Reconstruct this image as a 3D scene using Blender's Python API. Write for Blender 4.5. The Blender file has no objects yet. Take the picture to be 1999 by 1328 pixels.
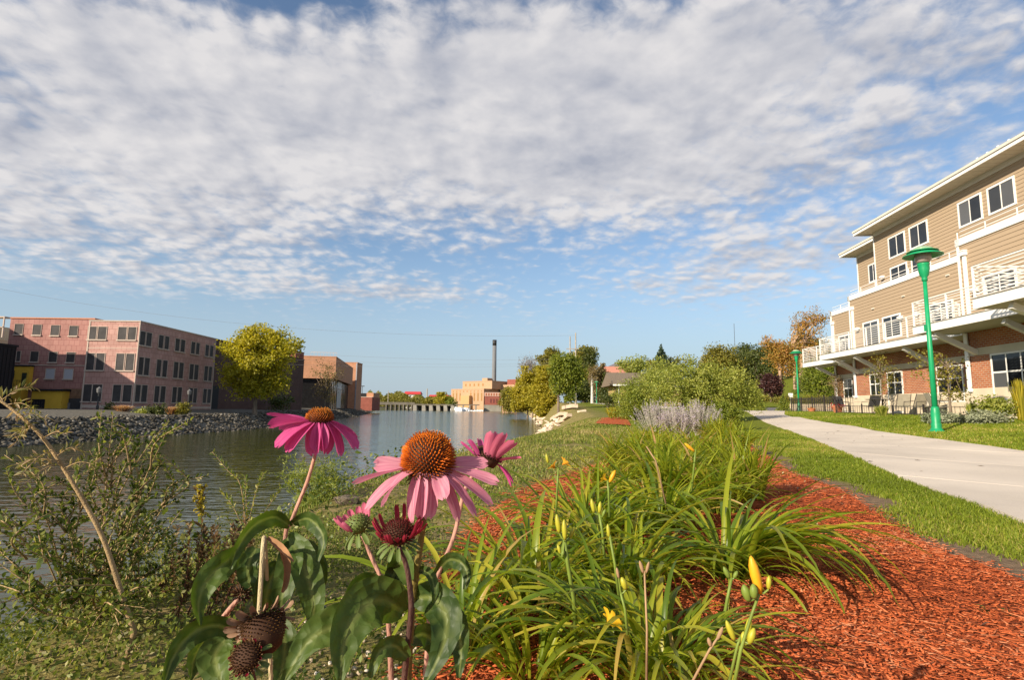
import bpy, bmesh, math, random
import numpy as np
from mathutils import Vector, Matrix, Euler
random.seed(7); RNG = np.random.default_rng(11)
S = bpy.context.scene
COL = S.collection
R = math.radians

# ------------------------------------------------------------------ camera, light, sky
EYE = 0.8
PITCH = math.atan(133 / 1083.0); ROLL = 0.012
cam_data = bpy.data.cameras.new('camera')
cam_data.sensor_width = 36.0; cam_data.lens = 36.0 * 1083.0 / 1999.0
cam_data.clip_start = 0.02; cam_data.clip_end = 12000
cam = bpy.data.objects.new('camera', cam_data); COL.objects.link(cam)
fwd = Vector((0, math.cos(PITCH), math.sin(PITCH)))
cam.matrix_world = (Matrix.Translation((0, 0, EYE)) @ Matrix.Rotation(R(90) + PITCH, 4, 'X')
                    @ Matrix.Rotation(ROLL, 4, 'Z'))
S.camera = cam
S.render.resolution_x = 1024; S.render.resolution_y = 681
S.view_settings.view_transform = 'Standard'; S.view_settings.look = 'None'
S.view_settings.gamma = 1.0; S.view_settings.use_curve_mapping = False
S.view_settings.exposure = 0.6
S.render.engine = 'CYCLES'
S.cycles.max_bounces = 6; S.cycles.diffuse_bounces = 2; S.cycles.glossy_bounces = 3
S.cycles.transmission_bounces = 4; S.cycles.transparent_max_bounces = 6
S.cycles.use_denoising = True
SUN_EL = R(24.5); SUN_TRAVEL = (0.75, 0.66)
sun_dir = Vector((-SUN_TRAVEL[0], -SUN_TRAVEL[1], 0)).normalized() * math.cos(SUN_EL) + Vector((0, 0, math.sin(SUN_EL)))
sd = bpy.data.lights.new('sun', 'SUN'); sd.energy = 5.0; sd.angle = R(0.5); sd.color = (1.0, 0.87, 0.69)
sun = bpy.data.objects.new('sun', sd); COL.objects.link(sun)
sun.rotation_euler = sun_dir.to_track_quat('Z', 'Y').to_euler(); sun.location = (-20, -20, 30)

W = bpy.data.worlds.new('World'); S.world = W; W.use_nodes = True
def build_sky():
    nt = W.node_tree; N = nt.nodes; L = nt.links; N.clear()
    def nd(t, **k):
        n = N.new(t)
        for a, b in k.items(): setattr(n, a, b)
        return n
    def mth(op, a, b=None, clamp=False):
        n = nd('ShaderNodeMath', operation=op); n.use_clamp = clamp
        for i, v in enumerate((a, b)):
            if v is None: continue
            if isinstance(v, (int, float)): n.inputs[i].default_value = v
            else: L.new(v, n.inputs[i])
        return n.outputs[0]
    def smooth(v, a, b, lo=0.0, hi=1.0):
        n = nd('ShaderNodeMapRange', interpolation_type='SMOOTHSTEP'); L.new(v, n.inputs[0])
        n.inputs[1].default_value = a; n.inputs[2].default_value = b; n.inputs[3].default_value = lo; n.inputs[4].default_value = hi
        return n.outputs[0]
    out = nd('ShaderNodeOutputWorld'); bg = nd('ShaderNodeBackground'); L.new(bg.outputs[0], out.inputs[0])
    STR = 0.10; bg.inputs[1].default_value = STR
    sky = nd('ShaderNodeTexSky', sky_type='NISHITA'); sky.sun_disc = False
    sky.sun_elevation = SUN_EL; sky.sun_rotation = math.atan2(sun_dir.x, sun_dir.y)
    sky.air_density = 1.0; sky.dust_density = 0.6; sky.ozone_density = 2.0
    tc = nd('ShaderNodeTexCoord'); sep = nd('ShaderNodeSeparateXYZ'); L.new(tc.outputs['Generated'], sep.inputs[0])
    z = mth('MAXIMUM', sep.outputs[2], 0.03)
    px = mth('DIVIDE', sep.outputs[0], z); py = mth('DIVIDE', sep.outputs[1], z)
    comb = nd('ShaderNodeCombineXYZ'); L.new(px, comb.inputs[0]); L.new(py, comb.inputs[1])
    # the layer bulges like the real sky: less squeezed towards the horizon than a flat sheet
    zc = mth('ADD', z, 0.16); comb2 = nd('ShaderNodeCombineXYZ'); L.new(mth('DIVIDE', sep.outputs[0], zc), comb2.inputs[0]); L.new(mth('DIVIDE', sep.outputs[1], zc), comb2.inputs[1])
    P = comb2.outputs[0]
    def noise(scale, detail=5, rough=0.55, off=(0, 0, 0), dist=0.0, scl=(1, 1, 1), rot=0.0):
        m = nd('ShaderNodeMapping'); L.new(P, m.inputs[0]); m.inputs[1].default_value = off
        m.inputs[2].default_value = (0, 0, rot); m.inputs[3].default_value = scl
        n = nd('ShaderNodeTexNoise', noise_dimensions='2D'); L.new(m.outputs[0], n.inputs[0]); n.inputs['Scale'].default_value = scale
        n.inputs['Detail'].default_value = detail; n.inputs['Roughness'].default_value = rough; n.inputs['Distortion'].default_value = dist
        return n.outputs[0]
    # large-scale cloud cover: blobs on the cloud layer (x, y, radius x, radius y, weight)
    cover = None
    for (cx, cy, rx, ry, w) in SKY_BLOBS:
        a = mth('DIVIDE', mth('SUBTRACT', px, cx), rx); b = mth('DIVIDE', mth('SUBTRACT', py, cy), ry)
        r2 = mth('ADD', mth('MULTIPLY', a, a), mth('MULTIPLY', b, b))
        g = mth('MULTIPLY', mth('EXPONENT', mth('MULTIPLY', r2, -1.0)), w)
        cover = g if cover is None else mth('ADD', cover, g)
    big = noise(1.5, 4, 0.5, (3.1, 1.7, 0))
    mid = noise(4.0, 4, 0.5, (7.3, 2.2, 0), 0.3, (1.0, 1.0, 1))
    def puffy(scale, off):
        m = nd('ShaderNodeMapping'); L.new(P, m.inputs[0]); m.inputs[1].default_value = off
        wn = nd('ShaderNodeTexNoise', noise_dimensions='2D'); L.new(m.outputs[0], wn.inputs[0]); wn.inputs['Scale'].default_value = scale * 0.8; wn.inputs['Detail'].default_value = 2
        va = nd('ShaderNodeVectorMath', operation='SCALE'); L.new(wn.outputs[1], va.inputs[0]); va.inputs[3].default_value = 1.3 / scale
        vb = nd('ShaderNodeVectorMath', operation='ADD'); L.new(m.outputs[0], vb.inputs[0]); L.new(va.outputs[0], vb.inputs[1])
        vo = nd('ShaderNodeTexVoronoi', feature='SMOOTH_F1', voronoi_dimensions='2D'); L.new(vb.outputs[0], vo.inputs[0]); vo.inputs['Scale'].default_value = scale; vo.inputs['Smoothness'].default_value = 0.6
        f = noise(scale * 1.2, 5, 0.6, off, 0.3)
        return mth('ADD', mth('MULTIPLY', mth('SUBTRACT', 0.92, vo.outputs['Distance']), 0.55), mth('MULTIPLY', f, 0.5))
    cells = puffy(12.5, (1.3, 9.2, 0))
    puffs = noise(26.0, 4, 0.6, (4.3, 5.2, 0), 0.4)
    v = mth('ADD', cover, mth('MULTIPLY', mth('SUBTRACT', big, 0.5), 0.7))
    v = mth('ADD', v, mth('MULTIPLY', mth('SUBTRACT', mid, 0.5), 0.8))
    cw = smooth(cover, 0.55, 1.05, 1.25, 0.6)
    v = mth('ADD', v, mth('MULTIPLY', mth('SUBTRACT', cells, 0.5), cw))
    v = mth('ADD', v, mth('MULTIPLY', mth('SUBTRACT', puffs, 0.5), 0.55))
    dens = mth('MULTIPLY', smooth(v, 0.02, 0.95), 0.96)
    # brightness: billows lit from one side, thicker middles greyer
    cells2 = puffy(12.5, (1.3 - 0.02, 9.2 - 0.032, 0))
    mid2 = noise(4.0, 4, 0.5, (7.3 - 0.08, 2.2 - 0.10, 0), 0.3, (1.0, 1.0, 1))
    relief = mth('ADD', mth('MULTIPLY', mth('SUBTRACT', cells, cells2), mth('MULTIPLY', cw, 1.0)), mth('MULTIPLY', mth('SUBTRACT', mid, mid2), 1.3))
    grey = noise(1.7, 4, 0.5, (5.5, 8.1, 0), 0.2, (0.7, 1.4, 1))
    sh = mth('ADD', mth('ADD', relief, 0.80), mth('MULTIPLY', smooth(grey, 0.36, 0.68), -0.28))
    sh = mth('SUBTRACT', sh, mth('MULTIPLY', smooth(v, 0.75, 1.6), 0.22), True)
    cr = nd('ShaderNodeValToRGB'); L.new(sh, cr.inputs[0])
    e = cr.color_ramp.elements; k = 1.0 / STR / 9
    e[0].position = 0.0; e[0].color = (0.275 * k, 0.29 * k, 0.34 * k, 1); e[1].position = 1.0; e[1].color = (0.52 * k, 0.505 * k, 0.505 * k, 1)
    sc = nd('ShaderNodeVectorMath', operation='SCALE'); L.new(cr.outputs[0], sc.inputs[0]); sc.inputs[3].default_value = 9.0
    # haze band close to the horizon takes the cloud edge down softly
    low = smooth(sep.outputs[2], 0.11, 0.21)
    dens = mth('MULTIPLY', dens, low)
    mix = nd('ShaderNodeMixRGB'); L.new(dens, mix.inputs[0])
    gain = nd('ShaderNodeMixRGB', blend_type='MULTIPLY'); gain.inputs[0].default_value = 1.0
    L.new(sky.outputs[0], gain.inputs[1]); gain.inputs[2].default_value = SKY_GAIN
    air = nd('ShaderNodeMixRGB'); L.new(smooth(sep.outputs[2], 0.0, 0.30, 0.85, 0.0), air.inputs[0]); L.new(gain.outputs[0], air.inputs[1])
    air.inputs[2].default_value = (0.27 / STR, 0.345 / STR, 0.42 / STR, 1)
    L.new(air.outputs[0], mix.inputs[1]); L.new(sc.outputs[0], mix.inputs[2])
    L.new(mix.outputs[0], bg.inputs[0])
SKY_GAIN = (1.0, 1.0, 1.0, 1)
SKY_BLOBS = [(-1.3, 2.0, 2.1, 0.85, 0.80), (0.55, 2.1, 1.05, 0.75, 0.72), (-2.6, 3.1, 2.0, 0.8, 0.62), (-2.6, 4.5, 1.9, 0.75, 0.55), (-1.0, 4.9, 0.6, 0.4, 0.42),
             (-0.1, 4.0, 0.8, 0.45, -0.3), (1.6, 4.2, 1.0, 0.9, 0.52), (1.9, 3.3, 0.9, 0.6, 0.42), (1.5, 1.75, 0.45, 0.45, -0.05), (-0.55, 1.22, 0.26, 0.10, -0.6),
             (0.15, 1.2, 0.4, 0.07, -0.3), (0.75, 1.4, 0.45, 0.25, 0.36), (-1.15, 1.35, 0.35, 0.3, 0.3), (-0.1, 1.5, 0.7, 0.2, 0.3), (0, -2, 4, 2.5, 0.5)]
build_sky()

# ------------------------------------------------------------------ pixels of the photograph -> points (for measuring only)
def ray(px, py):
    x = px - 999.5; y = -(py - 664.0)
    c, s = math.cos(ROLL), math.sin(ROLL)
    x, y = x * c - y * s, x * s + y * c
    d = (x / 1083.0, 1.0, y / 1083.0); cp, sp = math.cos(PITCH), math.sin(PITCH)
    return Vector((d[0], d[1] * cp - d[2] * sp, d[1] * sp + d[2] * cp))
def atY(px, py, Y):
    d = ray(px, py); return Vector((0, 0, EYE)) + d * (Y / d.y)
def atX(px, py, X):
    d = ray(px, py); return Vector((0, 0, EYE)) + d * (X / d.x)

# ------------------------------------------------------------------ helpers
def link(o):
    COL.objects.link(o); return o
def tag(o, label=None, cat=None, group=None, kind=None):
    if label: o['label'] = label
    if cat: o['category'] = cat
    if group: o['group'] = group
    if kind: o['kind'] = kind
    return o
def thing(name, label, cat, loc=(0, 0, 0), rz=0.0, group=None):
    o = link(bpy.data.objects.new(name, None)); o.location = loc; o.rotation_euler = (0, 0, rz); o.empty_display_size = 0.2
    return tag(o, label, cat, group)
def dup(root, label, loc=None, rz=None, scale=None):
    r = root.copy(); link(r)
    if loc is not None: r.location = loc
    if rz is not None: r.rotation_euler = (0, 0, rz)
    if scale is not None: r.scale = scale
    if label: r['label'] = label
    for ch in list(root.children):
        c = ch.copy(); link(c); c.parent = r
        for g in list(ch.children):
            d = g.copy(); link(d); d.parent = c
    return r
class MB:
    def __init__(s): s.v = []; s.f = []
    def add(s, vs, fs):
        b = len(s.v); s.v += [tuple(p) for p in vs]; s.f += [tuple(i + b for i in f) for f in fs]; return s
    def box(s, x0, x1, y0, y1, z0, z1):
        if x0 > x1: x0, x1 = x1, x0
        if y0 > y1: y0, y1 = y1, y0
        if z0 > z1: z0, z1 = z1, z0
        return s.add([(x0, y0, z0), (x1, y0, z0), (x1, y1, z0), (x0, y1, z0), (x0, y0, z1), (x1, y0, z1), (x1, y1, z1), (x0, y1, z1)],
                     [(0, 3, 2, 1), (4, 5, 6, 7), (0, 1, 5, 4), (1, 2, 6, 5), (2, 3, 7, 6), (3, 0, 4, 7)])
    def hexa(s, p): # 8 points, bottom ring then top ring
        return s.add(p, [(0, 3, 2, 1), (4, 5, 6, 7), (0, 1, 5, 4), (1, 2, 6, 5), (2, 3, 7, 6), (3, 0, 4, 7)])
    def bar(s, a, b, w, h=None, up=(0, 0, 1)):
        a = Vector(a); b = Vector(b); d = (b - a).normalized(); h = h or w
        u = Vector(up)
        if abs(d.dot(u)) > 0.98: u = Vector((0, 1, 0))
        sx = d.cross(u).normalized() * (w / 2); sy = sx.normalized().cross(d).normalized() * (h / 2)
        return s.hexa([a - sx - sy, a + sx - sy, b + sx - sy, b - sx - sy, a - sx + sy, a + sx + sy, b + sx + sy, b - sx + sy])
    def prism(s, prof, ext, a0, a1):
        """profile of 2D points swept between a0 and a1; ext(p, a) gives the 3D point"""
        n = len(prof); vs = [ext(p, a0) for p in prof] + [ext(p, a1) for p in prof]
        fs = [tuple(range(n - 1, -1, -1)), tuple(range(n, 2 * n))] + [(i, (i + 1) % n, n + (i + 1) % n, n + i) for i in range(n)]
        return s.add(vs, fs)
    def tube(s, pts, rad, n=6, cap=True):
        pts = [Vector(p) for p in pts]; m = len(pts)
        if not hasattr(rad, '__len__'): rad = [rad] * m
        vs = []; u = None
        for i, p in enumerate(pts):
            d = (pts[min(i + 1, m - 1)] - pts[max(i - 1, 0)])
            d = d.normalized() if d.length > 1e-9 else Vector((0, 0, 1))
            if u is None:
                u = d.orthogonal().normalized()
            u = (u - d * u.dot(d)).normalized(); w = d.cross(u)
            for k in range(n):
                a = 2 * math.pi * k / n; vs.append(p + (u * math.cos(a) + w * math.sin(a)) * rad[i])
        fs = [(i * n + k, i * n + (k + 1) % n, (i + 1) * n + (k + 1) % n, (i + 1) * n + k) for i in range(m - 1) for k in range(n)]
        if cap: fs += [tuple(range(n - 1, -1, -1)), tuple((m - 1) * n + k for k in range(n))]
        return s.add(vs, fs)
    def lathe(s, prof, n=16, c=(0, 0, 0)):
        m = len(prof); vs = [(c[0] + r * math.cos(2 * math.pi * k / n), c[1] + r * math.sin(2 * math.pi * k / n), c[2] + z) for r, z in prof for k in range(n)]
        fs = [(i * n + k, i * n + (k + 1) % n, (i + 1) * n + (k + 1) % n, (i + 1) * n + k) for i in range(m - 1) for k in range(n)]
        fs += [tuple(range(n - 1, -1, -1)), tuple((m - 1) * n + k for k in range(n))]
        return s.add(vs, fs)
    def mesh(s, name, mat, smooth=False):
        me = bpy.data.meshes.new(name); me.from_pydata(s.v, [], s.f)
        if mat: me.materials.append(mat)
        if smooth: me.shade_smooth()
        me.update(); return me
    def build(s, name, mat, parent=None, loc=(0, 0, 0), smooth=False):
        o = link(bpy.data.objects.new(name, s.mesh(name, mat, smooth))); o.location = loc
        if parent: o.parent = parent
        return o
def bulk(name, V, F, mat, parent=None, attrs=None, smooth=False, link_it=True):
    """numpy arrays -> one mesh object; F is (M,3) or (M,4)"""
    me = bpy.data.meshes.new(name); V = np.ascontiguousarray(V, dtype=np.float32); F = np.ascontiguousarray(F, dtype=np.int32)
    k = F.shape[1]
    me.vertices.add(len(V)); me.vertices.foreach_set('co', V.ravel())
    me.loops.add(F.size); me.loops.foreach_set('vertex_index', F.ravel())
    me.polygons.add(len(F)); me.polygons.foreach_set('loop_start', np.arange(0, F.size, k, dtype=np.int32))
    for n, a in (attrs or {}).items():
        at = me.attributes.new(n, 'FLOAT', 'POINT'); at.data.foreach_set('value', np.ascontiguousarray(a, dtype=np.float32))
    me.materials.append(mat); me.update(calc_edges=True)
    if smooth: me.shade_smooth()
    o = bpy.data.objects.new(name, me)
    if link_it: link(o)
    if parent: o.parent = parent
    return o

# ------------------------------------------------------------------ materials
def nodes(m):
    m.use_nodes = True; nt = m.node_tree; return nt, nt.nodes, nt.links, nt.nodes['Principled BSDF']
MATS = {}
def mat(name, col, rough=0.7, spec=0.3, var=0.12, scale=6.0, bump=0.0, bscale=None, metal=0.0, stretch=(1, 1, 1), detail=4):
    """plain surface whose colour wanders by `var` with a noise, with fine relief"""
    if name in MATS: return MATS[name]
    m = bpy.data.materials.new(name); nt, N, L, b = nodes(m)
    b.inputs['Roughness'].default_value = rough; b.inputs['Specular IOR Level'].default_value = spec; b.inputs['Metallic'].default_value = metal
    tc = N.new('ShaderNodeTexCoord'); mp = N.new('ShaderNodeMapping'); L.new(tc.outputs['Object'], mp.inputs[0]); mp.inputs[3].default_value = stretch
    no = N.new('ShaderNodeTexNoise'); L.new(mp.outputs[0], no.inputs[0]); no.inputs['Scale'].default_value = scale; no.inputs['Detail'].default_value = detail
    cr = N.new('ShaderNodeValToRGB'); L.new(no.outputs[0], cr.inputs[0])
    cr.color_ramp.elements[0].position = 0.3; cr.color_ramp.elements[1].position = 0.7
    cr.color_ramp.elements[0].color = tuple(c * (1 - var) for c in col) + (1,); cr.color_ramp.elements[1].color = tuple(min(1, c * (1 + var)) for c in col) + (1,)
    L.new(cr.outputs[0], b.inputs['Base Color'])
    if bump:
        n2 = N.new('ShaderNodeTexNoise'); L.new(mp.outputs[0], n2.inputs[0]); n2.inputs['Scale'].default_value = bscale or scale * 5; n2.inputs['Detail'].default_value = 4
        bp = N.new('ShaderNodeBump'); bp.inputs['Strength'].default_value = bump; bp.inputs['Distance'].default_value = 0.02
        L.new(n2.outputs[0], bp.inputs['Height']); L.new(bp.outputs[0], b.inputs['Normal'])
    MATS[name] = m; return m
def leafmat(name, ramp, transl=0.35, rough=0.5, spec=0.35, src='attr'):
    """leaf: colour picked per leaf (attribute 'rnd' or the object's random), light shining through"""
    if name in MATS: return MATS[name]
    m = bpy.data.materials.new(name); nt, N, L, b = nodes(m)
    if src == 'attr':
        a = N.new('ShaderNodeAttribute'); a.attribute_name = 'rnd'; f = a.outputs['Fac']
    else:
        a = N.new('ShaderNodeObjectInfo'); f = a.outputs['Random']
    cr = N.new('ShaderNodeValToRGB'); L.new(f, cr.inputs[0]); el = cr.color_ramp.elements
    for i, (p, c) in enumerate(ramp):
        e = el[i] if i < 2 else el.new(p)
        e.position = p; e.color = tuple(c) + (1,)
    L.new(cr.outputs[0], b.inputs['Base Color']); b.inputs['Roughness'].default_value = rough; b.inputs['Specular IOR Level'].default_value = spec
    t = N.new('ShaderNodeBsdfTranslucent'); 
    br = N.new('ShaderNodeMixRGB'); br.blend_type = 'MULTIPLY'; br.inputs[0].default_value = 1.0; L.new(cr.outputs[0], br.inputs[1]); br.inputs[2].default_value = (1.5, 1.5, 0.8, 1)
    L.new(br.outputs[0], t.inputs[0])
    mx = N.new('ShaderNodeMixShader'); mx.inputs[0].default_value = transl
    L.new(b.outputs[0], mx.inputs[1]); L.new(t.outputs[0], mx.inputs[2]); L.new(mx.outputs[0], N['Material Output'].inputs[0])
    MATS[name] = m; return m
def brickmat(name, c1, c2, mortar, bw=0.22, bh=0.075, ms=0.012, rough=0.85, axes='yz', var=0.25, bump=0.4):
    m = bpy.data.materials.new(name); nt, N, L, b = nodes(m); b.inputs['Roughness'].default_value = rough; b.inputs['Specular IOR Level'].default_value = 0.2
    tc = N.new('ShaderNodeTexCoord'); sp = N.new('ShaderNodeSeparateXYZ'); L.new(tc.outputs['Object'], sp.inputs[0])
    ad = N.new('ShaderNodeMath'); ad.operation = 'ADD'; L.new(sp.outputs[0], ad.inputs[0]); L.new(sp.outputs[1], ad.inputs[1])
    cb = N.new('ShaderNodeCombineXYZ'); L.new(ad.outputs[0], cb.inputs[0]); L.new(sp.outputs[2], cb.inputs[1])
    bt = N.new('ShaderNodeTexBrick'); L.new(cb.outputs[0], bt.inputs[0]); bt.inputs['Scale'].default_value = 1.0
    bt.inputs['Brick Width'].default_value = bw; bt.inputs['Row Height'].default_value = bh; bt.inputs['Mortar Size'].default_value = ms
    bt.inputs['Color1'].default_value = tuple(c1) + (1,); bt.inputs['Color2'].default_value = tuple(c2) + (1,); bt.inputs['Mortar'].default_value = tuple(mortar) + (1,)
    bt.inputs['Bias'].default_value = 0.0
    no = N.new('ShaderNodeTexNoise'); L.new(cb.outputs[0], no.inputs[0]); no.inputs['Scale'].default_value = 0.7; no.inputs['Detail'].default_value = 6
    cr = N.new('ShaderNodeValToRGB'); L.new(no.outputs[0], cr.inputs[0]); cr.color_ramp.elements[0].position = 0.3; cr.color_ramp.elements[1].position = 0.7
    cr.color_ramp.elements[0].color = (1 - var,) * 3 + (1,); cr.color_ramp.elements[1].color = (1.0 + var * 0.4,) * 3 + (1,)
    mu = N.new('ShaderNodeMixRGB'); mu.blend_type = 'MULTIPLY'; mu.inputs[0].default_value = 1; L.new(bt.outputs[0], mu.inputs[1]); L.new(cr.outputs[0], mu.inputs[2])
    L.new(mu.outputs[0], b.inputs['Base Color'])
    bp = N.new('ShaderNodeBump'); bp.inputs['Strength'].default_value = bump; bp.inputs['Distance'].default_value = 0.01; bp.invert = True
    L.new(bt.outputs['Fac'], bp.inputs['Height']); L.new(bp.outputs[0], b.inputs['Normal'])
    return m
def glassmat(name, col=(0.015, 0.018, 0.022), rough=0.04, wav=0.05, blind=0.0):
    m = bpy.data.materials.new(name); nt, N, L, b = nodes(m)
    tc = N.new('ShaderNodeTexCoord'); no = N.new('ShaderNodeTexNoise'); L.new(tc.outputs['Object'], no.inputs[0]); no.inputs['Scale'].default_value = 1.3
    cr = N.new('ShaderNodeValToRGB'); L.new(no.outputs[0], cr.inputs[0]); cr.color_ramp.elements[0].color = tuple(c * 0.5 for c in col) + (1,); cr.color_ramp.elements[1].color = tuple(c * 1.6 for c in col) + (1,)
    oi = N.new('ShaderNodeObjectInfo'); st = N.new('ShaderNodeValToRGB'); L.new(oi.outputs['Random'], st.inputs[0]); st.color_ramp.elements[0].position = 0.55; st.color_ramp.elements[1].position = 1.0; st.color_ramp.elements[0].color = (0, 0, 0, 1); st.color_ramp.elements[1].color = (0.10, 0.10, 0.10, 1)
    sm = N.new('ShaderNodeMixRGB'); sm.blend_type = 'ADD'; sm.inputs[0].default_value = blind; L.new(cr.outputs[0], sm.inputs[1]); L.new(st.outputs[0], sm.inputs[2])
    L.new(sm.outputs[0], b.inputs['Base Color']); b.inputs['Roughness'].default_value = rough; b.inputs['Specular IOR Level'].default_value = 0.55
    bp = N.new('ShaderNodeBump'); bp.inputs['Strength'].default_value = wav; bp.inputs['Distance'].default_value = 0.05; L.new(no.outputs[0], bp.inputs['Height']); L.new(bp.outputs[0], b.inputs['Normal'])
    return m
M_WHITE = mat('white_paint', (0.78, 0.76, 0.72), 0.5, 0.35, 0.04, 2.0)
M_CONC = mat('concrete', (0.42, 0.39, 0.34), 0.9, 0.2, 0.14, 1.5, 0.25, 30)
M_GLASS = glassmat('window_glass', blind=0.8)
M_DARKMETAL = mat('dark_metal', (0.03, 0.03, 0.032), 0.5, 0.4, 0.1)

# ------------------------------------------------------------------ the lie of the land
WATER_Z = -2.0
RB = np.array([(-9, -60), (-4.6, -10), (-4.3, 0), (-4.2, 10), (-3.6, 19), (-1.5, 30), (0.7, 40), (2.5, 56), (3.7, 70), (4.4, 84), (6.0, 140), (7.0, 250), (8, 415), (30, 480), (60, 700), (80, 3000)], float)
LB = np.array([(-36, -60), (-33, 0), (-31.4, 34), (-30.5, 44), (-29.5, 63), (-33, 92), (-40, 140), (-59, 237), (-106, 440), (-140, 700), (-160, 3000)], float)
def ss(x): x = np.clip(x, 0, 1); return x * x * (3 - 2 * x)
def vnoise(x, y, s, seed=0):
    """cheap smooth value noise"""
    x = np.asarray(x, float) / s + seed * 17.3; y = np.asarray(y, float) / s + seed * 9.1
    xi = np.floor(x); yi = np.floor(y); fx = ss(x - xi); fy = ss(y - yi)
    def h(a, b): return np.mod(np.sin(a * 127.1 + b * 311.7 + seed) * 43758.5453, 1.0)
    return (h(xi, yi) * (1 - fx) + h(xi + 1, yi) * fx) * (1 - fy) + (h(xi, yi + 1) * (1 - fx) + h(xi + 1, yi + 1) * fx) * fy - 0.5
def inland(x, y):
    x = np.asarray(x, float); y = np.asarray(y, float); yp = np.maximum(y, 0)
    h = 0.009 * np.minimum(yp, 200) * np.clip(0.25 + 0.75 * ss((x + 1) / 8) + ss((y - 45) / 20), 0, 1) + (0.45 - 0.15 * ss((y - 34) / 20)) * ss((x - 0.07 * y - 5.5) / 9.5)
    h = h + 1.0 * ss((y - 55) / 60)
    h = h + 6.5 * ss((x - 8 - 0.12 * yp) / 45) * ss((y - 58) / 55)
    h = h + 0.05 * vnoise(x, y, 2.2, 1) * ss((np.hypot(x, y) - 1) / 4) + 0.025 * vnoise(x, y, 0.6, 2)
    return h
def H(x, y):
    x = np.asarray(x, float); y = np.asarray(y, float)
    xr = np.interp(y, RB[:, 1], RB[:, 0]); xl = np.interp(y, LB[:, 1], LB[:, 0])
    d = x - xr; c = np.interp(y, [-10, 3, 5.5, 8, 15, 22, 30, 50, 60, 80, 150, 400], [3.2, 2.7, 2.7, 3.2, 4.5, 6.0, 5.6, 5.0, 4.2, 4.0, 4.0, 5.0])
    hi = inland(x, y); t = np.clip(d / c, 0, 1)
    right = WATER_Z - 0.15 + (hi - WATER_Z + 0.15) * (0.45 * t + 0.55 * ss(t)) + 0.14 * vnoise(x, y, 1.1, 5) * np.sin(t * math.pi)
    e = xl - x
    left = np.where(e < 4, WATER_Z - 0.15 + 1.65 * np.clip(e / 4, 0, 1), -0.5 + 0.6 * np.clip((e - 4) / 8, 0, 1)) + 0.12 * vnoise(x, y, 1.6, 3) * (e < 6)
    left = left + 1.2 * ss((e - 40) / 60)
    far = 2.0 * ss((y - 470) / 120) 
    bed = WATER_Z - 0.15 - np.minimum(np.minimum(-d, -e) * 0.35, 1.2)
    return np.where(d > 0, right + far * (d > 0), np.where(e > 0, left + far, bed))
def Hz(x, y): return float(H(x, y))
def hit(px, py, tmax=300.0):
    """where the line of sight through a pixel meets the ground"""
    d = ray(px, py); o = Vector((0, 0, EYE)); t = 0.3; prev = t
    while t < tmax:
        p = o + d * t
        if p.z < Hz(p.x, p.y):
            a, b = prev, t
            for _ in range(24):
                m = (a + b) / 2; q = o + d * m
                if q.z < Hz(q.x, q.y): b = m
                else: a = m
            return o + d * b
        prev = t; t *= 1.012
    return o + d * tmax
def on_ground(px, Y):
    """point on the ground at distance Y below/above the pixel column px (row near the horizon)"""
    p = atY(px, 797 + (px - 999.5) * 0.012, Y); return Vector((p.x, p.y, Hz(p.x, p.y)))

def cat_(*a): return np.unique(np.concatenate(a))
gx = cat_(np.linspace(-3000, -160, 12), np.linspace(-160, -72, 14), np.linspace(-72, -26, 64), np.linspace(-26, -9, 9), np.linspace(-9, 26, 141), np.linspace(26, 75, 40), np.linspace(75, 200, 16), np.linspace(200, 3000, 10))
gy = cat_(np.linspace(-60, -3, 14), np.linspace(-3, 32, 150), np.linspace(32, 100, 90), np.linspace(100, 260, 60), np.linspace(260, 520, 40), np.linspace(520, 4500, 14))
GX, GY = np.meshgrid(gx, gy); GZ = H(GX, GY)
nx, ny = len(gx), len(gy)
idx = np.arange(nx * ny).reshape(ny, nx)
F = np.stack([idx[:-1, :-1], idx[:-1, 1:], idx[1:, 1:], idx[1:, :-1]], -1).reshape(-1, 4)
xrG = np.interp(GY, RB[:, 1], RB[:, 0]); xlG = np.interp(GY, LB[:, 1], LB[:, 0])
gravel = np.where(GX < xlG + 1, 1.0, 0.0) * (1 - ss((xlG - GX - 30) / 40) * 0.7)
bankd = (GX - xrG); dry = np.clip(1 - ss((bankd - 4.5) / 3.5), 0, 1) * (GX > xrG - 3)
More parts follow.
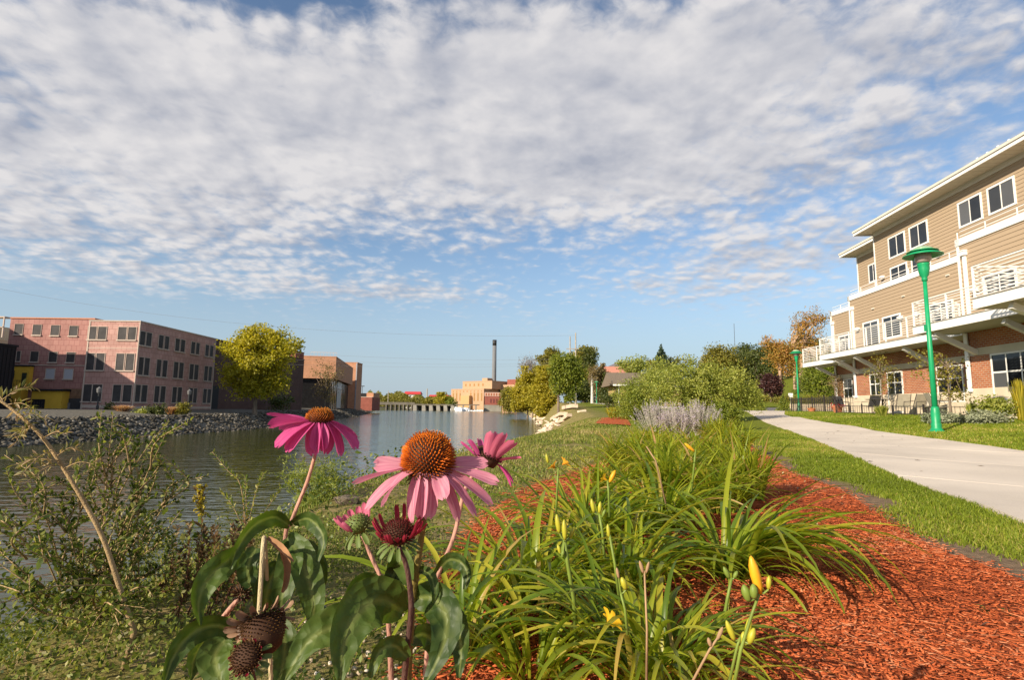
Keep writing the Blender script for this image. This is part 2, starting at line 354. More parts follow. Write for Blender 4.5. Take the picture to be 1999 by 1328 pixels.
def ground_mat():
    m = bpy.data.materials.new('ground_cover'); nt, N, L, b = nodes(m); b.inputs['Roughness'].default_value = 0.95; b.inputs['Specular IOR Level'].default_value = 0.1
    tc = N.new('ShaderNodeTexCoord')
    def noi(s, d=5, r=0.6):
        n = N.new('ShaderNodeTexNoise'); L.new(tc.outputs['Object'], n.inputs[0]); n.inputs['Scale'].default_value = s; n.inputs['Detail'].default_value = d; n.inputs['Roughness'].default_value = r; return n.outputs[0]
    def ramp(f, stops):
        c = N.new('ShaderNodeValToRGB'); L.new(f, c.inputs[0]); el = c.color_ramp.elements
        for i, (p, q) in enumerate(stops):
            e = el[i] if i < 2 else el.new(p)
            e.position = p; e.color = q + (1,)
        return c.outputs[0]
    def mix(f, a, c):
        x = N.new('ShaderNodeMixRGB'); L.new(f, x.inputs[0]); L.new(a, x.inputs[1]); L.new(c, x.inputs[2]); return x.outputs[0]
    lawn = ramp(noi(9, 8, 0.75), [(0.25, (0.07, 0.09, 0.012)), (0.5, (0.14, 0.165, 0.017)), (0.75, (0.21, 0.225, 0.03))])
    rough_ = ramp(noi(3.5, 8, 0.7), [(0.3, (0.09, 0.10, 0.02)), (0.5, (0.20, 0.17, 0.055)), (0.62, (0.31, 0.23, 0.11)), (0.8, (0.15, 0.17, 0.035))])
    grav = ramp(noi(4, 8, 0.7), [(0.3, (0.09, 0.085, 0.07)), (0.7, (0.21, 0.19, 0.155))])
    ad = N.new('ShaderNodeAttribute'); ad.attribute_name = 'dry'; ag = N.new('ShaderNodeAttribute'); ag.attribute_name = 'gravel'
    c = mix(ad.outputs['Fac'], lawn, rough_); c = mix(ag.outputs['Fac'], c, grav)
    so = N.new('ShaderNodeAttribute'); so.attribute_name = 'soil'; earth = ramp(noi(14, 8, 0.75), [(0.3, (0.09, 0.06, 0.035)), (0.5, (0.20, 0.14, 0.09)), (0.7, (0.30, 0.20, 0.12))]); c = mix(so.outputs['Fac'], c, earth)
    L.new(c, b.inputs['Base Color'])
    bp = N.new('ShaderNodeBump'); bp.inputs['Strength'].default_value = 0.6; bp.inputs['Distance'].default_value = 0.04; L.new(noi(22, 6, 0.7), bp.inputs['Height']); L.new(bp.outputs[0], b.inputs['Normal'])
    return m
M_GROUND = ground_mat()
ground = bulk('ground', np.stack([GX.ravel(), GY.ravel(), GZ.ravel()], 1), F, M_GROUND, attrs={'gravel': gravel.ravel(), 'dry': dry.ravel(), 'soil': dry.ravel() * 0}, smooth=True)
tag(ground, 'grassy riverside ground rising gently to the buildings', kind='structure')

# water
def water_mat():
    m = bpy.data.materials.new('river_water'); nt, N, L, b = nodes(m)
    b.inputs['Base Color'].default_value = (0.040, 0.046, 0.010, 1); b.inputs['Roughness'].default_value = 0.09; b.inputs['Specular IOR Level'].default_value = 0.5; b.inputs['IOR'].default_value = 1.33
    tc = N.new('ShaderNodeTexCoord')
    def noi(s, st, d=3, rot=0.0):
        mp = N.new('ShaderNodeMapping'); L.new(tc.outputs['Object'], mp.inputs[0]); mp.inputs[3].default_value = st; mp.inputs[2].default_value = (0, 0, rot)
        n = N.new('ShaderNodeTexNoise'); L.new(mp.outputs[0], n.inputs[0]); n.inputs['Scale'].default_value = s; n.inputs['Detail'].default_value = d; n.inputs['Roughness'].default_value = 0.55; n.inputs['Distortion'].default_value = 0.4; return n.outputs[0]
    a = noi(2.2, (0.45, 1.0, 1), 3, 0.15); c = noi(0.35, (0.6, 1.0, 1), 2)
    mu = N.new('ShaderNodeMath'); mu.operation = 'MULTIPLY_ADD'; L.new(c, mu.inputs[0]); mu.inputs[1].default_value = 0.9; L.new(a, mu.inputs[2])
    bp = N.new('ShaderNodeBump'); sy = N.new('ShaderNodeSeparateXYZ'); L.new(tc.outputs['Object'], sy.inputs[0]); mr = N.new('ShaderNodeMapRange'); L.new(sy.outputs[1], mr.inputs[0]); mr.inputs[1].default_value = 30; mr.inputs[2].default_value = 130; mr.inputs[3].default_value = 0.34; mr.inputs[4].default_value = 0.85
    pn = noi(0.045, (0.5, 1, 1), 3); pm = N.new('ShaderNodeMath'); pm.operation = 'MULTIPLY_ADD'; L.new(pn, pm.inputs[0]); pm.inputs[1].default_value = 0.5; pm.inputs[2].default_value = 0.75
    ps = N.new('ShaderNodeMath'); ps.operation = 'MULTIPLY'; L.new(pm.outputs[0], ps.inputs[0]); L.new(mr.outputs[0], ps.inputs[1])
    L.new(ps.outputs[0], bp.inputs['Strength']); bp.inputs['Distance'].default_value = 0.15; L.new(mu.outputs[0], bp.inputs['Height']); L.new(bp.outputs[0], b.inputs['Normal'])
    return m
wm = MB(); wm.add([(-400, -60, WATER_Z), (300, -60, WATER_Z), (300, 3000, WATER_Z), (-400, 3000, WATER_Z)], [(0, 1, 2, 3)])
river = wm.build('river', water_mat()); tag(river, 'rippled green river running between both banks', kind='structure')

# ------------------------------------------------------------------ concrete path of separate slabs
pathL = [(1999, 1027), (1796, 953), (1631, 879), (1551, 846), (1490, 824)]
pathR = [(1999, 885), (1854, 864.6), (1689, 840), (1600, 824), (1530, 813)]
PL = [hit(*p) for p in pathL]; PR = [hit(*p) for p in pathR]
def ext_back(P, n=6.0):
    d = (P[0] - P[1]).normalized(); return [P[0] + d * n] + P
PL2 = [Vector((p.x, p.y, 0)) for p in ext_back(PL)]; PR2 = [Vector((p.x, p.y, 0)) for p in ext_back(PR, 16)]
# beyond the bush the path bends back towards the river
PL2 = [p for p in PL2 if p.y < 40] + [Vector((18.2, 44, 0)), Vector((20.0, 54, 0)), Vector((19.0, 66, 0)), Vector((16.5, 80, 0)), Vector((14.5, 100, 0))]
PR2 = [p for p in PR2 if p.y < 40] + [Vector((21.4, 43.5, 0)), Vector((23.2, 54, 0)), Vector((22.0, 67, 0)), Vector((19.4, 81, 0)), Vector((17.4, 101, 0))]
def resample(P, n):
    P = [Vector(p) for p in P]; ds = [0]
    for a, b in zip(P, P[1:]): ds.append(ds[-1] + (b - a).length)
    t = np.linspace(0, ds[-1], n); return np.stack([np.interp(t, ds, [p[i] for p in P]) for i in range(2)], 1)
NS = 36
la = resample(PL2, NS * 4 + 1); ra = resample(PR2, NS * 4 + 1)
def smooth_line(A, k=9):
    B = A.copy()
    for _ in range(k): B[1:-1] = (B[:-2] + 2 * B[1:-1] + B[2:]) / 4
    return B
la = smooth_line(la); ra = smooth_line(ra)
PATH_POLY = np.concatenate([la, ra[::-1]])
M_PATH = mat('path_concrete', (0.57, 0.50, 0.42), 0.9, 0.15, 0.12, 0.7, 0.2, 60, detail=8)
path = MB()
pr = link(bpy.data.objects.new('path', None)); tag(pr, 'pale concrete walking path of square slabs curving along the lawn', kind='structure')
for k in range(NS):
    q = MB(); top = []; bot = []
    rows = []
    for j in range(5):
        i = k * 4 + j; e = 0.0
        a, b = la[i], ra[i]
        if j == 0: a = a + (la[i + 1] - a) * 0.02; b = b + (ra[i + 1] - b) * 0.02
        if j == 4: a = a + (la[i - 1] - a) * 0.02; b = b + (ra[i - 1] - b) * 0.02
        row = []
        for s in np.linspace(0, 1, 5):
            x, y = a + (b - a) * s; row.append((x, y, Hz(x, y) + 0.035))
        rows.append(row)
    vs = [p for r in rows for p in r]; fs = [(r * 5 + c, r * 5 + c + 1, r * 5 + c + 6, r * 5 + c + 5) for r in range(4) for c in range(4)]
    rim = [0, 1, 2, 3, 4, 9, 14, 19, 24, 23, 22, 21, 20, 15, 10, 5]
    b0 = len(vs); vs += [(vs[i][0], vs[i][1], vs[i][2] - 0.12) for i in rim]
    fs += [(rim[i], b0 + i, b0 + (i + 1) % 16, rim[(i + 1) % 16]) for i in range(16)]
    q.add(vs, fs); q.build('slab', M_PATH, pr)

def in_poly(P, x, y):
    x = np.asarray(x); y = np.asarray(y); c = np.zeros(x.shape, bool); n = len(P); j = n - 1
    for i in range(n):
        xi, yi = P[i]; xj, yj = P[j]
        k = ((yi > y) != (yj > y)) & (x < (xj - xi) * (y - yi) / (yj - yi + 1e-12) + xi)
        c ^= k; j = i
    return c
# ------------------------------------------------------------------ mulch bed
bedL = [(840, 1327), (850, 1200), (868, 1090), (945, 1008), (1030, 952), (1125, 922), (1215, 885), (1245, 862)]
bedR = [(1999, 1140), (1850, 1085), (1720, 1012), (1640, 958), (1545, 925), (1490, 885), (1440, 858), (1400, 848)]
BL = [hit(*p) for p in bedL]; BR = [hit(*p) for p in bedR]
BED = [(p.x, p.y) for p in BL] + [(p.x, p.y) for p in BR[::-1]] + [(3.4, 0.2), (2.6, -1.5), (-0.8, -1.5), (-0.55, 0.6)]
BED = np.array(BED)
M_MULCH = leafmat('mulch_wood', [(0.0, (0.14, 0.035, 0.016)), (0.3, (0.40, 0.088, 0.030)), (0.8, (0.54, 0.14, 0.050)), (0.97, (0.56, 0.22, 0.11))], 0.0, 0.95, 0.05)
M_BED = mat('mulch_soil', (0.40, 0.10, 0.04), 0.95, 0.05, 0.4, 14, 0.6, 60)
bm = bmesh.new()
NB = len(BL)
def strip(Lp, Rp, n=110, m=30):
    A = resample([Vector((p.x, p.y, 0)) for p in Lp], n); B = resample([Vector((p.x, p.y, 0)) for p in Rp], n)
    vs = []
    for a, b in zip(A, B):
        for s in np.linspace(0, 1, m):
            x, y = a + (b - a) * s; vs.append((x, y, Hz(x, y) + 0.012))
    fs = [(r * m + c, r * m + c + 1, (r + 1) * m + c + 1, (r + 1) * m + c) for r in range(n - 1) for c in range(m - 1)]
    return vs, fs
vs, fs = strip([Vector((-0.7, -0.8, 0))] + BL, [Vector((3.6, -0.8, 0))] + BR)
bed = MB().add(vs, fs).build('mulch_bed', M_BED, smooth=True); tag(bed, 'flower bed covered with red wood mulch', kind='structure')
spot = hit(1195, 823)
sp_ = [hit(1160, 830), hit(1175, 818), hit(1222, 815), hit(1232, 834)]; SPOT = [(p.x, p.y) for p in sp_]
vs, fs = strip([sp_[0], sp_[1]], [sp_[3], sp_[2]], 12, 12); vs = [(x, y, z + 0.05) for x, y, z in vs]
bed2 = MB().add(vs, fs).build('mulch_bed', M_BED, smooth=True); tag(bed2, 'small red mulch patch in the grass', kind='structure')
soil = in_poly(BED, GX.ravel() - 0.35, GY.ravel()) | in_poly(BED, GX.ravel(), GY.ravel())
dv_ = (soil * 1.0).astype(np.float32); ground.data.attributes['soil'].data.foreach_set('value', dv_)
def mulch(n, xr, yr, L0, L1, poly, dz=0.007):
    x = RNG.uniform(*xr, n); y = RNG.uniform(yr[0] ** 0.5, yr[1] ** 0.5, n) ** 2
    k = in_poly(poly, x + RNG.normal(0, 0.06, n), y + RNG.normal(0, 0.06, n)); x = x[k]; y = y[k]; n = len(x)
    z = H(x, y) + 0.0155 + RNG.uniform(0, dz, n)
    a = RNG.normal(0.5, 0.9, n); tilt = RNG.normal(0, 0.06, n); roll = RNG.normal(0, 0.14, n)
    l = RNG.uniform(L0, L1, n) ** 1.0 * RNG.choice([0.4, 0.7, 1, 1.5], n); w = RNG.uniform(0.0022, 0.0066, n) * (L1 / 0.07) ** 0.5; t = w * 0.32
    ca, sa = np.cos(a), np.sin(a)
    ux = np.stack([ca * np.cos(tilt), sa * np.cos(tilt), np.sin(tilt)], 1)
    sx = np.stack([-sa, ca, np.zeros(n)], 1); nz = np.cross(ux, sx)
    sv = sx * np.cos(roll)[:, None] + nz * np.sin(roll)[:, None]; nv = np.cross(ux, sv)
    c = np.stack([x, y, z], 1); V = np.empty((n, 8, 3))
    i = 0
    for dn in (-1, 1):
        for (du, dv) in ((-1, -.6), (1, -.25), (.8, .6), (-.9, .9)):
            V[:, i] = c + ux * (du * l / 2)[:, None] + sv * (dv * w)[:, None] + nv * (dn * t / 2)[:, None]; i += 1
    q = np.array([(4, 5, 6, 7), (0, 1, 5, 4), (1, 2, 6, 5), (2, 3, 7, 6), (3, 0, 4, 7)])
    Fq = (np.arange(n)[:, None, None] * 8 + q[None]).reshape(-1, 4)
    return V.reshape(-1, 3), Fq, np.repeat(np.clip(RNG.random(n) + 0.55 * vnoise(x, y, 0.7, 41), 0, 1), 8)
parts = [mulch(95000, (-0.9, 3.9), (0.9, 4.6), 0.018, 0.06, BED), mulch(22000, (-0.8, 4.2), (4.6, 16), 0.04, 0.12, BED, 0.012)]
V = np.concatenate([p[0] for p in parts]); off = len(parts[0][0]); Fm = np.concatenate([parts[0][1], parts[1][1] + off]); rn = np.concatenate([p[2] for p in parts])
mc = bulk('mulch_chips', V, Fm, M_MULCH, attrs={'rnd': rn}); tag(mc, 'shredded red wood mulch strewn over the flower bed', kind='stuff')

# ------------------------------------------------------------------ grass
def blades(name, label, x, y, hgt, wid, mat_, lean=0.5, dz=-0.005):
    n = len(x); z = H(x, y) + dz; a = RNG.uniform(0, 2 * math.pi, n); b = RNG.uniform(0, 2 * math.pi, n); ln = RNG.uniform(0.15, 1.0, n) * lean
    c = np.stack([x, y, z], 1); sd_ = np.stack([np.cos(a), np.sin(a), 0 * a], 1) * (wid / 2)[:, None]
    ld = np.stack([np.cos(b), np.sin(b), 0 * b], 1)
    up = np.array([0, 0, 1.0])[None]
    m = c + up * (hgt * 0.55)[:, None] + ld * (hgt * ln * 0.3)[:, None]
    t = c + up * (hgt * (1 - 0.25 * ln))[:, None] + ld * (hgt * ln)[:, None]
    V = np.stack([c - sd_, c + sd_, m + sd_ * 0.8, m - sd_ * 0.8, t], 1)
    base = np.arange(n)[:, None] * 5
    Fq = np.concatenate([base + np.array([[0, 1, 2]]), base + np.array([[0, 2, 3]]), base + np.array([[3, 2, 4]])], 0)
    o = bulk(name, V.reshape(-1, 3), Fq, mat_, attrs={'rnd': np.repeat(np.clip(RNG.normal(0.5, 0.22, n) + 0.45 * vnoise(x, y, 0.8, 4) + 0.5 * vnoise(x, y, 3.1, 14), 0, 1), 5)})
    return tag(o, label, kind='stuff')
M_LAWN = leafmat('lawn_blade', [(0.0, (0.10, 0.125, 0.010)), (0.5, (0.165, 0.225, 0.017)), (0.82, (0.27, 0.30, 0.03)), (1.0, (0.40, 0.32, 0.10))], 0.35, 0.55, 0.25)
M_ROUGH = leafmat('rough_blade', [(0.0, (0.08, 0.12, 0.018)), (0.45, (0.18, 0.22, 0.035)), (0.75, (0.32, 0.29, 0.08)), (1.0, (0.44, 0.33, 0.18))], 0.3, 0.6, 0.2)
def free(x, y):
    xr = np.interp(y, RB[:, 1], RB[:, 0])
    return ~in_poly(PATH_POLY, x, y) & (x > xr + 0.3)
# strip of lawn between the bed and the path
n = 150000; y = RNG.uniform(1.0, 4.2, n) ** 2; x = RNG.uniform(0.6, 1.0, n) * (y * 0.42 + 2.4) ; 
k = free(x, y) & ~in_poly(BED, x - 0.22 + 0.5 * vnoise(x, y, 0.55, 31) + RNG.normal(0, .08, n), y + RNG.normal(0, .08, n)) & (x > 0.30 * y + 0.8) & (vnoise(x, y, 0.5, 8) > -0.33); x = x[k]; y = y[k]
blades('grass', 'strip of short lawn between the mulch bed and path', x, y, RNG.uniform(0.018, 0.052, len(x)) * (1 + y * 0.03), 0.0024 + 0.0010 * y, M_LAWN, 0.9)
# lawn between path and building
n = 230000; y = RNG.uniform(5.0, 50, n); x = RNG.uniform(0.35, 1.05, n) * (y * 0.92 + 1)
k = free(x, y) & ~in_poly(BED, x, y) & (x > 0.36 * y + 3.2); x = x[k]; y = y[k]
blades('grass', 'mown lawn between the concrete path and apartment building', x, y, RNG.uniform(0.035, 0.07, len(x)), 0.006 + 0.0012 * y, M_LAWN, 0.7)
# rough grass of the river bank
n = 130000; y = RNG.uniform(1.0, 5.6, n) ** 2; x = RNG.uniform(-5.5, 6, n)
k = free(x, y) & ~in_poly(BED, x + RNG.normal(0, .12, n), y + RNG.normal(0, .12, n)) & ~in_poly(SPOT, x + RNG.normal(0, .15, n), y + RNG.normal(0, .3, n)) & (x < 0.33 * y + 0.9) & (np.abs(x) < y * 0.95 + 0.6) & (vnoise(x, y, 0.7, 6) > -0.18 - 0.2 * (y > 10)); x = x[k]; y = y[k]
blades('grass', 'patchy dry grass on the river bank', x, y, RNG.uniform(0.025, 0.085, len(x)) * (1 + y * 0.02), 0.003 + 0.0010 * y, M_ROUGH, 1.1)

# bits of leaf and twig lying on the path
n = 90; t_ = RNG.random(n); i_ = (RNG.random(n) ** 1.6 * 70 + 6).astype(int); P_xy = la[i_] + (ra[i_] - la[i_]) * t_[:, None]
dz3 = H(P_xy[:, 0], P_xy[:, 1]) + 0.040; a_ = RNG.uniform(0, 6.28, n); l_ = RNG.uniform(0.012, 0.05, n); w_d = l_ * RNG.uniform(0.12, 0.5, n); c_, s_ = np.cos(a_), np.sin(a_)
Vd = np.stack([np.stack([P_xy[:, 0] + c_ * u * l_ - s_ * v * w_d, P_xy[:, 1] + s_ * u * l_ + c_ * v * w_d, dz3 + h * l_], 1) for (u, v, h) in ((-1, 0, 0), (0, -.6, .12), (1, 0, .02), (0, .6, .2))], 1).reshape(-1, 3)
Fd = np.arange(n)[:, None] * 4 + np.array([[0, 1, 2, 3]])
tag(bulk('leaf_litter', Vd, Fd, leafmat('litter', [(0, (0.05, 0.035, 0.02)), (0.6, (0.16, 0.09, 0.04)), (1, (0.35, 0.22, 0.08))], 0), None, {'rnd': np.repeat(RNG.random(n), 4)}), 'small brown leaf scraps scattered on the path', kind='stuff')

# ------------------------------------------------------------------ apartment building on the right
TH = R(4.0)
U = Vector((math.sin(TH), math.cos(TH), 0)); Vv = Vector((math.cos(TH), -math.sin(TH), 0))
def uv(u, v, z=0.0): return U * u + Vv * v + Vector((0, 0, z))
OV, OU, OZ = 17.3, 27.0, 0.6
apt = thing('apartment_building', 'three storey tan and brick apartment building with white balconies facing the path', 'building', tuple(uv(OU, OV, OZ)), -TH)
LOCO = (-OV, -OU, -OZ)
M_SIDING = mat('tan_siding', (0.38, 0.285, 0.19), 0.75, 0.25, 0.05, 0.6, 0.15, 40, stretch=(1, 0.12, 3))
M_BRICK = brickmat('red_brick', (0.36, 0.105, 0.042), (0.46, 0.16, 0.065), (0.42, 0.33, 0.25), 0.21, 0.078, 0.010)
M_LIME = mat('pale_stone', (0.62, 0.52, 0.38), 0.9, 0.15, 0.12, 1.6, 0.3, 25); M_MORTAR = mat('stone_mortar', (0.42, 0.35, 0.26), 0.95, 0.1, 0.1)
M_BAND = mat('stone_band', (0.55, 0.49, 0.38), 0.85, 0.2, 0.08, 2)
M_FRIEZE = mat('frieze_board', (0.62, 0.58, 0.50), 0.7, 0.2, 0.04, 2)
M_SOFFIT = mat('soffit_panel', (0.62, 0.56, 0.45), 0.7, 0.2, 0.06, 2)
M_ROOF = mat('roof_sheet', (0.55, 0.53, 0.48), 0.6, 0.3, 0.08, 2)
def P_(mb, name, m, parent=apt, smooth=False):
    return mb.build(name, m, parent, LOCO if parent is apt else (0, 0, 0), smooth)
SEC = {'a': (14.1, 12.2, 7.0, 16.4, 16.7), 'b': (15.7, 14.0, 16.4, 22.0, 22.3), 'c': (17.3, 15.8, 22.0, 33.0, 33.7), 'd': (18.9, 17.3, 33.0, 38.4, 39.35)}
def boards(wall, v, u0, u1, z0, z1):
    e = 0.168; n = int(math.ceil((z1 - z0) / e)); mb = MB()
    mb.hexa([(v - 0.024, u0, 0), (v + 0.01, u0, 0), (v + 0.01, u1, 0), (v - 0.024, u1, 0), (v - 0.006, u0, e), (v + 0.01, u0, e), (v + 0.01, u1, e), (v - 0.006, u1, e)])
    me = mb.mesh('siding_board', M_SIDING)
    for k in range(n):
        o = link(bpy.data.objects.new('siding_board', me)); o.parent = wall; o.location = (0, 0, z0 + k * e)
        if k == n - 1 and z0 + n * e > z1 + 0.02: o.scale = (1, 1, (z1 - z0 - k * e) / e)
for s, (v, vd, u0, u1, ud) in SEC.items():
    vb = v + (6 if s != 'd' else 5)
    w = P_(MB().box(v, vb, u0, u1, 4.0, 7.25), 'wall', M_SIDING)
    boards(w, v, u0, u1 - 0.09, 4.1, 7.2)
    P_(MB().box(v, vb, u0, u1, 1.72, 4.0), 'brick_wall', M_BRICK)
    sbase = P_(MB().box(v - 0.028, vb, u0, u1 + 0.03, 0.2, 1.715), 'stone_base', M_MORTAR)
    bl_ = MB().box(v - 0.042, v - 0.02, 0.006, 0.794, 0.006, 0.349).mesh('block', M_LIME)
    for r_ in range(4):
        ub = u0 + (0.4 if r_ % 2 else 0.0); n_ = int((u1 - ub) / 0.8 + 0.01)
        for k in range(n_):
            o = link(bpy.data.objects.new('block', bl_)); o.parent = sbase; o.location = (0, ub + k * 0.8, 0.31 + r_ * 0.355)
        for (ua, uc) in ((u0, ub), (ub + n_ * 0.8, u1 + 0.02)):
            if uc - ua > 0.1:
                o = link(bpy.data.objects.new('block', bl_)); o.parent = sbase; o.location = (0, ua, 0.31 + r_ * 0.355); o.scale = (1, (uc - ua) / 0.8, 1)
    P_(MB().box(v - 0.04, v + 0.02, u0, u1 + 0.02, 2.93, 3.2), 'stone_band', M_BAND)
    P_(MB().box(v - 0.06, v + 0.25, u0, u1 + 0.04, 7.2, 7.47).box(v - 0.06, v + 6, u1 - 0.2, u1 + 0.043, 7.203, 7.467), 'parapet_cap', M_WHITE)
    P_(MB().box(v - 0.035, v + 0.08, u1 - 0.10, u1 + 0.02, 4.1, 7.2), 'corner_trim', M_WHITE)
    # deck
    dk = P_(MB().box(vd + 0.05, v - 0.03, u0 + (0.3 if s != 'a' else 0), ud - 0.05, 3.83, 4.08), 'balcony_deck', M_FRIEZE)
    P_(MB().box(vd, vd + 0.05, u0 + (0.3 if s != 'a' else 0), ud, 3.80, 4.09).box(vd + 0.05, v, ud - 0.05, ud, 3.80, 4.09), 'balcony_fascia', M_WHITE)
    P_(MB().box(vd - 0.03, v, u0 + (0.3 if s != 'a' else 0), ud + 0.02, 4.093, 4.115), 'deck_boards', mat('deck_grey', (0.36, 0.33, 0.28), 0.8))
    rl = link(bpy.data.objects.new('railing', None)); rl.parent = apt; rl.location = LOCO
    ur0, ur1 = u0 + 0.4, ud - 0.05
    npst = max(3, int((ur1 - ur0) / 1.55)); pme = MB().box(vd + 0.02, vd + 0.07, -0.025, 0.025, 4.11, 5.02).mesh('post', M_WHITE)
    for k in range(npst + 1):
        o = link(bpy.data.objects.new('post', pme)); o.parent = rl; o.location = (0, ur0 + (ur1 - ur0) * k / npst, 0)
    bme = MB().box(vd + 0.03, vd + 0.055, ur0, ur1, -0.010, 0.010).box(vd + 0.03, v - 0.05, ur1 - 0.02, ur1 + 0.003, -0.0105, 0.0105).mesh('bar', M_WHITE)
    for k in range(8):
        o = link(bpy.data.objects.new('bar', bme)); o.parent = rl; o.location = (0, 0, 4.22 + k * 0.105)
    MB().box(vd + 0.015, vd + 0.075, ur0 - 0.02, ur1 + 0.02, 5.02, 5.055).box(vd + 0.075, v - 0.04, ur1 - 0.05, ur1 + 0.02, 5.021, 5.054).build('top_rail', M_WHITE, rl)
    # low rail on the roof terrace
    tr = link(bpy.data.objects.new('terrace_rail', None)); tr.parent = apt; tr.location = LOCO
    mb = MB()
    for k in range(int((u1 - u0) / 1.4) + 1): mb.box(v + 0.1, v + 0.13, u0 + 0.1 + k * 1.4, u0 + 0.13 + k * 1.4, 7.47, 7.80)
    mb.build('post', M_WHITE, tr)
    for z in (7.62, 7.79): MB().box(v + 0.1025, v + 0.1275, u0, u1 - 0.02, z - 0.011, z + 0.011).build('bar', M_WHITE, tr)
# third floor
for (v, u0, u1, ve, ue) in ((18.8, 7.0, 32.8, 17.9, 33.25), (20.4, 32.8, 37.6, 19.5, 38.05)):
    vb = v + 5.5 - (0.6 if v > 20 else 0)
    w = P_(MB().box(v, vb, u0, u1, 7.2, 11.2), 'wall', M_SIDING); boards(w, v, u0, u1 - 0.06, 7.3, 10.95)
    P_(MB().box(v - 0.04, v, u0, u1, 10.96, 11.2), 'frieze', M_FRIEZE)
    P_(MB().box(v - 0.035, v + 0.06, u1 - 0.07, u1 + 0.02, 7.3, 10.95), 'corner_trim', M_WHITE)
    uu0 = u0 if v < 20 else 33.3
    so = link(bpy.data.objects.new('soffit', None)); so.parent = apt; so.location = LOCO
    n = int((ue - uu0) / 0.4); sme = MB().box(ve + 0.06, v - 0.003, 0.012, 0.388, 11.2, 11.225).mesh('soffit_panel', M_SOFFIT)
    for k in range(n):
        o = link(bpy.data.objects.new('soffit_panel', sme)); o.parent = so; o.location = (0, uu0 + k * 0.4, 0)
    zf = 11.45
    P_(MB().box(ve, ve + 0.06, uu0, ue, 11.17, zf - 0.02).box(ve + 0.06, vb, ue - 0.06, ue, 11.17, zf - 0.02), 'eave_fascia', M_WHITE)
    P_(MB().hexa([(ve + 0.06, uu0, 11.24), (vb, uu0, 11.24), (vb, ue - 0.06, 11.24), (ve + 0.06, ue - 0.06, 11.24), (ve - 0.05, uu0, zf), (vb, uu0, zf + 0.9), (vb, ue + 0.03, zf + 0.9), (ve - 0.05, ue + 0.03, zf)]), 'roof', M_ROOF)
    P_(MB().box(ve - 0.05, ve - 0.003, uu0, ue, 11.33, 11.44), 'gutter', M_FRIEZE)
for u in (22.2, 22.75, 23.3, 23.85):
    P_(MB().lathe([(0.03, 0), (0.03, 0.10), (0.055, 0.10), (0.055, 0.14), (0.015, 0.17)], 8, (18.15, u, 11.49)), 'roof_vent', M_WHITE)
def window(v, u0, u1, z0, z1, name='window', mull=1, trans=None, fw=0.085, parent=apt, proud=0.05):
    o = link(bpy.data.objects.new(name, None)); o.parent = parent; o.location = LOCO
    f = MB(); f.box(v - proud, v + 0.01, u0, u0 + fw, z0, z1).box(v - proud, v + 0.01, u1 - fw, u1, z0, z1).box(v - proud, v + 0.01, u0 + fw, u1 - fw, z0, z0 + fw).box(v - proud, v + 0.01, u0 + fw, u1 - fw, z1 - fw, z1)
    iw = (u1 - u0 - 2 * fw); mw = 0.05
    us = [u0 + fw + iw * k / (mull + 1) for k in range(mull + 2)]
    for k in range(1, mull + 1): f.box(v - proud + 0.012, v + 0.005, us[k] - mw / 2, us[k] + mw / 2, z0 + fw, z1 - fw)
    if trans: f.box(v - proud + 0.014, v + 0.004, u0 + fw, u1 - fw, trans - 0.03, trans + 0.03)
    f.build('frame', M_WHITE, o)
    for k in range(mull + 1):
        rows = [(z0 + fw, trans - 0.03), (trans + 0.03, z1 - fw)] if trans else [(z0 + fw, z1 - fw)]
        for (a, b) in rows:
            MB().box(v - 0.030, v + 0.0, us[k] + (mw / 2 if k else 0), us[k + 1] - (mw / 2 if k < mull else 0), a, b).build('pane', M_GLASS, o)
    return o
for (u0, u1) in ((29.95, 31.42), (28.16, 29.6), (24.65, 26.08), (22.9, 24.34), (19.0, 20.45), (17.2, 18.65)): window(18.8, u0, u1, 9.24, 10.45)
for (u0, u1) in ((29.95, 31.42), (28.16, 29.6), (23.2, 24.7)): window(18.8, u0, u1, 7.35, 8.75, 'terrace_door')
window(20.4, 35.3, 36.33, 9.0, 10.19)
window(17.3, 30.2, 31.68, 4.12, 5.71, 'balcony_door'); window(17.3, 28.34, 29.86, 4.55, 5.72); window(17.3, 24.72, 26.28, 4.12, 5.7, 'balcony_door')
window(15.7, 19.4, 20.88, 4.12, 5.76, 'balcony_door'); window(18.9, 35.95, 37.5, 4.12, 5.74, 'balcony_door'); window(15.7, 17.0, 18.4, 4.5, 5.75)
window(17.3, 30.35, 31.36, 1.29, 2.85, trans=2.3, fw=0.06); window(17.3, 28.56, 29.8, 0.80, 2.85, 'patio_door', trans=2.3, fw=0.06)
window(17.3, 24.5, 26.11, 1.28, 2.86, trans=2.3, fw=0.06); window(15.7, 18.3, 20.85, 1.27, 2.92, trans=2.25, mull=3, fw=0.06); window(18.9, 36.18, 37.26, 0.78, 2.9, 'patio_door', trans=2.3, fw=0.06)
def downspout(v, u, z0, z1):
    P_(MB().box(v - 0.10, v - 0.025, u - 0.06, u + 0.06, z0, z1).box(v - 0.16, v - 0.02, u - 0.12, u + 0.12, z1, z1 + 0.16).box(v - 0.18, v - 0.018, u - 0.135, u + 0.135, z1 + 0.16, z1 + 0.2), 'downspout', M_WHITE)
downspout(15.7, 21.62, 4.12, 6.75); downspout(17.3, 32.6, 4.12, 6.6); downspout(18.9, 38.1, 4.12, 6.6)
for (v, u) in ((15.7, 21.9), (17.3, 32.75), (18.9, 38.1)): P_(MB().box(v - 0.09, v - 0.045, u - 0.09, u + 0.09, 1.72, 3.80).box(v - 0.12, v - 0.05, u - 0.13, u + 0.13, 1.6, 1.72), 'pilaster', M_WHITE)
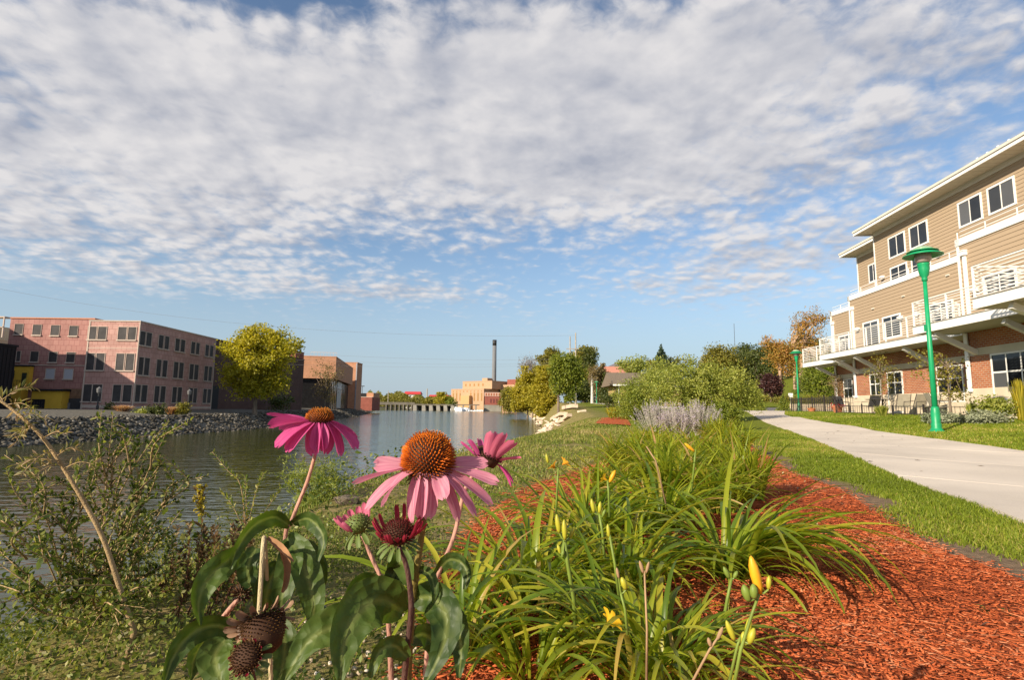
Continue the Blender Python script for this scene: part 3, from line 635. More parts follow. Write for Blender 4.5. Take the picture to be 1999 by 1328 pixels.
for (v, vd, u) in ((17.3, 15.8, 30.4), (17.3, 15.8, 32.4), (17.3, 15.8, 26.3), (15.7, 14.0, 21.45), (15.7, 14.0, 18.3), (14.1, 12.2, 15.7), (18.9, 17.3, 37.9), (18.9, 17.3, 35.0)):
    P_(MB().bar((vd + 0.25, u, 3.72), (v - 0.02, u, 3.02), 0.16, 0.18), 'brace', M_WHITE)
def walllight(v, u, z):
    P_(MB().lathe([(0.05, 0.0), (0.11, -0.02), (0.15, -0.10), (0.10, -0.12), (0.06, -0.17), (0.01, -0.18)], 10, (v - 0.16, u, z)).box(v - 0.18, v, u - 0.03, u + 0.03, z - 0.03, z + 0.03), 'wall_light', M_WHITE)
for a in ((17.3, 32.07, 5.5), (17.3, 28.2, 5.52), (17.3, 27.0, 5.5), (15.7, 21.15, 5.4), (18.8, 32.0, 8.45), (18.8, 25.6, 8.6), (18.8, 27.4, 8.55)): walllight(*a)
for (u, z) in ((30.6, 6.3), (28.0, 6.45), (24.9, 6.75)):
    P_(MB().box(17.22, 17.3, u - 0.09, u + 0.09, z, z + 0.06), 'dryer_vent', M_FRIEZE)

# ------------------------------------------------------------------ green lamps along the path
M_GREEN = mat('green_paint', (0.008, 0.27, 0.105), 0.42, 0.4, 0.14, 5)
M_LENS = glassmat('lamp_glass', (0.30, 0.24, 0.22), 0.15, 0.0); M_CLEAR = glassmat('lamp_dome', (0.26, 0.36, 0.22), 0.12, 0.0)
def lamp(label, loc, h, name='street_lamp', k=1.0):
    t = thing(name, label, 'street lamp', loc, 0, 'green lamps along the path')
    MB().lathe([(0.18, -0.25), (0.18, 0.03), (0.14, 0.05), (0.11, 0.12), (0.118, 0.20), (0.10, 0.23), (0.105, 0.45), (0.092, 0.60), (0.07, 0.64)], 18).build('lamp_base', M_GREEN, t, smooth=True)
    hp = h - 0.95
    MB().lathe([(0.068, 0.60), (0.058, hp * 0.5), (0.046, hp)], 14).build('pole', M_GREEN, t, smooth=True)
    c = MB().lathe([(0.066, hp), (0.066, hp + 0.06), (0.064, hp + 0.10), (0.10, hp + 0.15), (0.13, hp + 0.32), (0.13, hp + 0.42), (0.14, hp + 0.44), (0.14, hp + 0.47), (0.09, hp + 0.48)], 18).build('collar', M_GREEN, t, smooth=True)
    MB().box(-0.10, -0.06, -0.03, 0.03, hp * 0.66, hp * 0.66 + 0.16).build('control_box', M_GREEN, t)
    MB().lathe([(0.13, hp + 0.485), (0.185, hp + 0.55), (0.19, hp + 0.70), (0.15, hp + 0.76)], 18).build('lamp_lens', M_LENS, t, smooth=True)
    sh = MB().lathe([(0.16, hp + 0.745), (0.43, hp + 0.665), (0.45, hp + 0.67), (0.445, hp + 0.69), (0.30, hp + 0.76), (0.18, hp + 0.775)], 28).build('lamp_shade', M_GREEN, t, smooth=True)
    MB().lathe([(0.27, hp + 0.79), (0.345, hp + 0.775), (0.355, hp + 0.79), (0.28, hp + 0.82)], 28).build('rim', M_GREEN, sh, smooth=True)
    MB().lathe([(0.27, hp + 0.815), (0.21, hp + 0.88), (0.11, hp + 0.93), (0.02, hp + 0.945)], 20).build('lamp_cap', M_CLEAR, t, smooth=True)
    return t
def lampspot(px, Y):
    p = atY(px, 797 + (px - 999.5) * 0.012, Y); return (p.x, p.y, Hz(p.x, p.y))
l1 = lampspot(1826, 14.2); print('lamp1 z', l1)
lamp('green lamp post nearest the camera on the lawn between path and brick building', l1, atY(1801, 480, 14.2).z - l1[2])
l2 = lampspot(1560, 40); lamp('second green lamp post standing beside the far end of the apartment building', l2, atY(1553, 683, 40).z - l2[2])
l3 = lampspot(1165, 100); lamp('far green lamp post against dark trees near the low brown roofed house', l3, atY(1160, 744, 100).z - l3[2])

# ------------------------------------------------------------------ patio things in front of the building
M_FABRIC = mat('chair_fabric', (0.40, 0.36, 0.28), 0.9, 0.1, 0.1, 8); M_IRON = mat('wrought_iron', (0.035, 0.03, 0.028), 0.5, 0.4)
def chair(label, u, v, rz, dark=False):
    p = uv(u, v); t = thing('patio_chair', label, 'chair', (p.x, p.y, Hz(p.x, p.y)), rz - TH, 'patio chairs in front of the apartments')
    m = M_FABRIC if not dark else mat('dark_fabric', (0.06, 0.06, 0.065), 0.9, 0.1)
    MB().hexa([(-0.26, -0.25, 0.40), (0.26, -0.25, 0.40), (0.26, 0.25, 0.36), (-0.26, 0.25, 0.36), (-0.26, -0.25, 0.43), (0.26, -0.25, 0.43), (0.26, 0.25, 0.39), (-0.26, 0.25, 0.39)]).build('seat', m, t)
    MB().hexa([(-0.25, 0.25, 0.38), (0.25, 0.25, 0.38), (0.25, 0.28, 0.38), (-0.25, 0.28, 0.38), (-0.25, 0.48, 0.95), (0.25, 0.48, 0.95), (0.25, 0.51, 0.95), (-0.25, 0.51, 0.95)]).build('backrest', m, t)
    for s in (-1, 1):
        MB().tube([(s * 0.28, -0.27, -0.05), (s * 0.28, -0.25, 0.42), (s * 0.28, -0.22, 0.62), (s * 0.28, 0.30, 0.64)], 0.014, 6).build('arm', M_IRON, t)
        MB().tube([(s * 0.28, 0.34, -0.05), (s * 0.28, 0.26, 0.38), (s * 0.27, 0.50, 0.97)], 0.014, 6).build('leg', M_IRON, t)
    return t
chair('tan sling patio chair turned sideways right of the green lamp post', 24.0, 15.95, R(75))
chair('tan sling patio chair leaning back behind the sapling trunk', 25.0, 16.05, R(-70))
chair('upright tan patio chair against the stone base left of the lamp post', 26.6, 16.5, R(190))
chair('patio chair beside the wrought table near the patio door', 27.4, 16.4, R(170))
chair('black cushioned patio chair left of the glazed patio door', 29.9, 16.4, R(185), True)
chair('dark metal patio chair standing by the flower pot at the far brick corner', 32.3, 16.3, R(60), True)
chair('black patio chair behind the picket fence near the far patio door', 34.6, 17.4, R(120), True)
p = uv(28.2, 15.9); tb = thing('patio_table', 'round wrought iron patio table in front of the patio door', 'table', (p.x, p.y, Hz(p.x, p.y)))
MB().lathe([(0.55, 0.70), (0.56, 0.71), (0.56, 0.725), (0.5, 0.73)], 20).build('tabletop', M_IRON, tb)
for k in range(4):
    a = k * math.pi / 2 + 0.4; c, s = math.cos(a), math.sin(a)
    MB().tube([(0.42 * c, 0.42 * s, -0.05), (0.30 * c, 0.30 * s, 0.12), (0.12 * c, 0.12 * s, 0.36), (0.34 * c, 0.34 * s, 0.70)], 0.016, 6).build('leg', M_IRON, tb)
def fence(label, pts, h, gap, name='picket_fence', bars=(0.12, 0.92), r=0.009):
    pts = [Vector(p) for p in pts]; b = pts[0]; t = thing(name, label, 'fence', (b.x, b.y, Hz(b.x, b.y)))
    mb = MB(); po = []
    for a, c in zip(pts, pts[1:]):
        n = max(1, int((c - a).length / gap))
        for f in bars: MB().bar((a.x - b.x, a.y - b.y, Hz(a.x, a.y) - t.location.z + h * f), (c.x - b.x, c.y - b.y, Hz(c.x, c.y) - t.location.z + h * f), 0.025).build('rail', M_IRON, t)
        for k in range(n):
            q = a + (c - a) * k / n; z = Hz(q.x, q.y) - t.location.z; o = (q.x - b.x, q.y - b.y)
            if k % 12 == 0: MB().box(o[0] - 0.025, o[0] + 0.025, o[1] - 0.025, o[1] + 0.025, z - 0.1, z + h + 0.06).build('post', M_IRON, t)
            else: MB().box(o[0] - r, o[0] + r, o[1] - r, o[1] + r, z + h * 0.05, z + h).build('picket', M_IRON, t)
    return t
fence('black picket fence running from the second lamp to the building corner', [uv(40.5, 20.2), uv(40.5, 16.9), uv(34.0, 16.7), uv(34.0, 18.7)], 0.95, 0.14)
fence('low black iron railing round the patio behind the green lamp post', [uv(30.5, 15.0), uv(23.6, 15.0), uv(23.6, 16.6)], 0.42, 0.2, 'iron_railing', (0.2, 0.95), 0.006)
M_TERRA = mat('terracotta', (0.42, 0.15, 0.07), 0.8); 
def pot(label, u, v, r, h):
    p = uv(u, v); t = thing('flower_pot', label, 'flower pot', (p.x, p.y, Hz(p.x, p.y)))
    MB().lathe([(r * 0.7, -0.03), (r, h * 0.8), (r * 1.12, h * 0.8), (r * 1.12, h), (r * 0.9, h), (r * 0.85, h * 0.9)], 14).build('pot', M_TERRA, t); return t
pots = [(pot('large terracotta pot with red flowers by the far brick corner', 33.0, 16.3, 0.26, 0.4), (0.42, 0.02, 0.03), 0.36), (pot('small orange pot standing on the lawn by the picket fence', 34.6, 15.6, 0.2, 0.22), (0.35, 0.12, 0.03), 0.15)]

# ------------------------------------------------------------------ power line poles by the trees
M_POLE = mat('pole_wood', (0.36, 0.32, 0.27), 0.9, 0.1, 0.15, 3)
def utility(label, px, Y, topy, r=0.16, arms=True, light=True):
    g = on_ground(px, Y); zt = atY(px, topy, Y).z; t = thing('utility_pole', label, 'utility pole', tuple(g), 0, 'utility poles')
    MB().lathe([(r, -0.3), (r * 0.6, zt - g.z)], 8).build('pole', M_POLE, t)
    if arms: MB().box(-1.6, 0.5, -0.24, -0.11, zt - g.z - 2.8, zt - g.z - 2.66).build('crossarm', M_POLE, t)
    return t, Vector((g.x, g.y, zt))
u1, T1 = utility('taller pale utility pole rising above the riverside trees', 1124, 92, 650, 0.17)
u2, T2 = utility('shorter pale utility pole just left of the taller one', 1113, 96, 657, 0.16, False)
M_WIRE = mat('wire', (0.24, 0.24, 0.26), 0.6)
def wire(label, ptsY, r=0.022):
    P = [atY(*p) for p in ptsY]; q = []
    n = 60; ks = np.linspace(0, len(P) - 1, n)
    A = np.array([tuple(p) for p in P]); t = np.arange(len(P))
    co = [np.polyfit(t, A[:, i], min(2, len(P) - 1)) for i in range(3)]
    q = [tuple(np.polyval(c, k) for c in co) for k in ks]
    b = q[-1]; o = MB().tube([(x - b[0], y - b[1], z - b[2]) for x, y, z in q], r * 0.55, 4).build('power_line', M_WIRE, None, b)
    return tag(o, label, 'cable', 'power lines over the river')

# ------------------------------------------------------------------ the far (left) bank
def at(px, py, Y=None, X=None): return atY(px, py, Y) if X is None else atX(px, py, X)
def building(name, label, loc, cat_='building', rz=0.0, group=None): return thing(name, label, cat_, loc, rz, group)
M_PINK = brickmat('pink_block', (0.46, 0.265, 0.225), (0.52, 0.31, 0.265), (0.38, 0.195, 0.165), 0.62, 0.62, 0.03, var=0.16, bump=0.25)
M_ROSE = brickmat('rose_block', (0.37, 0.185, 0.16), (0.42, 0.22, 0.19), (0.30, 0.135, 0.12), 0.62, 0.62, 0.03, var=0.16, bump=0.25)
M_TRIMP = mat('cream_trim', (0.52, 0.42, 0.35), 0.8, 0.2, 0.08)
M_SCREEN = mat('window_screen', (0.055, 0.05, 0.05), 0.7, 0.25, 0.25, 1.2)
M_BLIND = mat('white_blind', (0.42, 0.43, 0.47), 0.7, 0.2, 0.06, 3, stretch=(1, 1, 20))
FY, SX = 63.5, -43.0
def wpane(parent, face, c, a0, a1, z0, z1, org, fr=0.055, glass=None, sill=True, frame=None, name='window', split=0):
    """window on a wall: face 'y' lies in the plane Y=c looking to -Y, 'x' in X=c looking to +X"""
    fm = frame or M_TRIMP; o = link(bpy.data.objects.new(name, None)); o.parent = parent; o.location = (-org[0], -org[1], -org[2])
    def bx(mb, a, b, d0, d1, za, zb):
        if face == 'y': mb.box(a, b, c - d1, c - d0, za, zb)
        else: mb.box(c + d0, c + d1, a, b, za, zb)
        return mb
    f = MB(); bx(f, a0 - fr, a0, -0.02, 0.06, z0, z1); bx(f, a1, a1 + fr, -0.02, 0.06, z0, z1); bx(f, a0 - fr, a1 + fr, -0.02, 0.063, z1, z1 + fr)
    if split:
        for k in range(1, split + 1): q = a0 + (a1 - a0) * k / (split + 1); bx(f, q - 0.03, q + 0.03, 0.0, 0.055, z0, z1)
        bx(f, a0, a1, 0.0, 0.052, (z0 + z1) / 2 - 0.03, (z0 + z1) / 2 + 0.03)
    f.build('frame', fm, o)
    if sill: bx(MB(), a0 - fr - 0.05, a1 + fr + 0.05, -0.02, 0.14, z0 - 0.14, z0).build('sill', fm, o)
    bx(MB(), a0, a1, -0.02, 0.02, z0, z1).build('pane', glass or M_SCREEN, o)
    return o
org = (SX, FY, 0.0)
pink = building('office_building', 'pink block office building with rows of dark paired windows at the river', org)
LP = (-org[0], -org[1], -org[2])
xs = atY(168, 700, FY).x; xl = atY(19, 640, FY + 0.9).x; ZT = 10.2
MB().box(xs, SX, FY, 80.0, -0.6, ZT).build('wall', M_PINK, pink, LP)
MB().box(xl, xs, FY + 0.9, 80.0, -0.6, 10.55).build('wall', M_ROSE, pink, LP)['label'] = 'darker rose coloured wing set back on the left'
MB().box(xs - 0.05, SX + 0.08, FY - 0.08, 80.1, ZT, ZT + 0.13).build('roof_edge', M_TRIMP, pink, LP)
MB().box(xl, xs - 0.053, FY + 0.8, 80.0, 10.55, 10.7).build('roof_edge', mat('coral_edge', (0.5, 0.22, 0.13), 0.8), pink, LP)
MB().box(SX - 0.03, SX + 0.05, 79.9, 80.06, -0.3, ZT).build('corner_trim', M_TRIMP, pink, LP)
MB().box(xs - 0.03, xs + 0.12, FY - 0.05, FY + 0.02, -0.3, ZT).build('corner_trim', M_TRIMP, pink, LP)
MB().box(SX - 0.05, SX + 0.045, FY - 0.045, FY + 0.06, -0.3, ZT).build('corner_trim', M_TRIMP, pink, LP)
MB().box(xs + 0.13, SX - 0.06, FY - 0.06, FY, 0.25, 0.6).box(SX, SX + 0.06, FY + 0.07, 79.89, 0.2, 0.45).box(xs + .13, SX - 0.06, FY - 0.03, FY, 7.05, 7.12).box(xl, xs - 0.06, FY + 0.85, FY + 0.9, 5.05, 5.15).build('belt_course', M_TRIMP, pink, LP)
def px1(x): return x / 4.0
def fx(x, y): p = atY(x / 4.0, 600 + y / 4.0, FY); return p.x, p.z
def sy(x, y): p = atX(x / 4.0, 600 + y / 4.0, SX); return p.y, p.z
for row, xr in (((150, 250), ((690, 755), (768, 833), (925, 990), (1003, 1065))), ((358, 490), ((675, 738), (752, 816), (908, 970), (985, 1048))), ((602, 735), ((645, 715), (722, 795), (882, 945), (962, 1028)))):
    zt = fx(860, row[0] + 4)[1]; zb = fx(860, row[1] + 3)[1]
    for a, b in xr: wpane(pink, 'y', FY, fx(a, (row[0] + row[1]) / 2)[0], fx(b, (row[0] + row[1]) / 2)[0], zb, zt, org)
for (za, zb, xr) in ((7.55, 9.15, ((1092, 1133), (1142, 1183), (1240, 1277), (1288, 1322), (1372, 1405), (1415, 1448), (1497, 1528), (1536, 1563), (1610, 1637), (1646, 1672))),
                     (4.1, 6.15, ((1080, 1118), (1126, 1166), (1222, 1258), (1270, 1306), (1357, 1392), (1400, 1434), (1482, 1514), (1520, 1552), (1598, 1626), (1633, 1658))),
                     (0.98, 2.95, ((1052, 1092), (1101, 1145), (1202, 1240), (1250, 1288), (1342, 1376), (1384, 1416), (1470, 1502), (1508, 1536), (1583, 1611), (1618, 1645)))):
    ym = {7.55: 230, 4.1: 440, 0.98: 680}[za]
    for a, b in xr: wpane(pink, 'x', SX, sy(a, ym)[0], sy(b, ym)[0], za, zb, org)
def fl(x, y): p = atY(x / 5.776, 600 + y / 5.776, FY + 0.9); return p.x, p.z
for (a, b, t, bo) in ((175, 268, 188, 305), (380, 475, 197, 312), (583, 680, 203, 318), (790, 885, 210, 322), (195, 240, 495, 610), (352, 442, 500, 615), (560, 652, 503, 620), (758, 852, 508, 622)):
    wpane(pink, 'y', FY + 0.9, fl(a, t)[0], fl(b, t)[0], fl(a, bo)[1], fl(a, t)[1], org, 0.03)
for (a, b, t, bo) in ((525, 625, 695, 805), (730, 830, 698, 808)): wpane(pink, 'y', FY + 0.9, fl(a, t)[0], fl(b, t)[0], fl(a, bo)[1], fl(a, t)[1], org, glass=M_BLIND)
MB().box(fl(705, 1000)[0], xs - 0.06, FY + 0.7, FY + 0.895, -0.3, fl(800, 1030)[1]).build('garage_recess', mat('dark_door', (0.05, 0.05, 0.055), 0.6), pink, LP)
MB().box(fl(740, 1000)[0], fl(820, 1000)[0], FY + 0.62, FY + 0.697, -0.3, fl(800, 1080)[1]).build('door', mat('grey_door', (0.16, 0.16, 0.18), 0.6), pink, LP)
MB().box(fl(705, 1000)[0], xs - 0.06, FY + 0.75, FY + 0.893, fl(800, 1028)[1], fl(800, 920)[1]).build('brown_panel', mat('brown_stone', (0.22, 0.13, 0.08), 0.9, 0.1, 0.25, 3), pink, LP)
# yellow annexes in front of it
M_YEL = mat('yellow_render', (0.72, 0.45, 0.055), 0.85, 0.15, 0.07, 1.0); M_BLACK = mat('black_trim', (0.02, 0.02, 0.022), 0.7, 0.2)
YA = 63.2
def fa(x, y): p = atY(x / 5.776, 600 + y / 5.776, YA); return p.x, p.z
ox = (fa(350, 1220)[0], YA, -0.4)
an = building('yellow_annex', 'yellow rendered single storey annex with black framed window under the pink building', ox)
La = (-ox[0], -ox[1], -ox[2])
x0, x1 = fa(355, 1000)[0], fa(700, 1000)[0]; zt = fa(500, 945)[1]
MB().box(x0, x1, YA, FY + 0.88, -0.7, zt).build('wall', M_YEL, an, La)
MB().box(x0 - 0.1, x1 + 0.15, YA - 0.2, FY + 0.85, zt, zt + 0.22).build('roof', M_BLACK, an, La)
MB().box(fa(372, 1)[0], fa(415, 1)[0], YA - 0.05, YA + 0.01, -0.5, fa(400, 1045)[1]).build('door', mat('dark_green_door', (0.03, 0.04, 0.02), 0.6), an, La)
wpane(an, 'y', YA, fa(505, 1)[0], fa(612, 1)[0], fa(500, 1140)[1], fa(500, 1055)[1], ox, 0.16, frame=M_BLACK, sill=False, split=3)
MB().box(fa(428, 1)[0], fa(445, 1)[0], YA - 0.03, YA, fa(0, 1078)[1], fa(0, 1050)[1]).build('wall_plaque', mat('red_plaque', (0.35, 0.08, 0.03), 0.7), an, La)
MB().box(fa(615, 1)[0], fa(636, 1)[0], YA - 0.5, YA - 0.1, -0.6, fa(0, 1155)[1]).build('bin', mat('brown_bin', (0.12, 0.05, 0.02), 0.7), an, La)
ox2 = (fa(150, 1220)[0], YA + 0.8, -0.4); YB = 63.45
def fb(x, y): p = atY(x / 5.776, 600 + y / 5.776, YB); return p.x, p.z
an2 = building('yellow_annex', 'taller two storey yellow annex with balcony between black building and low annex', ox2); L2 = (-ox2[0], -ox2[1], -ox2[2])
x0, x1 = fb(100, 1)[0], fb(352, 1)[0]; zt = fb(300, 925)[1]; ztt = fb(300, 665)[1]; x1u = fb(385, 1)[0]
MB().box(x0, x1, YB, FY + 0.87, -0.7, zt).box(x0, x1u, YB + 0.4, FY + 0.86, zt, ztt).build('wall', M_YEL, an2, L2)
MB().box(x0, x1u + 0.1, YB + 0.3, FY + 0.85, ztt, ztt + 0.16).build('roof', M_BLACK, an2, L2)
MB().box(x0, x1 + 0.05, YB - 0.05, YB + 0.38, zt + 0.003, zt + 0.09).build('balcony_floor', M_BLACK, an2, L2)
rb = MB().box(x0, x1, YB, YB + 0.04, zt + 0.95, zt + 1.0)
for k in range(9): q = x0 + (x1 - x0) * k / 8; rb.box(q - 0.015, q + 0.015, YB + 0.01, YB + 0.03, zt + 0.09, zt + 0.95)
rb.build('balcony_railing', M_BLACK, an2, L2)
MB().box(fb(308, 1)[0], fb(358, 1)[0], YB + 0.35, YB + 0.41, zt + 0.1, fb(0, 735)[1]).build('door', mat('dark_green_door', (0.03, 0.04, 0.02), 0.6), an2, L2)
wpane(an2, 'y', YB + 0.4, fb(178, 1)[0], fb(205, 1)[0], fb(0, 808)[1], fb(0, 722)[1], ox2, 0.14, frame=M_BLACK, sill=False)
wpane(an2, 'y', YB, fb(170, 1)[0], fb(255, 1)[0], fb(0, 1105)[1], fb(0, 1045)[1], ox2, 0.16, frame=M_BLACK, sill=False, split=3)
# black clad building at the left edge, a tall wing beyond it throws its shade over the pink front
M_BLKC = mat('black_cladding', (0.022, 0.019, 0.02), 0.75, 0.2, 0.3, 2.0, 0.4, 3, stretch=(6, 6, 0.2))
yb = 50.0; xb = atY(28, 720, 57.5).x; zb = atY(28, 678, 57.5).z; ob = (xb - 4, yb, -0.5)
blk = building('clad_building', 'black vertically clad building cut off by the left edge', ob); Lb = (-ob[0], -ob[1], -ob[2])
MB().box(-80, xb, yb, 57.5, -1.2, zb).build('wall', M_BLKC, blk, Lb)
for k in range(18):
    q = yb + 0.2 + k * 0.42; MB().box(xb, xb + 0.06, q - 0.04, q + 0.04, -0.9, zb - 0.2).build('batten', M_BLKC, blk, Lb)
MB().box(-80.2, xb + 0.12, yb - 0.12, 57.6, zb, zb + 0.2).build('roof_edge', M_BLACK, blk, Lb)
MB().box(-80, -56.4, 50.5, 57.3, zb + 0.2, 11.3).add([(-80, 50.5, 11.3), (-61, 50.5, 11.3), (-61, 57.3, 11.3), (-80, 57.3, 11.3), (-70.5, 50.5, 16), (-70.5, 57.3, 16)], [(0, 1, 4), (1, 2, 5, 4), (3, 5, 2), (0, 4, 5, 3)]).build('tall_wing', M_BLKC, blk, Lb)
oc = (-73, 79, 0); crm = building('cream_building', 'cream building with metal stair showing above the black building at left', oc)
p0, p1 = atY(-40, 618, 78), atY(17, 618, 78)
MB().box(p0.x, p1.x - 1.0, 78, 84, -0.5, p0.z - 1.4).box(p0.x - 0.2, p1.x - 0.8, 77.8, 84, p0.z - 3.4, p0.z - 3.1).build('wall', mat('cream_render', (0.55, 0.47, 0.3), 0.8), crm, (73, -79, 0))
MB().box(p0.x, p1.x - 0.2, 77.6, 79, p0.z - 0.15, p0.z).box(p1.x - .35, p1.x - .2, 77.6, 77.75, p0.z - 3, p0.z - .15).box(p1.x - 1.6, p1.x - 1.45, 77.6, 77.75, p0.z - 3, p0.z - .15).box(p0.x, p1.x - .2, 77.6, 77.7, p0.z - 1.6, p0.z - 1.5).build('stair_frame', M_TRIMP, crm, (73, -79, 0))
wpane(crm, 'y', 78, p1.x - 2.4, p1.x - 1.3, p0.z - 6.6, p0.z - 3.9, oc)

# brown building beyond the pink one
M_BROWN = brickmat('brown_brick', (0.105, 0.058, 0.047), (0.13, 0.07, 0.056), (0.085, 0.05, 0.042), 0.4, 0.12, 0.012, var=0.2)
obr = (-45, 80, 0); brn = building('brown_building', 'windowless dark brown brick building behind the yellow green tree', obr)
MB().box(-62, -45, 80.1, 120, -0.6, 10.6).build('wall', M_BROWN, brn, (45, -80, 0))
MB().box(-62, -44.9, 80.12, 120.1, 10.6, 10.75).build('roof_edge', M_BROWN, brn, (45, -80, 0))
MB().box(-45, -44.93, 83.0, 85.6, -0.3, 3.6).build('door', M_BLACK, brn, (45, -80, 0))
# brick mall with overhanging upper storey
M_ORB = brickmat('orange_brick', (0.46, 0.215, 0.12), (0.52, 0.26, 0.15), (0.40, 0.24, 0.16), 0.5, 0.16, 0.014, var=0.14)
M_RDB = brickmat('deep_red_brick', (0.26, 0.075, 0.055), (0.31, 0.095, 0.065), (0.22, 0.10, 0.08), 0.5, 0.16, 0.014, var=0.2)
mo = Vector((-47.6, 150, 0)); ma = math.atan2(8.2, 45)   # river face leans away from the view axis
mall = building('brick_hall', 'orange brick hall with blank upper storey overhanging dark glass at the water', tuple(mo), rz=ma)
zt = atY(655, 698, 150).z; zo = atY(600, 739, 150).z
MB().box(-13, 0, 0, 46, zo, zt).build('upper_storey', M_ORB, mall)
MB().box(-13.05, 0.05, -0.05, 46.05, zt, zt + 0.25).build('roof_edge', M_ORB, mall)
MB().box(-12.9, -1.2, 1.4, 45, -1.0, zo - 0.02).build('ground_storey', glassmat('dark_glass', (0.012, 0.012, 0.013), 0.15, 0.1), mall)
for k in range(12):
    y = 3 + k * 3.6; MB().box(-1.2, -1.08, y, y + 0.16, -0.9, zo - 0.03).build('mullion', M_DARKMETAL, mall)
MB().box(-1.2, -1.05, 14, 24, 0.2, zo - 2.4).build('shutter', mat('pale_shutter', (0.42, 0.40, 0.36), 0.6), mall)
MB().box(-1.2, -1.05, 14, 24, zo - 2.2, zo - 0.1).build('shutter', mat('pale_shutter2', (0.5, 0.5, 0.5), 0.5), mall)
rr = MB()
for k in range(9): rr.box(-7 + k * 0.85, -6.95 + k * 0.85, 2, 2.05, zt + 0.25, zt + 1.5)
rr.box(-7, -0.1, 2, 2.05, zt + 1.4, zt + 1.5).build('roof_railing', M_TRIMP, mall)
opi = (-51.5, 128, 0); pier = building('brick_tower', 'narrow deep red brick tower between tree and orange hall', opi)
p0, p1 = atY(566, 686, 128), atY(578, 686, 128)
MB().box(p0.x, p1.x, 128, 133, -1.0, p0.z).build('wall', M_RDB, pier, (51.5, -128, 0))
MB().box(p0.x - 0.08, p1.x + 0.08, 127.92, 133, p0.z, p0.z + 0.2).build('roof_edge', M_RDB, pier, (51.5, -128, 0))
ot = (-58, 200, 0); tw = building('brick_tower', 'taller pinkish brick stair tower at the river end of the hall', ot)
p0, p1 = atY(673, 709, 200), atY(697.5, 709, 200)
MB().box(p0.x - 2, p1.x, 200, 207, -1, p0.z).build('wall', M_ORB, tw, (58, -200, 0)); MB().box(p0.x - 2.1, p1.x + 0.1, 199.9, 207, p0.z, p0.z + 0.3).build('roof_edge', M_ORB, tw, (58, -200, 0))
MB().box(p1.x - 0.35, p1.x + 0.06, 199.86, 200, -0.9, p0.z - 0.02).build('downspout', mat('steel_pipe', (0.3, 0.3, 0.32), 0.5), tw, (58, -200, 0))
osb = (-62, 232, 0); sb = building('pump_building', 'low dark red brick building at the bend of the far bank', osb)
p0, p1 = atY(694, 768, 232), atY(727, 767, 232); pm = atY(713, 776, 232)
MB().box(p0.x, p1.x, 232, 246, -1, pm.z).build('wall', M_RDB, sb, (62, -232, 0)); MB().box(pm.x, p1.x, 234, 245, pm.z, p1.z).build('upper_wall', M_ORB, sb, (62, -232, 0))
MB().box(p0.x, pm.x, 235, 245, pm.z, p1.z - 0.2).build('roof_plant', M_BLACK, sb, (62, -232, 0)); MB().box(p0.x, p1.x + 0.1, 231.9, 234, pm.z, pm.z + 0.2).build('roof_edge', M_TRIMP, sb, (62, -232, 0))

# lamps on the far promenade
def blamp(label, px, Y, topy):
    g = on_ground(px, Y); h = atY(px, topy, Y).z - g.z; t = thing('promenade_lamp', label, 'street lamp', tuple(g), 0, 'black lamps on the far promenade')
    MB().lathe([(0.13, -0.1), (0.13, 0.4), (0.07, 0.5), (0.055, h - 0.75)], 8).build('pole', M_DARKMETAL, t)
    MB().lathe([(0.06, h - 0.75), (0.20, h - 0.6), (0.24, h - 0.2), (0.12, h - 0.12), (0.03, h)], 10).build('lantern', mat('lantern_glass', (0.16, 0.16, 0.16), 0.3), t)
blamp('black promenade lamp in front of the pink building corner', 191, 58, 755)
blamp('black promenade lamp before the river side windows of the pink building', 368, 66, 760)

# ------------------------------------------------------------------ riprap
def stone_mesh(seed, flat=0.6):
    r = random.Random(seed); bm = bmesh.new(); bmesh.ops.create_icosphere(bm, subdivisions=1, radius=0.5)
    d = [(Vector((r.gauss(0, 1), r.gauss(0, 1), r.gauss(0, 1))).normalized(), r.uniform(0.25, 0.42)) for _ in range(7)]
    for v in bm.verts:
        for n, k in d:
            e = v.co.dot(n) - k
            if e > 0: v.co -= n * e
        v.co.z *= flat
    me = bpy.data.meshes.new('stone'); bm.to_mesh(me); bm.free(); return me
def stonemat(name, c, var):
    m = mat(name, c, 0.9, 0.15, 0.2, 3, 0.5, 12); nt = m.node_tree; N = nt.nodes; L = nt.links; b = N['Principled BSDF']
    oi = N.new('ShaderNodeObjectInfo'); src = b.inputs['Base Color'].links[0].from_socket
    mr = N.new('ShaderNodeMapRange'); L.new(oi.outputs['Random'], mr.inputs[0]); mr.inputs[3].default_value = 1 - var; mr.inputs[4].default_value = 1 + var
    mu = N.new('ShaderNodeVectorMath'); mu.operation = 'SCALE'; L.new(src, mu.inputs[0]); L.new(mr.outputs[0], mu.inputs[3]); L.new(mu.outputs[0], b.inputs['Base Color'])
    return m
M_STONE = stonemat('riprap_stone', (0.11, 0.098, 0.08), 0.5); M_LSTONE = stonemat('limestone_block', (0.62, 0.49, 0.36), 0.2)
SM = [stone_mesh(k, 0.75) for k in range(8)]
for m_ in SM: m_.materials.append(M_STONE)
rip = link(bpy.data.objects.new('riprap_bank', None)); tag(rip, 'grey riprap stone slope along the far water edge', kind='structure')
rip.location = (-32, 50, -1)
def bank_pt(Y, e):
    x = float(np.interp(Y, LB[:, 1], LB[:, 0])) - e; return x, Y, Hz(x, Y)
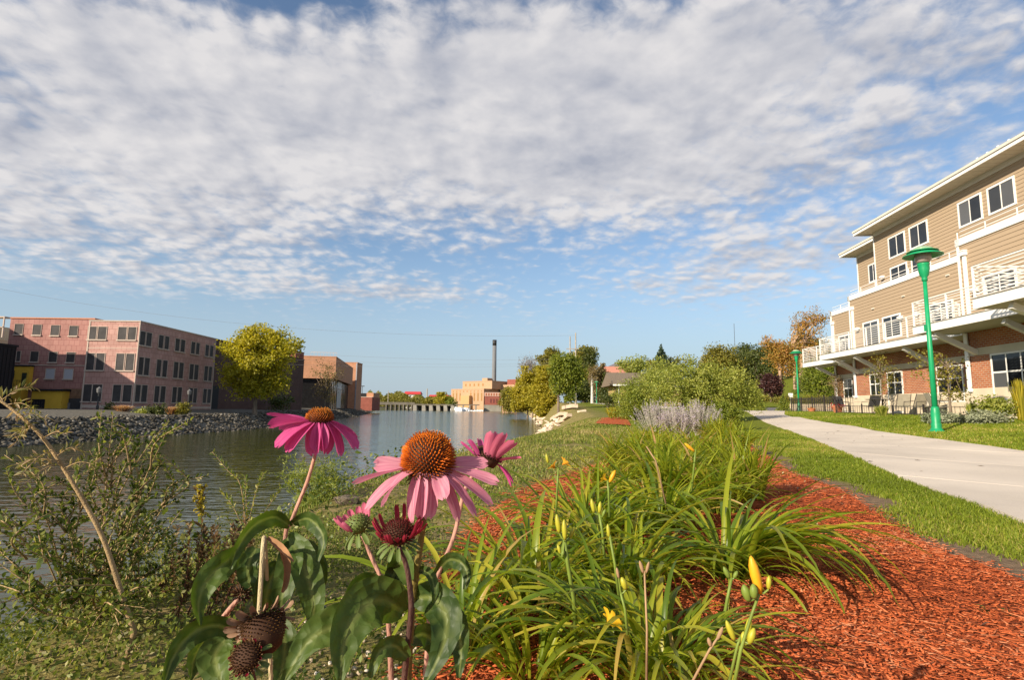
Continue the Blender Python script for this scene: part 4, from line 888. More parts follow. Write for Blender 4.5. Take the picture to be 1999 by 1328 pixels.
for k in range(300):
    Y = 32 + 62 * random.random() ** 1.6; e = random.uniform(-0.2, 4.4); x, y, z = bank_pt(Y, e)
    s = random.uniform(0.35, 0.62); o = link(bpy.data.objects.new('stone', random.choice(SM))); o.parent = rip
    o.location = (x + 32, y - 50, z + 1 + s * 0.1); o.rotation_euler = (random.uniform(-.5, .5), random.uniform(-.5, .5), random.uniform(0, 6.3)); o.scale = (s * random.uniform(0.8, 1.5), s, s)
base = [np.array([v.co[:] for v in m_.vertices]) for m_ in SM]; basef = [np.array([p.vertices[:] for p in m_.polygons]) for m_ in SM]
def rubble(n, ptf, s0, s1, mats, name, parent, off):
    Vs = []; Fs = []; c = 0; rs = []
    for k in range(n):
        x, y, z = ptf(); i = random.randrange(8); s = random.uniform(s0, s1) * (1 + max(0, y - 60) * 0.006)
        M = np.array(Euler((random.uniform(-.6, .6), random.uniform(-.6, .6), random.uniform(0, 6.3))).to_matrix()) * s
        v = base[i] @ M.T + np.array([x - off[0], y - off[1], z - off[2] + s * 0.1]); Vs.append(v); Fs.append(basef[i] + c); c += len(v); rs.append(np.full(len(v), random.random()))
    return bulk(name, np.concatenate(Vs), np.concatenate(Fs), mats, parent, {'rnd': np.concatenate(rs)})
M_RUB = leafmat('rubble_stone', [(0.0, (0.045, 0.04, 0.03)), (0.5, (0.095, 0.085, 0.066)), (0.9, (0.16, 0.145, 0.12)), (1.0, (0.28, 0.26, 0.22))], 0.0, 0.9, 0.1)
def lp():
    Y = 28 + 200 * random.random() ** 2.0; return bank_pt(Y, random.uniform(-0.4, 4.8 + Y * 0.01))
rb_ = rubble(7500, lp, 0.22, 0.48, M_RUB, 'rubble', rip, (-32, 50, -1)); rb_['kind'] = 'stuff'

# limestone blocks on the near bank
LM = [stone_mesh(20 + k, 0.5) for k in range(6)]
for m_ in LM: m_.materials.append(M_LSTONE)
rk = link(bpy.data.objects.new('limestone_bank', None)); tag(rk, 'tumbled pale limestone blocks along the near bank by the trees', kind='structure'); rk.location = (4, 70, -1)
for k in range(120):
    Y = random.choice([random.uniform(52, 84), random.uniform(56, 72), random.uniform(84, 200)])
    d = random.uniform(-0.2, 3.0 if Y < 84 else 1.4); x = float(np.interp(Y, RB[:, 1], RB[:, 0])) + d; z = Hz(x, Y)
    s = random.uniform(0.35, 1.1) * (1 + (Y > 90) * 0.6); o = link(bpy.data.objects.new('stone', random.choice(LM))); o.parent = rk
    o.location = (x - 4, Y - 70, z + 1 + s * 0.12); o.rotation_euler = (random.uniform(-.4, .4), random.uniform(-.4, .4), random.uniform(0, 6.3)); o.scale = (s * random.uniform(1, 1.9), s, s * random.uniform(.7, 1.2))
def slab(label, a, b, w, h):
    a = Vector(a); b = Vector(b); o = MB().bar(a - a, b - a, w, h); bb = o.build('limestone_slab', M_LSTONE, None, a); return tag(bb, label, 'rock', 'large limestone slabs on the near bank')
def g_(px, py): return hit(px, py)
slab('long pale limestone slab lying at the top of the bank by the lone tree', g_(1102, 800) + Vector((0, 0, .25)), g_(1122, 799) + Vector((0, 0, .4)), 0.8, 0.45)
slab('tilted pale slab pointing down to the water at the inlet', on_ground(1092, 57) + Vector((0, 0, .1)), on_ground(1112, 54) + Vector((0, 0, .3)), 0.5, 0.3)
slab('sloping pale slab resting on the bank above the inlet', g_(1080, 822) + Vector((0, 0, .2)), g_(1100, 814) + Vector((0, 0, .35)), 0.9, 0.35)
slab('small flat slab in the grass right of the long slab', g_(1128, 806) + Vector((0, 0, .08)), g_(1143, 804) + Vector((0, 0, .1)), 0.5, 0.2)

# ------------------------------------------------------------------ dam, power house and the far town
DY = 440.0
M_DAMC = mat('dam_concrete', (0.25, 0.23, 0.19), 0.9, 0.1, 0.15, 0.3)
M_DAMD = mat('weathered_concrete', (0.15, 0.135, 0.11), 0.9, 0.1, 0.2, 0.3)
def dz_(py, px=850, Y=DY): return atY(px, py, Y).z
def dx_(px, Y=DY): return atY(px, 797, Y).x
dam = building('dam', 'low concrete dam bridge with open gates across the river', (-70, DY, WATER_Z), 'dam'); Ld = (70, -DY, -WATER_Z)
MB().box(dx_(720), dx_(808), DY + 3, DY + 8, dz_(791.5), dz_(788.5)).box(dx_(808), dx_(885), DY - 1, DY + 5, dz_(792), dz_(789.5)).build('deck', M_DAMD, dam, Ld)
MB().box(dx_(720), dx_(808), DY + 2.9, DY + 3.1, dz_(788.5), dz_(786.3)).build('railing', M_DAMD, dam, Ld)
for x in (752, 761, 770, 778, 786, 794, 802): MB().box(dx_(x) - 0.5, dx_(x) + 0.5, DY + 2.5, DY + 8, WATER_Z - 1, dz_(791.5)).build('post', M_DAMD, dam, Ld)
for x in (811, 828, 842, 856, 870, 884):
    a = dx_(x); MB().hexa([(a - 0.4, DY - 9, WATER_Z - 1), (a + 2.6, DY - 9, WATER_Z - 1), (a + 2.6, DY + 5, WATER_Z - 1), (a - 0.4, DY + 5, WATER_Z - 1), (a - 1.4, DY - 3, dz_(792)), (a + 1.2, DY - 3, dz_(792)), (a + 1.2, DY + 5, dz_(792)), (a - 1.4, DY + 5, dz_(792))]).build('pier', M_DAMC, dam, Ld)
for x in (818, 834, 848, 862, 876): MB().box(dx_(x) - 2.2, dx_(x) + 2.2, DY + 3, DY + 3.4, WATER_Z - 1, dz_(793)).build('gate', mat('gate_steel', (0.05, 0.045, 0.04), 0.7), dam, Ld)
MB().box(dx_(885), dx_(935), DY + 4, DY + 7, dz_(791), dz_(789)).build('deck', mat('timber_deck', (0.14, 0.12, 0.09), 0.8), dam, Ld)
for x in (890, 903, 916, 928): MB().box(dx_(x) - .6, dx_(x) + .6, DY + 4, DY + 7, WATER_Z - 1, dz_(791)).build('post', M_DAMC, dam, Ld)
fm = MB()
for k in range(40):
    x = random.uniform(889, 945); s = random.uniform(0.6, 2.2) * (2.0 if x < 912 else 0.7); fm.lathe([(s, -0.4), (s * 0.9, s * 0.35), (s * 0.4, s * 0.7), (0.05, s * 0.75)], 6, (dx_(x), DY - random.uniform(0, 7), WATER_Z))
fo = fm.build('foam', mat('white_foam', (0.8, 0.8, 0.78), 0.8), None); tag(fo, 'white water tumbling below the dam', kind='stuff')
# power house
M_PEACH = brickmat('peach_brick', (0.45, 0.275, 0.165), (0.49, 0.31, 0.19), (0.40, 0.26, 0.17), 1.0, 0.3, 0.02, var=0.08); M_TANB = M_PEACH
py0 = 470.0; c0 = atY(944, 797, py0); pa = R(-38)
pw = building('power_plant', 'stepped peach brick power plant at the dam', (c0.x, c0.y, 0.5), rz=pa)
def zz(y): return atY(944, y, py0).z - 0.5
MB().box(-38, 0, 0, 24, -3, zz(760.5)).build('turbine_hall', M_PEACH, pw); MB().box(-38.2, 0.2, -0.2, 24.2, zz(760.5), zz(759)).build('parapet', M_PEACH, pw)
MB().box(-31, 3, 7, 30, zz(759), zz(744)).build('boiler_house', M_PEACH, pw); MB().box(-31.2, 3.2, 6.8, 30.2, zz(744), zz(742.8)).build('parapet', M_PEACH, pw)
MB().box(-10, -4, 9, 15, zz(742.8), zz(737)).build('roof_block', M_PEACH, pw); MB().box(2, 20, 20, 38, -3, zz(750)).build('side_block', M_PEACH, pw); MB().box(6, 18, 24, 36, zz(750), zz(739)).build('brown_block', M_RDB, pw)
M_YWIN = mat('amber_window', (0.30, 0.17, 0.06), 0.4)
for k in range(9):
    x = -36.3 + k * 4.15
    if k not in (3, 4): MB().box(x, x + 1.5, -0.14, 0, zz(783), zz(767)).build('window', M_YWIN, pw)
    MB().box(x, x + 1.3, -0.12, 0, zz(765), zz(763)).build('window', M_YWIN, pw)
for k in range(5): MB().box(-28 + k * 5, -26.4 + k * 5, 6.88, 7, zz(753), zz(748)).build('window', M_YWIN, pw)
MB().box(-23, -13, -4, -0.02, -3, zz(773)).build('porch_block', mat('ochre_brick', (0.50, 0.30, 0.14), 0.85), pw)
for k in range(4): MB().box(4 + k * 3.6, 6.4 + k * 3.6, 19.85, 20, zz(764), zz(761)).build('window', M_BLACK, pw)
pc = atY(963.5, 797, 486); ch = building('chimney', 'tall slender grey smokestack with dark top above the power plant', (pc.x, pc.y, 0), 'chimney')
zc = atY(963.5, 664, 486).z
MB().lathe([(2.1, 0), (1.75, zc - 5)], 14).build('shaft', mat('grey_shaft', (0.17, 0.175, 0.185), 0.8, 0.2, 0.08, 0.2), ch, smooth=True); MB().lathe([(1.78, zc - 5), (1.85, zc)], 14).build('chimney_top', M_DARKMETAL, ch, smooth=True)
ph0 = atY(946, 797, 452); ph = building('pump_house', 'small red brick pump house standing on a concrete footing by the dam', (ph0.x, ph0.y, WATER_Z))
def zp(y): return atY(960, y, 452).z - WATER_Z
MB().box(0, 13, 0, 10, zp(791), zp(774)).build('wall', M_RDB, ph); MB().box(-0.3, 13.3, -0.3, 10.3, zp(774), zp(766.5)).build('upper_band', mat('pink_band', (0.5, 0.33, 0.26), 0.8), ph)
MB().box(-0.5, 13.5, -0.8, 11, -1, zp(791)).build('footing', M_DAMC, ph)
for k in range(6): MB().box(0.6 + k * 2.1, 1.7 + k * 2.1, -0.4, -0.3, zp(773), zp(768)).build('window', mat('rust_panel', (0.3, 0.1, 0.05), 0.8), ph)
for k in range(3): MB().box(4.5 + k * 2.4, 5.5 + k * 2.4, -0.1, 0, zp(787), zp(779)).build('window', mat('dark_red', (0.12, 0.03, 0.03), 0.7), ph)
M_REDROOF = mat('red_roof', (0.50, 0.05, 0.05), 0.6)
def redroof(label, x0, x1, y0, y1, yb, Y, wins=4):
    a, b = atY(x0, y0, Y), atY(x1, y0, Y); zr = atY(x0, y1, Y).z; zb_ = atY(x0, yb, Y).z
    t = building('red_roofed_building', label, (a.x, Y, zb_), group='red roofed buildings beyond the dam'); w = b.x - a.x
    MB().box(0, w, 0, 14, -12, zr - zb_).build('wall', mat('white_wall', (0.72, 0.70, 0.66), 0.7), t)
    MB().hexa([(-1, -1.5, zr - zb_), (w + 1, -1.5, zr - zb_), (w + 1, 15, zr - zb_), (-1, 15, zr - zb_), (0, 4, a.z - zb_), (w, 4, a.z - zb_), (w, 10, a.z - zb_), (0, 10, a.z - zb_)]).build('roof', M_REDROOF, t)
    for r in range(2):
        for k in range(wins): MB().box(w * (k + .25) / wins, w * (k + .75) / wins, -0.2, 0, (zr - zb_) * (0.15 + 0.45 * r), (zr - zb_) * (0.35 + 0.45 * r)).build('window', M_BLACK, t)
redroof('white building with bright red roof above the dam bridge', 790, 820, 764.5, 770, 783, 640)
redroof('longer low red roofed building behind the round tree by the power plant', 838, 886, 771, 775, 784, 700, 6)
p_ = dict()
for lab, px, Y, ty, ar in (('thin far utility pole left of the red roofed building', 757, 520, 763, False), ('far utility pole with crossarm just past the low brick building', 735, 500, 764, True), ('lattice grey mast right of the white red roofed building', 833, 560, 759, False)):
    utility(lab, px, Y, ty, 0.45 if 'mast' not in lab else 0.8, ar)
gl = on_ground(706, 260); tl = thing('promenade_lamp', 'tall far light pole beside the low brick building', 'street lamp', tuple(gl)); hh = atY(706, 755, 260).z - gl.z
MB().lathe([(0.16, -0.2), (0.1, hh)], 6).build('pole', M_DARKMETAL, tl); MB().box(-0.9, 0.9, -0.2, 0.2, hh, hh + 0.35).build('lamp_head', M_DARKMETAL, tl)
wire('uppermost power line sagging from the top left sky to the tall pole', [(-350, 480, 60), (430, 628, 76), (1124, 655, 92)], 0.028)
wire('second power line passing just above the smokestack foot', [(-350, 610, 70), (600, 691, 84), (1122, 700, 92)], 0.025)
wire('third power line in the middle of the lower group', [(-350, 640, 70), (640, 705, 84), (1122, 706, 92)], 0.022)
wire('lowest power line of the group over the river', [(-350, 665, 70), (640, 714, 84), (1120, 709, 92)], 0.022)
gm = atY(1439, 797, 900); mast = thing('radio_mast', 'thin distant radio mast above the hillside trees', 'mast', (gm.x, gm.y, 0))
MB().lathe([(0.5, 0), (0.35, atY(1439, 632, 900).z)], 4).build('shaft', M_DARKMETAL, mast)

# low house with brown roof, arched building on the hill behind
hy = 78.0; hp = on_ground(1204, hy); hs = building('bungalow', 'low house with broad brown shingle roof behind the bushes', tuple(hp), 'house')
def hz(y): return atY(1200, y, hy).z - hp.z
w_ = atY(1330, 760, hy).x - hp.x
MB().box(0.4, w_, 0, 9, -1.5, hz(752)).build('wall', mat('ochre_wall', (0.42, 0.30, 0.12), 0.8), hs)
M_SHIN = mat('brown_shingle', (0.19, 0.15, 0.11), 0.9, 0.1, 0.2, 6, 0.4, 20, stretch=(1, 3, 1))
MB().hexa([(-0.6, -0.8, hz(752)), (w_ + 0.6, -0.8, hz(752)), (w_ + 0.6, 9.8, hz(752)), (-0.6, 9.8, hz(752)), (-0.6, 4.2, hz(724)), (w_ + 0.6, 4.2, hz(724)), (w_ + 0.6, 4.8, hz(724)), (-0.6, 4.8, hz(724))]).build('roof', M_SHIN, hs)
MB().box(-0.65, w_ + 0.65, -0.92, -0.8, hz(754), hz(751)).build('gutter', M_WHITE, hs)
MB().tube([(0.3, -0.85, hz(753)), (0.3, -0.1, hz(758)), (0.3, -0.1, -0.2)], 0.07, 6).build('downspout', M_WHITE, hs)
ay = 170.0; ap = on_ground(1185, ay); ar = building('arched_building', 'arched grey roof with salmon wall peeping over the hill trees', tuple(ap))
def az(y): return atY(1210, y, ay).z - ap.z
aw = atY(1250, 720, ay).x - ap.x
MB().box(-1.2, aw, 0, 12, -3, az(716)).build('wall', mat('salmon_wall', (0.55, 0.24, 0.18), 0.8), ar)
pf = [(2.5 + (aw - 2) * k / 10, az(716) + (az(706) - az(716)) * math.sin(math.pi * min(1, 0.12 + 0.88 * k / 12)) ** 0.5) for k in range(11)]
MB().prism([(2.5, az(716))] + pf + [(aw + 0.5, az(716))], lambda p, a: (p[0], a, p[1]), 1, 12).build('roof', mat('grey_arch', (0.16, 0.15, 0.17), 0.7), ar)

# ------------------------------------------------------------------ trees and shrubs
def leaf_quads(C, size, rnd, out=None, aspect=0.55, upbias=0.25):
    """rhombic leaves, two triangles folded along the midrib"""
    n = len(C); d = RNG.normal(0, 1, (n, 3)); d[:, 2] -= 0.35; d /= np.linalg.norm(d, axis=1)[:, None]
    nn = RNG.normal(0, 1, (n, 3)); nn[:, 2] += upbias * 2
    if out is not None: nn += out * 1.1
    s = np.cross(d, nn); s /= np.linalg.norm(s, axis=1)[:, None] + 1e-9
    nn = np.cross(s, d); L = (size * RNG.uniform(0.7, 1.35, n))[:, None]
    b = C - d * L / 2; t = C + d * L / 2; m = C - nn * L * 0.10
    V = np.stack([b, m + s * L * aspect / 2 + nn * L * 0.16, t, m - s * L * aspect / 2 + nn * L * 0.16], 1).reshape(-1, 3)
    i = np.arange(n)[:, None] * 4; F_ = np.concatenate([i + np.array([[0, 1, 2]]), i + np.array([[0, 2, 3]])])
    return V, F_, np.repeat(rnd, 4)
LEAFM = {
    'yellowgreen': leafmat('leaf_yellowgreen', [(0, (0.17, 0.19, 0.014)), (0.5, (0.38, 0.34, 0.022)), (1, (0.56, 0.46, 0.035))], 0.42),
    'olive': leafmat('leaf_olive', [(0, (0.10, 0.11, 0.02)), (0.5, (0.22, 0.20, 0.03)), (1, (0.33, 0.26, 0.04))], 0.35),
    'gold': leafmat('leaf_gold', [(0, (0.20, 0.19, 0.015)), (0.5, (0.36, 0.31, 0.025)), (1, (0.50, 0.40, 0.04))], 0.42),
    'green': leafmat('leaf_green', [(0, (0.09, 0.125, 0.015)), (0.5, (0.18, 0.22, 0.025)), (1, (0.31, 0.32, 0.04))], 0.4),
    'dark': leafmat('leaf_dark', [(0, (0.035, 0.055, 0.014)), (0.5, (0.075, 0.095, 0.02)), (1, (0.15, 0.155, 0.03))], 0.25),
    'lime': leafmat('leaf_lime', [(0, (0.14, 0.18, 0.025)), (0.5, (0.27, 0.30, 0.05)), (1, (0.42, 0.40, 0.09))], 0.35),
    'rust': leafmat('leaf_rust', [(0, (0.17, 0.15, 0.03)), (0.35, (0.33, 0.22, 0.035)), (0.7, (0.44, 0.23, 0.05)), (1, (0.45, 0.19, 0.09))], 0.35),
    'brown': leafmat('leaf_brown', [(0, (0.12, 0.09, 0.03)), (0.5, (0.22, 0.16, 0.06)), (1, (0.32, 0.25, 0.11))], 0.3),
    'purple': leafmat('leaf_purple', [(0, (0.025, 0.010, 0.012)), (0.6, (0.06, 0.022, 0.02)), (1, (0.11, 0.04, 0.03))], 0.2),
    'spruce': leafmat('leaf_spruce', [(0, (0.025, 0.05, 0.03)), (0.6, (0.05, 0.085, 0.045)), (1, (0.09, 0.12, 0.06))], 0.1),
    'juniper': leafmat('leaf_juniper', [(0, (0.12, 0.14, 0.09)), (0.6, (0.24, 0.26, 0.16)), (1, (0.34, 0.35, 0.22))], 0.15),
    'grey': leafmat('leaf_greytwig', [(0, (0.18, 0.14, 0.11)), (1, (0.32, 0.27, 0.23))], 0.2),
    'sage': leafmat('leaf_sage', [(0, (0.20, 0.20, 0.13)), (0.45, (0.33, 0.30, 0.24)), (0.8, (0.40, 0.34, 0.36)), (1, (0.34, 0.27, 0.42))], 0.25),
    'tan': leafmat('leaf_tan', [(0, (0.36, 0.18, 0.11)), (0.6, (0.55, 0.34, 0.22)), (1, (0.68, 0.49, 0.35))], 0.35),
}
M_BARK = mat('bark', (0.20, 0.155, 0.115), 0.95, 0.1, 0.3, 4, 0.6, 18, stretch=(1, 1, 0.3)); M_BARKL = mat('pale_bark', (0.40, 0.27, 0.18), 0.95, 0.1, 0.25, 4, 0.5, 18, stretch=(1, 1, 0.3))
def fill(blobs, n, clusters, spread, shell=0.75):
    w = np.array([b[3] * b[4] * b[5] for b in blobs]) ** 0.7; w /= w.sum(); cc = []
    for b, k in zip(blobs, np.maximum(3, (w * clusters).astype(int))):
        d = RNG.normal(0, 1, (k, 3)); d /= np.linalg.norm(d, axis=1)[:, None]; r = RNG.uniform(0, 1, k) ** 0.4 * 0.6 + 0.4 * (RNG.random(k) < shell)
        cc.append(np.array(b[:3]) + d * np.clip(r, 0, 0.96)[:, None] * np.array(b[3:6]))
    cc = np.concatenate(cc); m = len(cc); cr = RNG.uniform(0.55, 1.3, m) * spread; cv = RNG.uniform(0, 1, m)
    i = RNG.integers(0, m, n); g = np.clip(RNG.normal(0, 1, (n, 3)), -1.7, 1.7); g[:, 2] *= 0.75
    C = cc[i] + g * cr[i][:, None] * 0.5; cen = np.average(np.array([b[:3] for b in blobs]), axis=0, weights=w)
    o = C - cen; o /= np.linalg.norm(o, axis=1)[:, None] + 1e-6
    return C, np.clip(0.35 * cv[i] + 0.65 * RNG.random(n), 0, 1), o, cc
def tree(name, label, cat_, base, blobs, n, leaf, kind, th=2.0, tr=0.15, limbs=9, clusters=70, spread=0.7, group=None, bark=None, lean=(0, 0), shell=0.75, aspect=0.55, trunks=1):
    t = thing(name, label, cat_, tuple(base), 0, group)
    C, r, o, cc = fill(blobs, n, clusters, spread, shell); V, F_, rn = leaf_quads(C, leaf, r, o, aspect)
    bulk('crown', V, F_, LEAFM[kind], t, {'rnd': rn})
    if th > 0:
        mb = MB()
        for q in range(trunks):
            jx = (q - (trunks - 1) / 2) * tr * 3
            top = Vector((lean[0] + jx * 1.8, lean[1], th)); mb.tube([(jx, 0, -0.3), (jx + lean[0] * 0.3, lean[1] * 0.3, th * 0.4), top], [tr * 1.35, tr * 0.95, tr * 0.8], 8)
            hi = max(b[2] + b[5] * 0.6 for b in blobs); b0 = blobs[0]
            for k in range(limbs):
                e = Vector(cc[RNG.integers(0, len(cc))]); s = top + Vector((b0[0] * 0.3, b0[1] * .3, 0)) * (k % 2) + Vector((0, 0, max(0, (e.z - th)) * 0.25 * random.random()))
                s = top + Vector((0, 0, 0.0)); mid = s.lerp(e, 0.5) + Vector((random.uniform(-.1, .1), random.uniform(-.1, .1), 0.12)) * (e - s).length
                mb.tube([s - Vector((0, 0, 0.2)), mid, e], [tr * 0.55, tr * 0.3, tr * 0.07], 5, False)
        mb.build('trunk', bark or M_BARK, t)
    return t
def bx(px0, px1, py0, py1, Y, base, dy=0.8, oy=0.0):
    """ellipsoid at distance Y spanning a part of the picture, relative to base"""
    a = atY(px0, py1, Y + oy); b = atY(px1, py0, Y + oy)
    rx = (b.x - a.x) / 2; rz = (b.z - a.z) / 2
    return ((a.x + b.x) / 2 - base.x, Y + oy - base.y, (a.z + b.z) / 2 - base.z, rx, rx * dy, rz)
def G(px, Y): return on_ground(px, Y)
# yellow-green tree on the far bank
b = G(498, 76)
tree('yellow_tree', 'large yellow green tree on the far bank beside the pink building', 'tree', b,
     [bx(432, 560, 655, 745, 76, b), bx(450, 545, 637, 700, 76, b), bx(520, 590, 648, 710, 76, b), bx(440, 520, 715, 770, 76, b, .8, -1), bx(500, 560, 700, 775, 76, b), bx(470, 540, 740, 780, 76, b)], 22000, 0.36, 'yellowgreen', 3.2, 0.3, 14, 170, 1.25)
b = G(634, 128)
tree('thin_tree', 'sparse brownish tree standing before the orange brick hall', 'tree', b, [bx(600, 670, 705, 760, 128, b), bx(612, 655, 745, 785, 128, b)], 1500, 0.34, 'brown', 3.0, 0.16, 26, 60, 1.3)
b = G(552, 100)
tree('dark_shrub', 'dark green shrub at the foot of the yellow green tree', 'shrub', b, [bx(525, 572, 768, 802, 100, b)], 900, 0.4, 'dark', 0, 0, 0, 24, 1.2)
def grassclump(label, px0, px1, py0, py1, Y, kind='tan', n=900):
    b = G((px0 + px1) / 2, Y); t = thing('ornamental_grass', label, 'ornamental grass', tuple(b)); a = atY(px0, py0, Y); c = atY(px1, py1, Y); w = (c.x - a.x) / 2; h = a.z - b.z
    x0 = RNG.normal(0, w * 0.28, n); y0 = RNG.normal(0, w * 0.28, n); an = RNG.uniform(0, 6.28, n); sp = RNG.uniform(0.1, 1, n) * w * 0.85
    tip = np.stack([x0 + np.cos(an) * sp, y0 + np.sin(an) * sp, h * RNG.uniform(0.75, 1.02, n) - sp * 0.15], 1); bs = np.stack([x0 * 0.5, y0 * 0.5, np.full(n, -0.05)], 1)
    s = np.stack([-np.sin(an), np.cos(an), 0 * an], 1) * (0.011 + Y * 0.0004); md = bs * 0.5 + tip * 0.5 + np.array([0, 0, 1]) * h * 0.1
    V = np.stack([bs - s, bs + s, md + s * 1.2, md - s * 1.2, tip], 1).reshape(-1, 3); i = np.arange(n)[:, None] * 5
    F_ = np.concatenate([i + np.array([[0, 1, 2]]), i + np.array([[0, 2, 3]]), i + np.array([[3, 2, 4]])])
    bulk('foliage', V, F_, LEAFM[kind], t, {'rnd': np.repeat(RNG.random(n), 5)}); return t
grassclump('pair of tan plume grasses below the corner of the pink building', 222, 258, 790, 814, 58)
grassclump('tan plume grass between green shrubs before the pink building', 322, 352, 793, 812, 60)
for (lab, a) in (('low yellow green mound left of the dark shrubs by the pink building', (264, 292, 801, 815, 58, 'lime')), ('left one of two rounded dark green shrubs below the riverside windows', (288, 306, 794, 815, 58, 'dark')), ('right one of two rounded dark green shrubs below the riverside windows', (303, 322, 794, 815, 58, 'dark')),
               ('olive rounded shrub at the right end of the promenade bed', (349, 369, 786, 812, 60, 'olive')), ('small dark bush against the pink front left of the tan grasses', (207, 222, 785, 812, 59, 'dark'))):
    b = G((a[0] + a[1]) / 2, a[4]); tree('promenade_shrub', lab, 'shrub', b, [bx(*a[:5], b)], 700, 0.22, a[5], 0, 0, 0, 22, 0.5)
# trees on the near bank downstream
def rtree(name, lab, Y, base_px, boxes, n, leaf, kind, th, tr, clusters=70, spread=1.0, limbs=10, **k):
    n = int(n * 1.8); leaf *= 1.12; b = G(base_px, Y); return tree(name, lab, 'tree', b, [bx(*q, Y, b) for q in boxes], n, leaf, kind, th, tr, limbs, clusters, spread, **k)
rtree('riverside_tree', 'golden olive willow like tree leaning over the water at the left of the grove', 150, 1030, [(1000, 1050, 728, 800), (1015, 1060, 712, 770), (998, 1060, 765, 806)], 8000, 0.5, 'gold', 2.5, 0.25, 90, 1.8)
rtree('riverside_tree', 'golden green bushy tree at the water just left of the lone green tree', 110, 1062, [(1036, 1086, 735, 806), (1042, 1084, 716, 770), (1040, 1092, 768, 812)], 8000, 0.38, 'gold', 1.5, 0.22, 90, 1.4)
rtree('riverside_tree', 'brownish olive tree at the back of the riverside grove', 150, 1075, [(1044, 1100, 690, 750), (1058, 1090, 676, 715)], 6000, 0.45, 'olive', 5, 0.3, 80, 1.7)
rtree('bare_tree', 'nearly leafless grey tree at the left top of the grove', 160, 1040, [(1014, 1050, 695, 735)], 900, 0.3, 'grey', 8, 0.2, 50, 1.8, 24)
rtree('riverside_tree', 'mid green slender tree with bare trunk standing before the grove', 74, 1090, [(1076, 1122, 690, 745), (1084, 1140, 700, 755), (1095, 1128, 740, 785), (1080, 1105, 735, 765)], 7500, 0.26, 'green', 3.4, 0.16, 110, 0.95)
rtree('riverside_tree', 'tall dark green tree behind the two utility poles', 125, 1140, [(1120, 1156, 678, 770), (1128, 1160, 672, 710), (1110, 1140, 688, 740)], 7000, 0.42, 'olive', 4, 0.3, 100, 1.6)
rtree('riverside_tree', 'dark green tree at the right end of the grove with drooping side branch', 115, 1150, [(1138, 1160, 680, 720), (1140, 1165, 745, 790), (1118, 1150, 740, 790)], 4000, 0.36, 'dark', 4, 0.25, 70, 1.3)
rtree('conifer_tree', 'brown tinged conifer beside the far green lamp post', 104, 1176, [(1164, 1188, 735, 788), (1168, 1182, 712, 745)], 4200, 0.3, 'brown', 1, 0.2, 70, 1.0)
rtree('conifer_tree', 'dark conifer between the far lamp and the low brown house', 98, 1188, [(1176, 1200, 745, 790), (1182, 1194, 726, 755)], 3500, 0.3, 'dark', 1, 0.2, 60, 0.9)
rtree('birch_tree', 'white trunked tree immediately left of the far green lamp', 102, 1156, [(1150, 1166, 712, 750)], 700, 0.26, 'brown', 6, 0.22, 30, 0.9, 12, bark=mat('birch_bark', (0.6, 0.56, 0.5), 0.8, 0.2, 0.25, 6))
# the big shrub by the path and its neighbours
def shrub(lab, Y, boxes, n, leaf, kind, clusters=80, spread=0.5, name='bush', **k):
    b = G((boxes[0][0] + boxes[0][1]) / 2, Y); return tree(name, lab, 'shrub', b, [bx(*q, Y, b) for q in boxes], n, leaf, kind, 0.4, 0.05, 16, clusters, spread, **k)
shrub('large spreading yellow green bush behind the lavender plants', 25, [(1250, 1420, 715, 815), (1330, 1475, 708, 810), (1290, 1400, 702, 770), (1380, 1480, 740, 825)], 22000, 0.095, 'lime', 260, 0.42, name='large_bush')
shrub('mid green leafy bush at the left end of the large yellow green bush', 29, [(1190, 1290, 760, 825), (1220, 1310, 735, 800)], 9000, 0.10, 'green', 120, 0.45, name='leafy_bush')
shrub('taller yellow green bush behind the low brown house gable', 46, [(1240, 1310, 712, 790), (1255, 1330, 705, 760)], 7000, 0.15, 'lime', 90, 0.8, name='leafy_bush')
shrub('small dark green shrub at the edge of the path under the large bush', 18.5, [(1395, 1442, 785, 838)], 3200, 0.07, 'green', 50, 0.25, name='leafy_bush')
shrub('bright green shrub row hiding the front of the low brown house', 58, [(1196, 1262, 752, 800), (1215, 1300, 745, 795)], 5200, 0.17, 'lime', 80, 0.8, name='leafy_bush')
shrub('dark green shrub at the left corner of the low brown house', 62, [(1172, 1202, 768, 792)], 1500, 0.17, 'dark', 30, 0.7, name='leafy_bush')
shrub('yellow green hill tree seen above the low house roof', 140, [(1200, 1262, 705, 728), (1235, 1268, 696, 725)], 2600, 0.5, 'lime', 50, 1.6, name='hill_tree')
shrub('dark hill tree under the little spruce', 165, [(1258, 1330, 703, 730), (1300, 1345, 700, 726)], 3000, 0.6, 'olive', 50, 2.0, name='hill_tree')
def spruce(lab, px, Y, top, bottom, half, n=2600, leaf=0.3, kind='spruce'):
    b = G(px, Y); zt = atY(px, top, Y).z - b.z; zb_ = atY(px, bottom, Y).z - b.z; w = half * Y / 1083; t = thing('spruce_tree', lab, 'tree', tuple(b))
    C = []; 
    for k in range(n):
        f = random.random() ** 0.6; L = round(f * 13) / 13; rr = w * L * random.uniform(0.25, 1.0) * (0.8 + 0.2 * math.sin(7 * L)); a = random.uniform(0, 6.28)
        C.append((rr * math.cos(a), rr * math.sin(a), zt - (zt - zb_) * L - rr * 0.25 + random.uniform(0, 0.06) * (zt - zb_)))
    V, F_, rn = leaf_quads(np.array(C), leaf, RNG.random(n), None, 0.4); bulk('crown', V, F_, LEAFM[kind], t, {'rnd': rn})
    MB().lathe([(w * 0.12, -0.3), (w * 0.02, zt * 0.97)], 6).build('trunk', M_BARK, t)
spruce('pointed dark spruce rising on the skyline above the bushes', 1293, 160, 676, 735, 36, 3600, 0.7)
